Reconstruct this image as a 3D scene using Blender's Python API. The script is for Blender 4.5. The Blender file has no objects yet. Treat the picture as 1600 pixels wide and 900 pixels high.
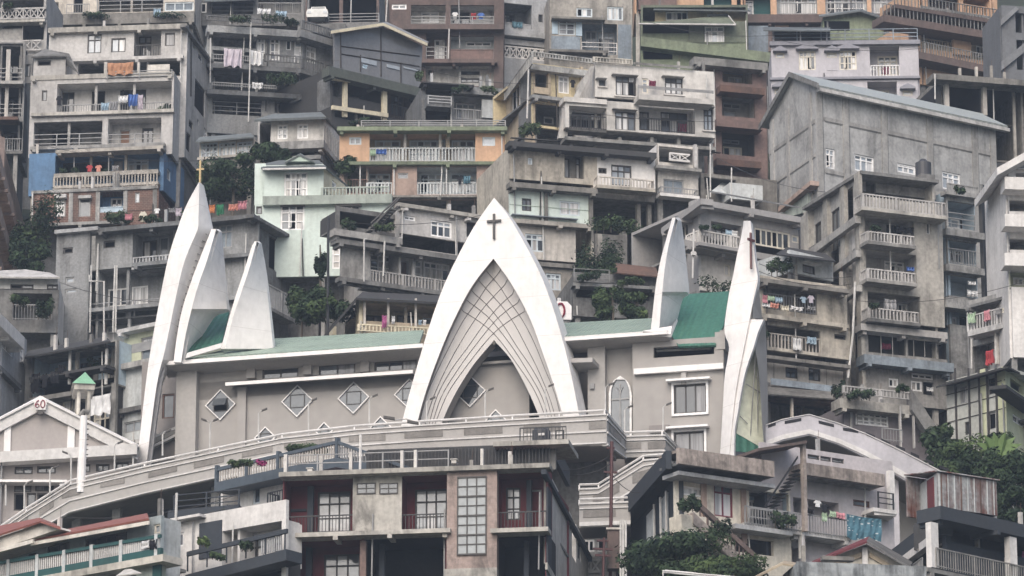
import bpy, math, random
from mathutils import Vector
random.seed(7)
S = bpy.context.scene
COL = S.collection
# ------------------------------------------------------------------ camera model: turns a spot of the photograph plus a distance into a world point
FPX = 7000.0
PH = math.atan(0.28)
CP, SP = math.cos(PH), math.sin(PH)
def ray(px, py):
    a = (px-800)/FPX; b = (450-py)/FPX
    y = CP-b*SP; z = SP+b*CP
    return Vector((a/y, 1.0, z/y))
def P(px, py, d):
    return ray(px, py)*d
def ground_z(y):
    if y < 70: return -2.0
    if y < 205: return -2.0+(y-70)*0.252
    if y < 500: return 32.0+(y-205)*0.55
    return 194.25
# ------------------------------------------------------------------ materials
MATS = {}
def lin(c):
    return tuple((v/12.92 if v <= 0.04045 else ((v+0.055)/1.055)**2.4) for v in c)
def plaster(name, col, stain=0.45, rough=0.9, dirt=(0.055, 0.052, 0.048), streak=1.0, bump=0.25, spec=0.25, fine=5.0, patch=0.8, thr=0.54, off=0.0):
    """painted or bare render: base colour, blotches and vertical rain streaks fixed to the surface"""
    if name in MATS: return MATS[name]
    m = bpy.data.materials.new(name); m.use_nodes = True
    nt = m.node_tree; N = nt.nodes; L = nt.links
    bs = N['Principled BSDF']
    g = N.new('ShaderNodeNewGeometry')
    mp = N.new('ShaderNodeMapping'); mp.inputs['Scale'].default_value = (1.7, 1.7, 0.16)
    L.new(g.outputs['Position'], mp.inputs['Vector'])
    n1 = N.new('ShaderNodeTexNoise'); n1.inputs['Scale'].default_value = 0.45; n1.inputs['Detail'].default_value = 6; n1.inputs['Roughness'].default_value = 0.65
    n2 = N.new('ShaderNodeTexNoise'); n2.inputs['Scale'].default_value = 1.0; n2.inputs['Detail'].default_value = 5; n2.inputs['Roughness'].default_value = 0.7
    n3 = N.new('ShaderNodeTexNoise'); n3.inputs['Scale'].default_value = fine; n3.inputs['Detail'].default_value = 5
    L.new(g.outputs['Position'], n1.inputs['Vector']); L.new(mp.outputs['Vector'], n2.inputs['Vector']); L.new(g.outputs['Position'], n3.inputs['Vector'])
    a = N.new('ShaderNodeMath'); a.operation = 'MULTIPLY_ADD'
    L.new(n2.outputs['Fac'], a.inputs[0]); a.inputs[1].default_value = streak*0.9
    L.new(n1.outputs['Fac'], a.inputs[2])
    r = N.new('ShaderNodeMapRange'); r.inputs['From Min'].default_value = 0.5+0.36*streak; r.inputs['From Max'].default_value = 0.78+0.5*streak
    r.inputs['To Max'].default_value = stain*1.5; L.new(a.outputs[0], r.inputs['Value'])
    mx = N.new('ShaderNodeMix'); mx.data_type = 'RGBA'
    mx.inputs[6].default_value = (*col, 1); mx.inputs[7].default_value = (*dirt, 1)
    L.new(r.outputs[0], mx.inputs[0])
    v = N.new('ShaderNodeMapRange'); v.inputs['From Min'].default_value = 0.3; v.inputs['From Max'].default_value = 0.7
    v.inputs['To Min'].default_value = 1-0.38*min(stain, 0.8)-0.03; v.inputs['To Max'].default_value = 1+0.2*min(stain, 0.8)+0.02
    L.new(n3.outputs['Fac'], v.inputs['Value'])
    hs = N.new('ShaderNodeHueSaturation'); L.new(v.outputs[0], hs.inputs['Value']); L.new(mx.outputs[2], hs.inputs['Color'])
    L.new(hs.outputs[0], bs.inputs['Base Color'])
    if stain >= 0.3:                                     # soot and mould patches, and a slightly different batch of cement on every piece
        n4 = N.new('ShaderNodeTexNoise'); n4.inputs['Scale'].default_value = patch; n4.inputs['Detail'].default_value = 8; n4.inputs['Roughness'].default_value = 0.75; n4.inputs['Distortion'].default_value = 0.6
        mp4 = N.new('ShaderNodeMapping'); mp4.inputs['Scale'].default_value = (1, 1, 0.5); mp4.inputs['Location'].default_value = (off, off*.7, off*.3); L.new(g.outputs['Position'], mp4.inputs['Vector']); L.new(mp4.outputs[0], n4.inputs['Vector'])
        r4 = N.new('ShaderNodeMapRange'); r4.inputs['From Min'].default_value = thr; r4.inputs['From Max'].default_value = thr+0.14; r4.inputs['To Max'].default_value = min(0.85, stain*1.25); L.new(n4.outputs['Fac'], r4.inputs['Value'])
        m4 = N.new('ShaderNodeMix'); m4.data_type = 'RGBA'; m4.inputs[7].default_value = (*[d*0.9 for d in dirt], 1); L.new(r4.outputs[0], m4.inputs[0])
        oi = N.new('ShaderNodeObjectInfo'); rr = N.new('ShaderNodeMapRange'); rr.inputs['To Min'].default_value = 0.84; rr.inputs['To Max'].default_value = 1.14; L.new(oi.outputs['Random'], rr.inputs['Value'])
        h2 = N.new('ShaderNodeHueSaturation'); L.new(rr.outputs[0], h2.inputs['Value']); L.new(hs.outputs[0], h2.inputs['Color']); L.new(h2.outputs[0], m4.inputs[6]); L.new(m4.outputs[2], bs.inputs['Base Color'])
    bs.inputs['Roughness'].default_value = rough; bs.inputs['Specular IOR Level'].default_value = spec
    b = N.new('ShaderNodeBump'); b.inputs['Strength'].default_value = bump; b.inputs['Distance'].default_value = 0.03
    L.new(n3.outputs['Fac'], b.inputs['Height']); L.new(b.outputs[0], bs.inputs['Normal'])
    MATS[name] = m
    return m
def plain(name, col, rough=0.6, spec=0.4, metal=0.0):
    if name in MATS: return MATS[name]
    m = bpy.data.materials.new(name); m.use_nodes = True
    nt = m.node_tree; bs = nt.nodes['Principled BSDF']
    n = nt.nodes.new('ShaderNodeTexNoise'); n.inputs['Scale'].default_value = 3.0; n.inputs['Detail'].default_value = 4
    g = nt.nodes.new('ShaderNodeNewGeometry'); nt.links.new(g.outputs['Position'], n.inputs['Vector'])
    v = nt.nodes.new('ShaderNodeMapRange'); v.inputs['From Min'].default_value = 0.3; v.inputs['From Max'].default_value = 0.7; v.inputs['To Min'].default_value = 0.82; v.inputs['To Max'].default_value = 1.12
    nt.links.new(n.outputs['Fac'], v.inputs['Value'])
    hs = nt.nodes.new('ShaderNodeHueSaturation'); hs.inputs['Color'].default_value = (*col, 1)
    nt.links.new(v.outputs[0], hs.inputs['Value']); nt.links.new(hs.outputs[0], bs.inputs['Base Color'])
    bs.inputs['Roughness'].default_value = rough; bs.inputs['Specular IOR Level'].default_value = spec; bs.inputs['Metallic'].default_value = metal
    MATS[name] = m
    return m
def ribbed(name, col, ang, pitch=0.25, stain=0.3, rough=0.5, rust=(0.12, 0.045, 0.025), horiz=True):
    """corrugated sheet: ribs run up the slope, ang = yaw of the wall the sheet belongs to"""
    if name in MATS: return MATS[name]
    m = plaster(name, col, stain, rough, dirt=rust, streak=0.5)
    nt = m.node_tree; N = nt.nodes; L = nt.links; bs = N['Principled BSDF']
    g = N.new('ShaderNodeNewGeometry'); mp = N.new('ShaderNodeMapping'); mp.inputs['Rotation'].default_value = (0, 0, -ang)
    L.new(g.outputs['Position'], mp.inputs['Vector'])
    w = N.new('ShaderNodeTexWave'); w.wave_type = 'BANDS'; w.bands_direction = 'X'; w.inputs['Scale'].default_value = 0.314/pitch
    L.new(mp.outputs['Vector'], w.inputs['Vector'])
    b = N.new('ShaderNodeBump'); b.inputs['Strength'].default_value = 0.8; b.inputs['Distance'].default_value = 0.06
    L.new(w.outputs['Fac'], b.inputs['Height']); L.new(b.outputs[0], bs.inputs['Normal'])
    return m
def brick(name, c1, c2, mortar, ang):
    if name in MATS: return MATS[name]
    m = plaster(name, c1, 0.5)
    nt = m.node_tree; N = nt.nodes; L = nt.links; bs = N['Principled BSDF']
    g = N.new('ShaderNodeNewGeometry'); mp = N.new('ShaderNodeMapping'); mp.inputs['Rotation'].default_value = (0, 0, -ang)
    L.new(g.outputs['Position'], mp.inputs['Vector'])
    s = N.new('ShaderNodeSeparateXYZ'); c = N.new('ShaderNodeCombineXYZ'); L.new(mp.outputs[0], s.inputs[0])
    L.new(s.outputs[0], c.inputs[0]); L.new(s.outputs[2], c.inputs[1])
    t = N.new('ShaderNodeTexBrick'); t.inputs['Color1'].default_value = (*c1, 1); t.inputs['Color2'].default_value = (*c2, 1); t.inputs['Mortar'].default_value = (*mortar, 1)
    t.inputs['Scale'].default_value = 2.0; t.inputs['Mortar Size'].default_value = 0.025; L.new(c.outputs[0], t.inputs['Vector'])
    hs = [n for n in N if n.type == 'HUE_SAT'][0]; mx = [n for n in N if n.type == 'MIX'][0]
    L.new(t.outputs['Color'], mx.inputs[6])
    MATS[name] = m
    return m
def leafy(name, c1, c2, scale=0.9):
    if name in MATS: return MATS[name]
    m = bpy.data.materials.new(name); m.use_nodes = True
    nt = m.node_tree; N = nt.nodes; L = nt.links; bs = N['Principled BSDF']
    g = N.new('ShaderNodeNewGeometry'); n = N.new('ShaderNodeTexNoise'); n.inputs['Scale'].default_value = scale; n.inputs['Detail'].default_value = 5
    L.new(g.outputs['Position'], n.inputs['Vector'])
    r = N.new('ShaderNodeValToRGB'); r.color_ramp.elements[0].position = 0.38; r.color_ramp.elements[1].position = 0.64
    r.color_ramp.elements[0].color = (*c1, 1); r.color_ramp.elements[1].color = (*c2, 1)
    L.new(n.outputs['Fac'], r.inputs[0]); L.new(r.outputs[0], bs.inputs['Base Color'])
    bs.inputs['Roughness'].default_value = 0.7; bs.inputs['Specular IOR Level'].default_value = 0.15
    MATS[name] = m
    return m
def curtain(name, col, s=2.2):
    if name in MATS: return MATS[name]
    m = bpy.data.materials.new(name); m.use_nodes = True
    nt = m.node_tree; N = nt.nodes; L = nt.links; bs = N['Principled BSDF']
    g = N.new('ShaderNodeNewGeometry'); mp = N.new('ShaderNodeMapping'); mp.inputs['Scale'].default_value = (1, 1, 0.05); L.new(g.outputs['Position'], mp.inputs[0])
    n = N.new('ShaderNodeTexNoise'); n.inputs['Scale'].default_value = s*2.4; n.inputs['Detail'].default_value = 3; L.new(mp.outputs[0], n.inputs['Vector'])
    r = N.new('ShaderNodeValToRGB'); r.color_ramp.elements[0].position = 0.36; r.color_ramp.elements[1].position = 0.55
    r.color_ramp.elements[0].color = (*[c*0.5 for c in col], 1); r.color_ramp.elements[1].color = (*col, 1)
    L.new(n.outputs['Fac'], r.inputs[0]); L.new(r.outputs[0], bs.inputs['Base Color'])
    bs.inputs['Roughness'].default_value = 0.35; bs.inputs['Coat Weight'].default_value = 0.6; bs.inputs['Coat Roughness'].default_value = 0.05
    MATS[name] = m
    return m
# wall and trim paints (short keys)
PAL = dict(
 conc=((0.33, 0.32, 0.305), 0.5), concd=((0.2, 0.197, 0.192), 0.6), concl=((0.47, 0.455, 0.44), 0.36), concw=((0.41, 0.39, 0.355), 0.5),
 white=((0.66, 0.64, 0.62), 0.25), offw=((0.55, 0.52, 0.48), 0.35), cream=((0.62, 0.56, 0.42), 0.25), yell=((0.54, 0.46, 0.30), 0.4),
 pink=((0.38, 0.285, 0.24), 0.3), orange=((0.50, 0.325, 0.215), 0.25), mint=((0.56, 0.635, 0.59), 0.16), mintd=((0.40, 0.48, 0.42), 0.3),
 blue=((0.13, 0.235, 0.39), 0.35), lblue=((0.44, 0.54, 0.62), 0.25), bgrey=((0.24, 0.28, 0.32), 0.45), slate=((0.055, 0.062, 0.075), 0.2),
 brown=((0.135, 0.10, 0.09), 0.45), rbrown=((0.19, 0.13, 0.115), 0.45), maroon=((0.14, 0.036, 0.042), 0.15), green=((0.16, 0.18, 0.135), 0.45),
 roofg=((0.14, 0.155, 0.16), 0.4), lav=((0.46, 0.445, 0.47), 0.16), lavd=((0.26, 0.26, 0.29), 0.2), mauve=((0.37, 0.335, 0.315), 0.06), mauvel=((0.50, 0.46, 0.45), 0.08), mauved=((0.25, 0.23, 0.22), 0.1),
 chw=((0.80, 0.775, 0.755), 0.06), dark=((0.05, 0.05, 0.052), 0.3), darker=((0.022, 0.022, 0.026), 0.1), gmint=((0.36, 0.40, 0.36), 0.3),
 ogreen=((0.19, 0.22, 0.15), 0.5), tan=((0.42, 0.35, 0.26), 0.35), purp=((0.2, 0.18, 0.19), 0.25), teal=((0.03, 0.09, 0.09), 0.25), gwhite=((0.5, 0.52, 0.52), 0.3),
 sky=((0.55, 0.62, 0.68), 0.15), rust=((0.15, 0.09, 0.07), 0.6), yg=((0.52, 0.54, 0.40), 0.2))
VARY = ('conc', 'concl', 'concw', 'concd', 'offw'); CUR = [0]
def K(k):
    if not isinstance(k, str): return k
    if k in VARY:
        v = CUR[0] % 5; kk = k+'_'+'abcde'[v]
        if kk in MATS: return MATS[kk]
        c, s = PAL[k]; V5 = ((1, 1, 1), 0.8, 0.56, 1.0), ((1.2, 1.19, 1.16), 1.5, 0.60, 0.8), ((0.86, 0.9, 0.95), 0.5, 0.52, 1.1), ((1.05, 1.01, 0.95), 1.1, 0.55, 1.15), ((1.08, 1.1, 1.12), 0.65, 0.5, 1.3)
        t, sc, th, st = V5[v]
        return plaster(kk, tuple(a*b for a, b in zip(c, t)), s, patch=sc, thr=th, off=v*37.0, streak=st, fine=(5, 3, 7, 4, 6)[v])
    if k in MATS: return MATS[k]
    if k in PAL:
        c, s = PAL[k]
        return plaster(k, c, s)
    raise KeyError(k)
plain('fw', (0.78, 0.77, 0.76), 0.5); plain('fd', (0.05, 0.045, 0.042), 0.5); plain('fg', (0.28, 0.28, 0.28), 0.5); plain('fb', (0.1, 0.045, 0.03), 0.5); plain('fm', (0.17, 0.035, 0.05), 0.5)
plain('fwc', (0.62, 0.58, 0.5), 0.5); plain('fwb', (0.5, 0.55, 0.58), 0.5); plain('wht', (0.62, 0.61, 0.60), 0.6); plain('blk', (0.03, 0.03, 0.032), 0.5); plain('gry', (0.26, 0.26, 0.26), 0.6); plain('pipew', (0.5, 0.49, 0.47), 0.5)
plain('open', (0.006, 0.006, 0.008), 0.9, 0.0); plain('goldm', (0.45, 0.33, 0.16), 0.4); plain('wood', (0.22, 0.12, 0.075), 0.7)
plain('glass', (0.03, 0.034, 0.04), 0.06, 0.8); plain('glassm', (0.10, 0.11, 0.12), 0.08, 0.8); plain('glassl', (0.33, 0.36, 0.39), 0.1, 0.9)
plain('pale', (0.62, 0.62, 0.63), .15, .6); curtain('curt', (0.62, 0.61, 0.60)); curtain('curt2', (0.42, 0.40, 0.38)); curtain('curtg', (0.2, 0.2, 0.21))
# ------------------------------------------------------------------ mesh building
class MB:
    def __init__(s): s.v = []; s.f = []; s.m = []; s.mats = []
    def mi(s, mat):
        mat = K(mat)
        if mat not in s.mats: s.mats.append(mat)
        return s.mats.index(mat)
    def face(s, pts, mat):
        i = len(s.v); s.v += [tuple(p) for p in pts]; s.f.append(tuple(range(i, i+len(pts)))); s.m.append(s.mi(mat))
    def hexa(s, c, mat):
        """c: 8 corners, bottom ring then top ring"""
        i = len(s.v); s.v += [tuple(p) for p in c]; k = s.mi(mat)
        for q in ((3, 2, 1, 0), (4, 5, 6, 7), (0, 1, 5, 4), (1, 2, 6, 5), (2, 3, 7, 6), (3, 0, 4, 7)):
            s.f.append(tuple(i+a for a in q)); s.m.append(k)
    def box(s, fr, u0, u1, w0, w1, z0, z1, mat):
        s.hexa([fr.pt(u, w, z) for z in (z0, z1) for u, w in ((u0, w1), (u1, w1), (u1, w0), (u0, w0))], mat)
    def prism(s, fr, uz, w0, w1, mat):
        """polygon in the wall plane pushed from w0 to w1"""
        n = len(uz); A = [fr.pt(u, w1, z) for u, z in uz]; B = [fr.pt(u, w0, z) for u, z in uz]
        i = len(s.v); s.v += [tuple(p) for p in A+B]; k = s.mi(mat)
        s.f.append(tuple(range(i, i+n))); s.m.append(k)
        s.f.append(tuple(range(i+2*n-1, i+n-1, -1))); s.m.append(k)
        for a in range(n):
            b = (a+1) % n
            s.f.append((i+a, i+n+a, i+n+b, i+b)); s.m.append(k)
    def slabpoly(s, pts, off, mat):
        """any polygon of world points thickened by vector off"""
        n = len(pts); i = len(s.v); off = Vector(off); k = s.mi(mat)
        s.v += [tuple(p) for p in pts]+[tuple(Vector(p)+off) for p in pts]
        s.f.append(tuple(range(i, i+n))); s.m.append(k); s.f.append(tuple(range(i+2*n-1, i+n-1, -1))); s.m.append(k)
        for a in range(n):
            b = (a+1) % n
            s.f.append((i+a, i+n+a, i+n+b, i+b)); s.m.append(k)
    def tube(s, pts, r, mat, n=6, r1=None):
        pts = [Vector(p) for p in pts]; k = s.mi(mat); r1 = r if r1 is None else r1; rings = []
        for j, p in enumerate(pts):
            t = (pts[min(j+1, len(pts)-1)]-pts[max(j-1, 0)]).normalized()
            a = t.cross(Vector((0, 0, 1)) if abs(t.z) < 0.9 else Vector((1, 0, 0))).normalized(); b = t.cross(a)
            rr = r+(r1-r)*j/max(1, len(pts)-1); i = len(s.v); rings.append(i)
            for q in range(n):
                th = 2*math.pi*q/n
                s.v.append(tuple(p+a*rr*math.cos(th)+b*rr*math.sin(th)))
        for j in range(len(pts)-1):
            for q in range(n):
                q2 = (q+1) % n
                s.f.append((rings[j]+q, rings[j]+q2, rings[j+1]+q2, rings[j+1]+q)); s.m.append(k)
        s.f.append(tuple(rings[0]+q for q in range(n-1, -1, -1))); s.m.append(k)
        s.f.append(tuple(rings[-1]+q for q in range(n))); s.m.append(k)
    def build(s, name, parent=None, loc=None):
        me = bpy.data.meshes.new(name)
        o0 = Vector(loc) if loc is not None else (Vector(parent['_o']) if parent is not None else Vector((0, 0, 0)))
        me.from_pydata([tuple(Vector(p)-o0) for p in s.v], [], s.f)
        for m in s.mats: me.materials.append(m)
        me.polygons.foreach_set('material_index', s.m)
        me.update()
        o = bpy.data.objects.new(name, me); COL.objects.link(o)
        o['_o'] = tuple(o0)
        if parent is not None: o.parent = parent
        else: o.location = o0
        ORIG.append(o)
        return o
ORIG = []
def empty(name, loc):
    o = bpy.data.objects.new(name, None); COL.objects.link(o); o.location = loc; o['_o'] = tuple(loc); o.empty_display_size = 0.5; ORIG.append(o)
    return o
def tag(o, label, cat, group=None):
    o['label'] = label; o['category'] = cat
    if group: o['group'] = group
    return o
class Frame:
    """vertical plane: u runs to the right in the picture, w out of the wall, z up"""
    def __init__(s, O, U):
        s.O = Vector((O[0], O[1], 0)); s.U = Vector((U[0], U[1], 0)).normalized(); s.N = Vector((s.U.y, -s.U.x, 0)); s.yaw = math.atan2(s.U.y, s.U.x)
    @staticmethod
    def line(p0, p1, d, at=0):
        """a wall along the level line seen from photo point p0 to p1; d is the distance of p0 (at=0) or p1 (at=1)"""
        a = P(*(p1 if at else p0), d); r = ray(*(p0 if at else p1)); b = r*(a.z/r.z)
        p, q = (b, a) if at else (a, b)
        f = Frame(p, q-p); f.len = (q-p).length; f.z = a.z; f.end = q; f.start = p
        return f
    def pt(s, u, w, z): return Vector((s.O.x+s.U.x*u+s.N.x*w, s.O.y+s.U.y*u+s.N.y*w, z))
    def uv(s, px, py, w=0.0):
        r = ray(px, py); t = (w+s.N.dot(s.O))/(s.N.x*r.x+s.N.y)
        p = r*t; q = p-s.O
        return s.U.x*q.x+s.U.y*q.y, p.z
    def at(s, px, py, w=0.0): return s.pt(self_u(s, px, py, w), w, s.uv(px, py, w)[1])
def self_u(fr, px, py, w): return fr.uv(px, py, w)[0]
def holed(mb, fr, u0, u1, z0, z1, holes, w, th, mat):
    """wall with rectangular openings, front at w, thickness th"""
    us = sorted({u0, u1, *[min(max(h[i], u0), u1) for h in holes for i in (0, 1)]})
    zs = sorted({z0, z1, *[min(max(h[i], z0), z1) for h in holes for i in (2, 3)]})
    nu, nz = len(us)-1, len(zs)-1
    sol = [[True]*nz for _ in range(nu)]
    for i in range(nu):
        for j in range(nz):
            cu, cz = (us[i]+us[i+1])/2, (zs[j]+zs[j+1])/2
            for h in holes:
                if h[0] < cu < h[1] and h[2] < cz < h[3]: sol[i][j] = False
    for i in range(nu):
        for j in range(nz):
            if not sol[i][j]: continue
            a, b, c, d = us[i], us[i+1], zs[j], zs[j+1]
            mb.face([fr.pt(a, w, c), fr.pt(b, w, c), fr.pt(b, w, d), fr.pt(a, w, d)], mat)
            mb.face([fr.pt(b, w-th, c), fr.pt(a, w-th, c), fr.pt(a, w-th, d), fr.pt(b, w-th, d)], mat)
            for (di, dj, e) in ((-1, 0, (a, a, c, d)), (1, 0, (b, b, c, d)), (0, -1, (a, b, c, c)), (0, 1, (a, b, d, d))):
                x, y = i+di, j+dj
                if 0 <= x < nu and 0 <= y < nz and sol[x][y]: continue
                p = (fr.pt(e[0], w, e[2]), fr.pt(e[1], w, e[3])); q = (fr.pt(e[1], w-th, e[3]), fr.pt(e[0], w-th, e[2]))
                mb.face([p[0], q[1], q[0], p[1]] if (di, dj) in ((1, 0), (0, -1)) else [p[1], q[0], q[1], p[0]], mat)
FRM = {'w': 'fw', 'd': 'fd', 'g': 'fg', 'b': 'fb', 'm': 'fm'}
RW = random.Random(3); RP = random.Random(19)
def railing(mb, fr, u0, u1, w, z0, z1, spec, w2=None):
    """spec style:material ; w2 = also return pieces back to w2"""
    st, mt = spec.split(':')[:2]
    L = u1-u0
    runs = [('u', u0, u1)] + ([('w', w2, w, u0), ('w', w2, w, u1)] if w2 is not None else [])
    for r in runs:
        ax, a, b = r[0], r[1], r[2]
        def bx(p, q, t0, t1, za, zb):
            if ax == 'u': mb.box(fr, p, q, w+t0, w+t1, za, zb, mt)
            else: mb.box(fr, r[3]+t0, r[3]+t1, p, q, za, zb, mt)
        def post(c, hw, za, zb): bx(c-hw, c+hw, -hw, hw, za, zb)
        h = z1-z0; n = b-a
        if n < 0.15: continue
        if st == 'bal':
            bx(a, b, -0.06, 0.06, z1-0.08, z1); bx(a, b, -0.04, 0.04, z0, z0+0.05)
            k = max(2, int(n/0.215))
            for i in range(k+1):
                c = a+n*i/k
                post(c, 0.075 if i % 10 == 0 else 0.038, z0, z1-0.02)
        elif st == 'bar':
            bx(a, b, -0.03, 0.03, z1-0.06, z1); bx(a, b, -0.02, 0.02, z0+0.08, z0+0.12)
            k = max(2, int(n/0.17))
            for i in range(k+1): post(a+n*i/k, 0.03 if i % 8 == 0 else 0.016, z0, z1-0.02)
        elif st == 'pipe':
            for q in (0.33, 0.66, 1.0): bx(a, b, -0.025, 0.025, z0+h*q-0.05, z0+h*q)
            k = max(1, int(n/1.6))
            for i in range(k+1): post(a+n*i/k, 0.035, z0, z1)
        elif st == 'solid':
            bx(a, b, -0.07, 0.05, z0, z1-0.06); bx(a, b, -0.1, 0.08, z1-0.06, z1)
        elif st == 'lat':
            bx(a, b, -0.07, 0.07, z1-0.12, z1); bx(a, b, -0.07, 0.07, z0, z0+0.12)
            k = max(2, int(n/0.5))
            for i in range(k):
                c0, c1 = a+n*i/k, a+n*(i+1)/k
                if ax == 'u':
                    for (p, q) in ((c0, c1), (c1, c0)):
                        s_ = 1 if q > p else -1
                        mb.prism(fr, [(p, z0+0.1), (p+0.1*s_, z0+0.1), (q, z1-0.1), (q-0.1*s_, z1-0.1)][::s_], w-0.05, w+0.05, mt)
                post(c0, 0.05, z0, z1)
class B:
    """one building: an Empty at its base and parts placed by the walls it owns"""
    def __init__(s, name, label, cat, p0, p1, d, wall='conc', group=None, at=0, base=None):
        s.fr = Frame.line(p0, p1, d, at); s.wall = wall; s.W = s.fr.len; CUR[0] = RP.randrange(5)
        z = s.fr.z-8 if base is None else s.fr.uv((p0[0]+p1[0])/2, base)[1]
        c = s.fr.pt(s.W/2, -3, 0)
        s.root = empty(name, (c.x, c.y, max(ground_z(c.y)-1.0, z-14) if base is None else z)); tag(s.root, label, cat, group)
        s.ztop = s.fr.z; s.zbot = 1e9; s.L = s.R = None
        if cat == 'house': s.root.rotation_euler = (0, RP.uniform(-.007, .007), 0)
    def right(s, p, frm=None):
        s.R = Frame.line(frm or (0, 0), p, 1) if False else None
        a = s.fr.end; r = ray(*p); b = r*(a.z/r.z)
        f = Frame(a, b-a); f.len = (b-a).length; f.z = a.z; s.R = f
        return f
    def left(s, p):
        a = s.fr.start; r = ray(*p); b = r*(a.z/r.z)
        f = Frame(b, a-b); f.len = (a-b).length; f.z = a.z; s.L = f
        return f
    def part(s, name, mb, parent=None): return mb.build(name, parent or s.root)
    def rect(s, x0, y0, x1, y1, w=0.0, fr=None):
        fr = fr or s.fr
        u0, z1 = fr.uv(x0, y0, w); u1, z0 = fr.uv(x1, y1, w)
        return u0, u1, min(z0, z1-0.05), z1
    def window(s, fr, u0, u1, z0, z1, w, style):
        if style[0] == 'D':                                   # door leaf
            mb = MB(); t = 0.09; mt = style[1:] or 'wood'
            mb.box(fr, u0+t, u1-t, w-0.14, w-0.09, z0, z1-t, mt)
            mb.box(fr, u0+t*2, u1-t*2, w-0.09, w-0.075, z0+0.2, z0+(z1-z0)*0.45, mt); mb.box(fr, u0+t*2, u1-t*2, w-0.09, w-0.075, z0+(z1-z0)*0.52, z1-0.25, mt)
            d = s.part('door', mb)
            m2 = MB()
            for (a, b, c, e) in ((u0, u0+t, z0, z1), (u1-t, u1, z0, z1), (u0+t, u1-t, z1-t, z1)): m2.box(fr, a, b, w-0.16, w-0.05, c, e, 'fg')
            s.part('door_frame', m2, d); return
        fc, _, pt = style.partition('.'); pt = pt or 'm'
        fm = FRM[fc[0]]; fm = (('fw', 'fwc', 'fw', 'fwb', 'fw')[CUR[0] % 5] if fc[0] == 'w' else fm); n = int(fc[1]); tr = 't' in fc; mid = 'x' in fc or (fc[0] == 'w' and tr and RW.random() < .45)
        mb = MB(); t = min(0.105 if fc[0] == 'w' else 0.085, (u1-u0)/5); wf0, wf1 = w-0.15, w-0.06
        mb.box(fr, u0, u0+t, wf0, wf1, z0, z1, fm); mb.box(fr, u1-t, u1, wf0, wf1, z0, z1, fm)
        mb.box(fr, u0+t, u1-t, wf0, wf1, z1-t, z1, fm); mb.box(fr, u0+t, u1-t, wf0, wf1, z0, z0+t, fm)
        cs = [u0+t+(u1-u0-2*t)*i/n for i in range(n+1)]
        zt = z0+(z1-z0)*0.7
        for c in cs[1:-1]: mb.box(fr, c-t*0.42, c+t*0.42, wf0+0.01, wf1-0.01, z0+t, z1-t, fm)
        if tr: mb.box(fr, u0+t, u1-t, wf0+0.02, wf1-0.004, zt-t*0.45, zt+t*0.45, fm)
        if mid: mb.box(fr, u0+t, u1-t, wf0+0.02, wf1-0.004, (z0+zt)/2-t*0.3, (z0+zt)/2+t*0.3, fm)
        if 's' in fc: mb.box(fr, u0-0.12, u1+0.12, w+0.003, w+0.14, z0-0.1, z0-0.01, s.wall)
        if 'h' in fc: mb.box(fr, u0-0.2, u1+0.2, w+0.003, w+0.4, z1+0.05, z1+0.16, s.wall)
        if 'H' in fc:
            um = (u0+u1)/2
            mb.prism(fr, [(u0-0.2, z1+0.02), (u1+0.2, z1+0.02), (u1+0.2, z1+0.12), (um, z1+0.42), (u0-0.2, z1+0.12)], w+0.003, w+0.45, 'lavd')
        ope = RW.randrange(n) if pt in 'mc' and n >= 2 and RW.random() < .35 else None
        if ope is not None:
            a, b_ = cs[ope], cs[ope+1]; zb_ = zt if tr else z1-t; sg = -1 if ope < n/2 else 1; h = a if sg < 0 else b_; L_ = (b_-a)*.9
            e = h+(0.45*L_ if sg < 0 else -0.45*L_)
            for (q0, q1) in ((z0+t, z0+t+.06), (zb_-.06, zb_)): mb.hexa([fr.pt(x_, ww, zz) for zz in (q0, q1) for x_, ww in ((h, wf1), (e, wf1+L_*.85), (e+.03*sg, wf1+L_*.85), (h+.03*sg, wf1))], fm)
            mb.hexa([fr.pt(e+dx, wf1+L_*.85+dw, zz) for zz in (z0+t, zb_) for dx, dw in ((0, 0), (.05*sg, 0), (.05*sg, -.06), (0, -.06))], fm)
        o = s.part('window', mb)
        pm = MB()
        for i in range(n):
            a, b = cs[i], cs[i+1]
            segs = [(z0+t, zt), (zt, z1-t)] if tr else [(z0+t, z1-t)]
            for j, (za, zb) in enumerate(segs):
                if pt == 'c': m = RW.choice(['curt', 'curt', 'curt', 'curt2', 'glassm'])
                elif pt == 'g': m = RW.choice(['glass', 'glass', 'glassm', 'curtg'])
                elif pt == 'l': m = RW.choice(['glassl', 'glassl', 'curt'])
                elif pt == 'o': m = 'open'
                elif pt == 'b': m = 'bgrey'
                elif pt == 'p': m = RW.choice(['pale', 'pale', 'pale', 'glassl'])
                else: m = RW.choice(['curt', 'curt', 'curt2', 'glass', 'glassm', 'open'])
                if j == 0 and i == ope: m = 'open'
                if j == 1 and pt != 'o': m = RW.choice(['glassm', 'glassl', m])
                pm.face([fr.pt(a, w-0.12, za), fr.pt(b, w-0.12, za), fr.pt(b, w-0.12, zb), fr.pt(a, w-0.12, zb)], m)
        s.part('pane', pm, o)
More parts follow.
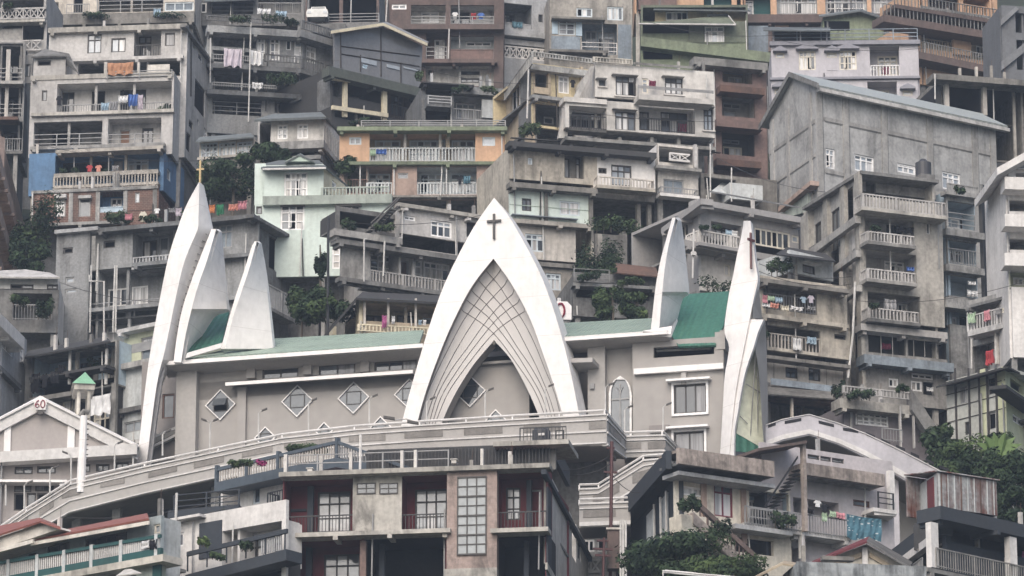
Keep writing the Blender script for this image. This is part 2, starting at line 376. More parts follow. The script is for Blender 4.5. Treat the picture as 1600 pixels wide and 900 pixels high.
    def face(s, x0, y0, x1, y1, els='', mat=None, w=0.0, th=0.22, fr=None, name='wall', zb=None, parent=None):
        """a stretch of wall given by its photo rectangle, with windows, recessed balconies and bare openings"""
        fr = fr or s.fr; mat = mat or s.wall
        U0, U1, Z0, Z1 = s.rect(x0, y0, x1, y1, w, fr)
        if zb is not None: Z0 = zb
        if fr is s.fr: s.zbot = min(s.zbot, Z0); s.ztop = max(s.ztop, Z1)
        holes = []; jobs = []; rec = None
        for ln in els.split('\n'):
            t = ln.split()
            if not t: continue
            k = t[0]; q = tuple(float(a) for a in t[1:5])
            if k == '>':
                rec['kids'].append((q, t[5])); continue
            r = s.rect(*q, w, fr); r = (max(r[0], U0), min(r[1], U1), max(r[2], Z0), min(r[3], Z1))
            if r[1]-r[0] < 0.05 or r[3]-r[2] < 0.05: continue
            holes.append(r)
            if k == 'W': jobs.append((r, t[5]))
            elif k == 'L':
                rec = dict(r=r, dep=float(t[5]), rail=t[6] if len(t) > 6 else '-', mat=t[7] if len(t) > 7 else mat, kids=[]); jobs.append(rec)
        if mat in VARY and s.root.get('category') == 'house' and parent is None and Z1-Z0 > 1.8:
            for k in range(min(4, max(1, int((Z1-Z0)/2.7)))):          # small casements and vents in the bare stretches of wall
                zb_ = Z1-2.55*(k+1)+.95
                if zb_ < Z0+.15: continue
                n = int((U1-U0)/1.7)
                for i in range(n):
                    a = U0+(U1-U0)*(i+.5)/n-.5+RP.uniform(-.2, .2); ww, hh = RP.choice(((1.0, 1.1), (.9, 1.15), (1.3, 1.1), (.6, .4))); r = (a, a+ww, zb_+(1.1-hh), zb_+1.1)
                    if RP.random() > .5 or r[0] < U0+.3 or r[1] > U1-.3 or r[3] > Z1-.3: continue
                    if any(r[0] < h[1]+.3 and r[1] > h[0]-.3 and r[2] < h[3]+.3 and r[3] > h[2]-.3 for h in holes): continue
                    holes.append(r); jobs.append((r, 'g1.l' if hh < .5 else RP.choice(('w2t.m', 'w2t.c', 'w3t.c', 'w2ts.m', 'd2t.m', 'w2th.m'))))
        mb = MB(); holed(mb, fr, U0, U1, Z0, Z1, holes, w, th, mat); s.part(name, mb, parent)
        for j in jobs:
            if isinstance(j, dict) and not j['kids'] and j['mat'] != 'darker' and j['r'][1]-j['r'][0] > 1.6 and j['r'][3]-j['r'][2] > 1.7:
                u0, u1, z0, z1 = j['r']; n = max(1, int((u1-u0)/1.9)); hh = z1-z0
                for i in range(n):                                   # doors and casements across the back of a long balcony
                    a = u0+(u1-u0)*(i+RP.uniform(.12, .25))/n; k = RP.choice('DWWwg')
                    if k == 'D': j.setdefault('auto', []).append(((a, a+.8, z0+.03, z0+min(2.05, hh-.2)), RP.choice(('Dwood', 'Dconcl', 'Drbrown', 'Dgwhite'))))
                    else: j.setdefault('auto', []).append(((a, a+RP.uniform(.9, 1.4), z0+RP.choice((.1, .8)), z0+min(2.05, hh-.2)), {'W': 'w3t.m', 'w': 'w2t.c', 'g': 'd3t.m'}[k]))
            if isinstance(j, tuple): s.window(fr, *j[0], w, j[1]); continue
            u0, u1, z0, z1 = j['r']; D = j['dep']; m = j['mat']; wb = w-D
            hs = []; ks = []
            for q, st in j['kids']:
                r = s.rect(*q, wb, fr); r = (max(r[0], u0+0.03), min(r[1], u1-0.03), max(r[2], z0+0.02), min(r[3], z1-0.05))
                if r[1]-r[0] < 0.1 or r[3]-r[2] < 0.1: continue
                hs.append(r); ks.append((r, st))
            for r, st in j.get('auto', ()): hs.append(r); ks.append((r, st))
            mb = MB(); holed(mb, fr, u0-0.05, u1+0.05, z0-0.05, z1+0.05, hs, wb, 0.2, m)
            mb.box(fr, u0-0.06, u0-0.003, wb, w-th-0.002, z0, z1, m); mb.box(fr, u1+0.003, u1+0.06, wb, w-th-0.002, z0, z1, m)
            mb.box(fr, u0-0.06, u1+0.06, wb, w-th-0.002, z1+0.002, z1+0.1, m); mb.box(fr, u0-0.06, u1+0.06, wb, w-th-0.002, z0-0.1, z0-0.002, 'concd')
            s.part('balcony_wall', mb)
            for r, st in ks: s.window(fr, *r, wb, st)
            nc = int((u1-u0)/3.3)
            for i in range(1, nc+1):
                if u1-u0 > 4.2:
                    c = u0+(u1-u0)*i/(nc+1); mb = MB(); mb.box(fr, c-.09, c+.09, w-.5, w-.3, z0+.003, z1-.003, RP.choice(('conc', 'concl', 'concw'))); s.part('column', mb)
            if j['rail'] != '-':
                h = 1.0
                sp = j['rail'].split(':')
                if len(sp) > 2: h = float(sp[2])
                mb = MB(); railing(mb, fr, u0+0.02, u1-0.02, w-0.12, z0+0.002, z0+h, j['rail']); s.part('railing', mb)
        return U0, U1, Z0, Z1
    def slab(s, x0, y0, x1, t=0.3, proj=0.5, dep=0.3, mat=None, fr=None, name='floor_slab', x1y=None):
        t *= 0.68; proj *= 0.9
        fr = fr or s.fr
        u0, z = fr.uv(x0, y0, proj); u1 = fr.uv(x1, x1y if x1y is not None else y0, proj)[0]
        mb = MB(); mb.box(fr, u0, u1, -dep, proj, z-t, z, mat or s.wall); s.part(name, mb)
        if u1-u0 > 3.5 and proj > .35 and RP.random() < .75:
            n = int((u1-u0)/2.8)
            for i in range(n+1): c = u0+.3+(u1-u0-.6)*i/max(1, n); mb = MB(); mb.box(fr, c-.12, c+.12, -.2, proj*RP.choice((.8, 1.04, 1.15)), z-t-.2, z-t-.003, mat or s.wall); s.part('beam_end', mb)
        if fr is s.fr: s.ztop = max(s.ztop, z)
        return u0, u1, z
    def balcony(s, x0, y0, x1, y1, proj=1.1, rail='bal:wht', t=0.2, mat=None, fr=None):
        fr = fr or s.fr
        u0, u1, z0, z1 = s.rect(x0, y0, x1, y1, proj, fr)
        mb = MB(); mb.box(fr, u0, u1, 0.003, proj, z0, z0+t, mat or s.wall); s.part('balcony_floor', mb)
        mb = MB(); railing(mb, fr, u0+0.1, u1-0.1, proj-0.1, z0+t+0.002, z1, rail, 0.05); s.part('railing', mb)
        return u0, u1, z0, z1
    def rail(s, x0, y0, x1, y1, w=0.0, spec='bal:wht', fr=None, w2=None):
        fr = fr or s.fr
        u0, u1, z0, z1 = s.rect(x0, y0, x1, y1, w, fr)
        mb = MB(); railing(mb, fr, u0, u1, w, z0, z1, spec, w2); return s.part('railing', mb)
    def bx(s, name, x0, y0, x1, y1, w0, w1, mat=None, fr=None, parent=None):
        """box whose front (at w1) fills the photo rectangle"""
        fr = fr or s.fr
        u0, u1, z0, z1 = s.rect(x0, y0, x1, y1, w1, fr)
        mb = MB(); mb.box(fr, u0, u1, w0, w1, z0, z1, mat or s.wall); return s.part(name, mb, parent)
    def poly(s, name, pts, w0, w1, mat=None, fr=None, parent=None):
        fr = fr or s.fr
        mb = MB(); mb.prism(fr, [fr.uv(x, y, w1) for x, y in pts][::-1], w0, w1, mat or s.wall); return s.part(name, mb, parent)
    def quad(s, name, pts, thick=0.12, mat=None, fr=None, parent=None):
        """sheet through photo points each with its own w: (px, py, w)"""
        fr = fr or s.fr
        q = [fr.pt(fr.uv(x, y, w)[0], w, fr.uv(x, y, w)[1]) for x, y, w in pts]
        n = (q[1]-q[0]).cross(q[2]-q[0]).normalized()
        if n.z < 0: n = -n
        mb = MB(); mb.slabpoly(q, -n*thick, mat or s.wall); return s.part(name, mb, parent)
    def pole(s, name, pts, r=0.05, mat='pipew', fr=None, parent=None):
        fr = fr or s.fr
        q = [fr.pt(fr.uv(x, y, w)[0], w, fr.uv(x, y, w)[1]) for x, y, w in pts]
        mb = MB(); mb.tube(q, r, mat); return s.part(name, mb, parent)
    def body(s, D=8, sides='LRBT', mat=None, zt=None, zb=None, U0=None, U1=None, top=None):
        """the rest of the house: closing walls, roof deck, and a set-back foot down to the slope"""
        fr = s.fr; m = mat or s.wall; u0 = 0.02 if U0 is None else U0; u1 = s.W-0.02 if U1 is None else U1
        zt = s.ztop-0.03 if zt is None else zt; zb = s.zbot if zb is None else zb
        mb = MB()
        if 'L' in sides: mb.box(fr, u0, u0+0.15, -D, -0.23, zb, zt, m)
        if 'R' in sides: mb.box(fr, u1-0.15, u1, -D, -0.23, zb, zt, m)
        mb.box(fr, u0+0.15, u1-0.15, -D, -D+0.15, zb, zt, m)
        mb.box(fr, u0+0.15, u1-0.15, -D+0.15, -0.23, zt-0.2, zt-0.01, top or m)
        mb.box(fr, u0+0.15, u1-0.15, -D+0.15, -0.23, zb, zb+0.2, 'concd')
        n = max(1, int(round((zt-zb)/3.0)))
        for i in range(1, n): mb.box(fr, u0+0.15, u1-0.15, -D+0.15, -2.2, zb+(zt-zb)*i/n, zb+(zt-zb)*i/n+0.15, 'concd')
        s.part('shell', mb)
        zg = ground_z(fr.pt((u0+u1)/2, -1.5, 0).y)-1.0
        if zb > zg+0.3:
            mb = MB(); mb.box(fr, u0+0.3, u1-0.3, -D, -1.6, zg, zb-0.003, 'concd')
            k = max(1, int((u1-u0)/3.2))
            for i in range(k+1):
                c = u0+0.25+(u1-u0-0.5)*i/k
                mb.box(fr, c-0.15, c+0.15, -0.5, -0.2, zg, zb-0.003, 'conc')
            s.part('foundation', mb)
        if 'T' in sides and u1-u0 > 5 and RP.random() < .7:
            for _ in range(RP.randint(1, 4)):
                u = RP.uniform(u0+.2, u1-.2); w_ = RP.uniform(-1.2, -.35); h = RP.uniform(.5, 1.3); mb = MB(); mb.box(fr, u-.09, u+.09, w_-.09, w_+.09, zt-.01, zt+h, RP.choice(('conc', 'concd', 'concl'))); mb.tube([fr.pt(u+.04, w_, zt+h), fr.pt(u+.07, w_, zt+h+.5)], .012, 'rust', 4); s.part('column_stub', mb)
        # rain pipes down the front
        for _ in range(RP.choice((1, 2, 2, 3)) if u1-u0 > 4 else 0):
            u = u0+(u1-u0)*RP.choice((0.02, 0.35, 0.62, 0.98)); a = zt-RP.uniform(0, 2.5); mb = MB(); ww = RP.uniform(0.08, 0.3)
            mb.tube([fr.pt(u, ww, a), fr.pt(u+RP.uniform(-.15, .15), ww, max(zb, a-RP.uniform(3, 7)))], 0.045, RP.choice(('pipew', 'gry', 'pipew', 'fd'))); s.part('drainpipe', mb)
# ------------------------------------------------------------------ loose things
RC = random.Random(11)
CLOTHC = dict(white=(0.62, 0.62, 0.62), orange=(0.55, 0.2, 0.06), blue=(0.05, 0.13, 0.4), lblue=(0.3, 0.42, 0.52), maroon=(0.2, 0.03, 0.07), black=(0.02, 0.02, 0.025), green=(0.03, 0.18, 0.09), pink=(0.5, 0.2, 0.24), red=(0.42, 0.04, 0.05), grey=(0.28, 0.28, 0.29), yellow=(0.55, 0.5, 0.3), salmon=(0.55, 0.22, 0.16), teal=(0.09, 0.2, 0.26), magenta=(0.45, 0.1, 0.28), terra=(0.42, 0.2, 0.1), lilac=(0.5, 0.44, 0.5), lgreen=(0.35, 0.48, 0.33), cream=(0.6, 0.56, 0.45))
def cloth(fr, x0, y0, x1, y1, w, col, label, group='laundry hung out to dry', name='laundry_cloth', cat='laundry', mat=None):
    u0, z1 = fr.uv(x0, y0, w); u1, z0 = fr.uv(x1, y1, w)
    if mat is None and u1-u0 < .62 and z1-z0 > .3 and RC.random() < .45 and 'towel' not in label and 'cloth ' not in label: return shirt(fr, x0, y0, x1, y1, w, col, label, group)
    m = mat or plain('cloth_'+col, tuple(.82*c+.18*(sum(CLOTHC[col])/3) for c in CLOTHC[col]), 0.9, 0.1)
    nu, nz = 12, 6; ph = RC.random()*6; mb = MB()
    f = []; k = mb.mi(m)
    for s_ in (0, 1):
        for j in range(nz+1):
            for i in range(nu+1):
                t = j/nz
                wob = (.3 if mat else 1)*math.sin(i*1.5+ph)*min(.09, .16*abs(u1-u0))*(0.35+t)+0.03*math.sin(j*1.3+ph)+.03*math.sin(i*3.1+j)
                zz = z1-(z1-z0)*t*(1+0.06*math.sin(i*1.1+ph*2))-0.05*math.sin(math.pi*i/nu)*(1-t)
                mb.v.append(tuple(fr.pt(u0+(u1-u0)*i/nu*(1-0.02*t), w+wob-0.02*s_, zz)))
    A = (nu+1)*(nz+1)
    for j in range(nz):
        for i in range(nu):
            a = j*(nu+1)+i; mb.f.append((a+nu+1, a+nu+2, a+1, a)); mb.m.append(k)
            mb.f.append((A+a, A+a+1, A+a+nu+2, A+a+nu+1)); mb.m.append(k)
    ed = [i for i in range(nu+1)]+[j*(nu+1)+nu for j in range(1, nz+1)]+[nz*(nu+1)+i for i in range(nu-1, -1, -1)]+[j*(nu+1) for j in range(nz-1, 0, -1)]
    for a, b in zip(ed, ed[1:]+ed[:1]): mb.f.append((a, b, A+b, A+a)); mb.m.append(k)
    c = fr.pt((u0+u1)/2, w, z0)
    return tag(mb.build(name, None, c), label, cat, group)
def shirt(fr, x0, y0, x1, y1, w, col, label, group='laundry hung out to dry'):
    """a garment: body with two sleeves or two legs, hung by the shoulders"""
    u0, z1 = fr.uv(x0, y0, w); u1, z0 = fr.uv(x1, y1, w); W = u1-u0; H = z1-z0; m = plain('cloth_'+col, tuple(.82*c+.18*(sum(CLOTHC[col])/3) for c in CLOTHC[col]), 0.9, 0.1)
    mb = MB()
    pts = [(0.2, 0), (0.8, 0), (0.78, 0.62), (1.0, 0.5), (1.0, 0.72), (0.72, 1), (0.58, 0.95), (0.42, 0.95), (0.28, 1), (0, 0.72), (0, 0.5), (0.22, 0.62)]
    mb.prism(fr, [(u0+W*a, z0+H*b) for a, b in pts], w-0.03, w+0.03, m)
    return tag(mb.build('laundry_shirt', None, fr.pt((u0+u1)/2, w, z0)), label, 'laundry', group)
leafy('leafd', (0.013, 0.024, 0.014), (0.042, 0.068, 0.032)); leafy('leafm', (0.02, 0.036, 0.017), (0.066, 0.098, 0.042)); leafy('leafl', (0.03, 0.05, 0.02), (0.095, 0.135, 0.05)); plain('bark', (0.09, 0.075, 0.06), 0.9)
def leaves(mb, c, r, n, size, mat, rnd, shell=0.45):
    """leaf-sized faces through an ellipsoid's volume"""
    for _ in range(n):
        while True:
            p = Vector((rnd.uniform(-1, 1), rnd.uniform(-1, 1), rnd.uniform(-1, 1)))
            l = p.length
            if l <= 1 and (l > shell or rnd.random() < 0.3):
                if rnd.random() < .17: p *= rnd.uniform(1, 1.4)
                break
        q = Vector((c[0]+p.x*r[0], c[1]+p.y*r[1], c[2]+p.z*r[2]))
        nrm = (p+Vector((rnd.uniform(-.8, .8), rnd.uniform(-.8, .8), rnd.uniform(-.3, 1.1)))).normalized()
        a = nrm.cross(Vector((rnd.uniform(-1, 1), rnd.uniform(-1, 1), rnd.uniform(-1, 1)))).normalized(); b = nrm.cross(a)
        s_ = size*rnd.uniform(0.6, 1.35)
        mb.face([q-a*s_, q-b*s_*0.45, q+a*s_, q+b*s_*0.45], mat)
def tree(px, py, d, wpx, hpx, label, mat='leafm', n=3500, seed=1, name='leafy_tree', group=None, lobes=9, size=0.16):
    """crown centred on photo point px,py, wpx by hpx; trunk and limbs down to the slope"""
    rnd = random.Random(seed); c = P(px, py, d); k = d/FPX*1.04; R = wpx*k/2; H = hpx*k/2
    zg = min(ground_z(d), c.z-H-0.5)
    root = empty(name, (c.x, c.y, zg)); tag(root, label, 'tree', group)
    tb = MB(); tb.tube([(c.x, c.y, zg-0.5), (c.x+0.1*R, c.y, c.z-H*0.5), (c.x, c.y, c.z+H*0.4)], max(0.1, R*0.07), 'bark', 7, 0.04); cr = MB()
    lb = []
    for i in range(lobes):
        th = rnd.uniform(0, 6.28); e = rnd.uniform(-0.75, 0.85); s_ = math.sqrt(1-e*e)*rnd.uniform(0.35, 0.75)
        p = Vector((c.x+R*s_*math.cos(th), c.y+R*0.8*s_*math.sin(th), c.z+H*e*0.75)); lb.append(p)
        tb.tube([(c.x, c.y, c.z-H*0.5), (c.x*0.5+p.x*0.5, c.y*0.5+p.y*0.5, p.z-0.1*H), tuple(p)], max(0.05, R*0.03), 'bark', 5, 0.02)
    tb.build('trunk', root)
    for p in lb:
        f = rnd.uniform(0.3, 0.52)
        leaves(cr, p, (R*f*rnd.uniform(.8, 1.25), R*f, H*f*rnd.uniform(.7, 1.05)), n//lobes, size*rnd.uniform(.75, 1.2), rnd.choice((mat, mat, 'leafm' if mat == 'leafd' else 'leafd', 'leafl' if mat == 'leafm' else mat)), rnd, .3)
    cr.build('crown', root)
    return root
def bush(px, py, d, wpx, hpx, label, mat='leafm', n=400, seed=1, name='bush', cat='plant', group='plants on terraces and balconies', size=0.11, lobes=4):
    """px,py = middle of the plant in the photo"""
    rnd = random.Random(seed*7+3); c = P(px, py, d); k = d/FPX*1.04; R = wpx*k/2; H = hpx*k/2
    mb = MB()
    for i in range(lobes):
        t = (i+0.5)/lobes*2-1
        p = (c.x+R*0.6*t, c.y+rnd.uniform(-.2, .2)*min(R, 1), c.z+H*rnd.uniform(-0.45, 0.3))
        leaves(mb, p, (R*max(0.75/lobes*1.6, 0.3), min(R*0.5, 1.2), H*0.6), n//lobes, size, mat, rnd)
        mb.tube([(p[0], p[1], c.z-H), p], 0.03, 'bark', 5, 0.015)
    return tag(mb.build(name, None, (c.x, c.y, c.z-H)), label, cat, group)
def wing(s, x0, y0, x1, y1, w, els='', mat=None, back=0.0, top=True, name='wall', fr=None, sides='LR'):
    """a storey block standing w in front of the wall: front, cheeks, flat top"""
    fr = fr or s.fr; m = mat or s.wall
    U0, U1, Z0, Z1 = s.face(x0, y0, x1, y1, els, mat, w, fr=fr, name=name)
    mb = MB()
    if 'L' in sides: mb.box(fr, U0+0.01, U0+0.16, back-0.1, w-0.225, Z0+0.01, Z1-0.01, m)
    if 'R' in sides: mb.box(fr, U1-0.16, U1-0.01, back-0.1, w-0.225, Z0+0.01, Z1-0.01, m)
    if top: mb.box(fr, U0+0.17, U1-0.17, back-0.1, w-0.23, Z1-0.16, Z1-0.012, m)
    mb.box(fr, U0+0.17, U1-0.17, back-0.1, w-0.23, Z0+0.012, Z0+0.16, 'concd')
    s.part('block', mb)
    return U0, U1, Z0, Z1
B.wing = wing

import bmesh
def smooth(o, ang=28):
    bm = bmesh.new(); bm.from_mesh(o.data); bmesh.ops.remove_doubles(bm, verts=bm.verts, dist=0.002); bmesh.ops.recalc_face_normals(bm, faces=bm.faces); bm.to_mesh(o.data); bm.free()
    for f in o.data.polygons: f.use_smooth = True
    o.data.set_sharp_from_angle(angle=math.radians(ang)); return o
SKY, SUN, EXPO, HAZE = 0.12, 1.3, 0.76, 0.00037
# ================================================================== SETTING
def hillside():
    mb = MB(); m = plaster('hill_soil', (0.035, 0.042, 0.026), 0.5, dirt=(0.02, 0.02, 0.015), streak=0.3, bump=0.6)
    xs = [-1200, -500, -260, -160]+[x*8-120 for x in range(31)]+[160, 260, 500, 1200]
    ys = [-1500, -300, 0, 70, 130, 180]+[205+6*i for i in range(30)]+[400, 450, 500, 800, 3000]
    r = random.Random(5); z = {}
    for i, x in enumerate(xs):
        for j, y in enumerate(ys): z[i, j] = ground_z(y)+(r.uniform(-0.5, 0.5) if 200 < y < 480 else 0)
    for i in range(len(xs)-1):
        for j in range(len(ys)-1):
            mb.face([(xs[a], ys[b], z[a, b]) for a, b in ((i, j), (i+1, j), (i+1, j+1), (i, j+1))], m)
    o = mb.build('ground'); o['kind'] = 'structure'
hillside()
# ================================================================== CHURCH
C = B('church', 'large mauve church with white pointed arch porch, white spires and green roofs', 'church', (358, 602), (640, 583), 247, 'mauve', base=745)
CF = C.fr
def lerp_rows(curve, ys):
    """x of a curve (list of photo points ordered downwards) at rows ys"""
    out = []
    for y in ys:
        if y <= curve[0][1]: out.append(curve[0][0]); continue
        for (xa, ya), (xb, yb) in zip(curve, curve[1:]):
            if ya <= y <= yb:
                out.append(xa+(xb-xa)*(y-ya)/max(1e-6, yb-ya)); break
        else: out.append(curve[-1][0])
    return out
def cat(pts, n=6):
    """smooth curve through points (Catmull-Rom)"""
    out = []
    for i in range(len(pts)-1):
        p = [Vector(pts[max(0, min(len(pts)-1, i+k))]) for k in (-1, 0, 1, 2)]
        for t in range(n):
            t /= n
            out.append(tuple(0.5*((2*p[1])+(-p[0]+p[2])*t+(2*p[0]-5*p[1]+4*p[2]-p[3])*t*t+(-p[0]+3*p[1]-3*p[2]+p[3])*t**3)))
    return out+[tuple(pts[-1])]
def blade(name, cols, ws, y0, y1, rows=36, back=0.5, mat='chw', fr=CF, parent=None, mats=None):
    """curved plate: columns of photo curves (left to right), each with its own stand-out w; closed at the back"""
    ys = [y0+(y1-y0)*i/rows for i in range(rows+1)]; xs = [lerp_rows(c, ys) for c in cols]
    G = [[None]*len(cols) for _ in ys]; H = [[None]*len(cols) for _ in ys]
    for i, y in enumerate(ys):
        t = i/rows
        for j in range(len(cols)):
            w = ws[j](t) if callable(ws[j]) else ws[j]
            u, z = fr.uv(xs[j][i], y, w); G[i][j] = fr.pt(u, w, z); H[i][j] = fr.pt(u, w-back, z)
    mb = MB(); nc = len(cols)
    for i in range(rows):
        for j in range(nc-1):
            m = mats[j] if mats else mat
            mb.face([G[i+1][j], G[i+1][j+1], G[i][j+1], G[i][j]], m); mb.face([H[i+1][j+1], H[i+1][j], H[i][j], H[i][j+1]], m)
        mb.face([H[i+1][0], G[i+1][0], G[i][0], H[i][0]], mat); mb.face([G[i+1][-1], H[i+1][-1], H[i][-1], G[i][-1]], mat)
    for j in range(nc-1):
        mb.face([G[0][j], G[0][j+1], H[0][j+1], H[0][j]], mat); mb.face([G[-1][j+1], G[-1][j], H[-1][j], H[-1][j+1]], mat)
    o = C.part(name, mb, parent)
    return smooth(o)
_m = plaster('chw', (0.77, 0.75, 0.735), 0.13, fine=2.5, streak=1.2, dirt=(0.33, 0.31, 0.28), bump=0.1, patch=.5, thr=.57)
_n = _m.node_tree.nodes; _l = _m.node_tree.links; _g = _n.new('ShaderNodeNewGeometry'); _s = _n.new('ShaderNodeSeparateXYZ'); _l.new(_g.outputs['Position'], _s.inputs[0])
_a = _n.new('ShaderNodeMath'); _a.operation = 'PINGPONG'; _a.inputs[1].default_value = 1.15; _l.new(_s.outputs[2], _a.inputs[0]); _c = _n.new('ShaderNodeMath'); _c.operation = 'LESS_THAN'; _c.inputs[1].default_value = .012; _l.new(_a.outputs[0], _c.inputs[0])
_x = _n.new('ShaderNodeMix'); _x.data_type = 'RGBA'; _x.inputs[7].default_value = (.56, .54, .52, 1); _k = _n['Principled BSDF'].inputs['Base Color']; _l.new(_k.links[0].from_socket, _x.inputs[6]); _l.new(_c.outputs[0], _x.inputs[0]); _l.new(_x.outputs[2], _k)      # construction joints between pours
plaster('bandw', (0.6, 0.585, 0.57), .25, dirt=(.25, .24, .22)); plaster('mauve', (0.34, 0.322, 0.305), 0.12, dirt=(0.2, 0.18, 0.17), bump=0.06, fine=1.5)
plaster('mauvel', (0.375, 0.36, 0.343), 0.14, dirt=(0.2, 0.18, 0.17), bump=0.08)
plaster('panelg', (0.585, 0.56, 0.54), 0.05, dirt=(0.25, 0.23, 0.22), bump=0.05, fine=1.5)
GR = ribbed('roofgreen', (0.27, 0.335, 0.28), CF.yaw, 0.3, 0.3, 0.5, rust=(0.14, 0.18, 0.14))
GD = ribbed('roofdeep', (0.055, 0.155, 0.115), CF.yaw, 0.35, 0.5, 0.45, rust=(0.06, 0.15, 0.11))
# walls
els = '''W 410 575 466 592 d2.g
W 498 570 555 588 d2.g
W 585 566 636 582 d2.g
O 827 600 850 690'''
C.face(290, 558, 655, 602, 'W 410 575 466 592 d2.g\nW 498 570 555 588 d2.g\nW 585 566 651 582 d3.g')
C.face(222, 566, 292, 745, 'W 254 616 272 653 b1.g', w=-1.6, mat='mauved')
def diamond(cx, cy, r, style=0, w=0.0):
    """square window set on its corner, white surround, four-pane frame with a top-hung vent"""
    u, z = CF.uv(cx, cy, w); u1 = CF.uv(cx+r, cy, w)[0]; a = u1-u
    fm = MB(); q = [(u-a, z), (u, z-a), (u+a, z), (u, z+a)]; b = a-0.085
    q2 = [(u-b, z), (u, z-b), (u+b, z), (u, z+b)]
    for i in range(4):
        j = (i+1) % 4
        fm.prism(CF, [q[i], q[j], q2[j], q2[i]], w+0.003, w+0.12, 'chw')
    o = C.part('window', fm)
    pm = MB(); pm.prism(CF, q2, w-0.1, w+0.03, 'glass' if style == 2 else 'glassm'); C.part('pane', pm, o)
    mm = MB(); h = b*0.45
    for (x0, x1, y0, y1) in ((-h, h, h-0.05, h), (-h, h, -h, -h+0.05), (-h-0.05, -h, -h, h), (h, h+0.05, -h, h)): mm.box(CF, u+x0, u+x1, w+0.032, w+0.06, z+y0, z+y1, 'fd')
    if style == 1:
        mm.box(CF, u-h, u+h, w+0.032, w+0.045, z-h+0.05, z-0.02, 'open')
        mm.hexa([CF.pt(u-h, w+0.5, z-0.1), CF.pt(u+h, w+0.5, z-0.1), CF.pt(u+h, w+0.46, z-0.12), CF.pt(u-h, w+0.46, z-0.12), CF.pt(u-h, w+0.09, z+h), CF.pt(u+h, w+0.09, z+h), CF.pt(u+h, w+0.06, z+h-0.02), CF.pt(u-h, w+0.06, z+h-0.02)], 'glassm')
    C.part('sash', mm, o)
# long nave wall with its openings cut by the diamonds standing proud of it
C.face(290, 600, 905, 745, 'O 827 596 851 690', mat='mauve')
for a in ((345, 633, 24, 1), (465, 627, 25, 0), (553, 622, 25, 0), (640, 616, 24, 0), (735, 612, 25, 2)): diamond(*a)
for a in ((415, 684, 17, 0), (507, 674, 14, 0), (595, 668, 17, 0), (775, 657, 17, 0)): diamond(*a)
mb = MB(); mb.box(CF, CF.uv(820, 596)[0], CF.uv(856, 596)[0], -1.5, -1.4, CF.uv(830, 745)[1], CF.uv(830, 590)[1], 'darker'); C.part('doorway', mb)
# pilasters, ledge, eaves
for x0, x1, ya, yb, w in ((276, 304, 570, 745, 0.55), (385, 398, 569, 590, 0.3), (474, 486, 563, 584, 0.3), (563, 576, 559, 580, 0.3), (371, 382, 605, 745, 0.25), (918, 946, 538, 745, 0.5)):
    C.bx('pilaster', x0, ya, x1, yb, -0.2, w, 'mauvel' if w > 0.4 else 'mauve')
C.quad('ledge', [(352, 598.5, .9), (645, 580, .9), (652, 581, -0.1), (366, 600, -0.1)], 0.15, 'mauvel')
C.bx('ledge_trim', 352, 597.5, 645, 583, .9, .96, 'chw')
mb = MB()
for k, (y0, y1) in enumerate(((684, 664), (699, 675))):
    p, q = CF.uv(231, y0, -1.2), CF.uv(280, y1, -1.2); mb.prism(CF, [(p[0], p[1]-.16), (q[0], q[1]-.16), q, p], -1.5, -1.19, 'chw')
p, q = CF.uv(231, 697, -1.2), CF.uv(280, 674, -1.2); r_, t_ = CF.uv(280, 664, -1.2), CF.uv(231, 684, -1.2); mb.prism(CF, [p, q, r_, t_], -1.5, -1.21, 'mauvel'); C.part('side_stair', mb)
# main roof with deep eaves, its fascia and soffit
def eave(x0, y0, x1, y1, wf=1.5, name='eave'):
    u0, za = CF.uv(x0, y0, wf); u1, zb = CF.uv(x1, y1, wf); mb = MB(); z = (za+zb)/2
    mb.hexa([CF.pt(u0, wf, z-0.25), CF.pt(u1, wf, z-0.25), CF.pt(u1, -0.25, z-0.45), CF.pt(u0, -0.25, z-0.45), CF.pt(u0, wf, z), CF.pt(u1, wf, z), CF.pt(u1, -0.25, z-0.02), CF.pt(u0, -0.25, z-0.02)], 'mauvel')
    mb.box(CF, u0-0.05, u1+0.05, wf+0.003, wf+0.12, z-0.2, z+0.03, 'chw')
    return C.part(name, mb)
eave(248, 566.5, 660, 538.5)
eave(880, 527, 1042, 518.5)
C.quad('roof', [(290, 560, 1.4), (655, 536, 1.4), (662, 515.5, -5), (428, 529, -5)], 0.15, GR)
C.quad('roof', [(884, 525.5, 1.4), (1040, 517.5, 1.4), (1020, 497, -4.5), (872, 505, -4.5)], 0.15, GR)
C.quad('roof_trim', [(292, 553, 1.6), (290, 561, 1.6), (345, 545, 1.0), (347, 537, 1.0)], 0.3, 'chw')
C.quad('side_roof', [(292, 552, 1.0), (346, 537, 0.2), (358, 486, -3.6), (330, 488, -3.4)], 0.15, GD)
C.quad('side_roof', [(1049, 523, 0.3), (1060, 541, 0.9), (1118, 539, 0.9), (1131, 507, -0.8), (1139, 455, -4.4), (1065, 460, -4.4)], 0.15, GD)
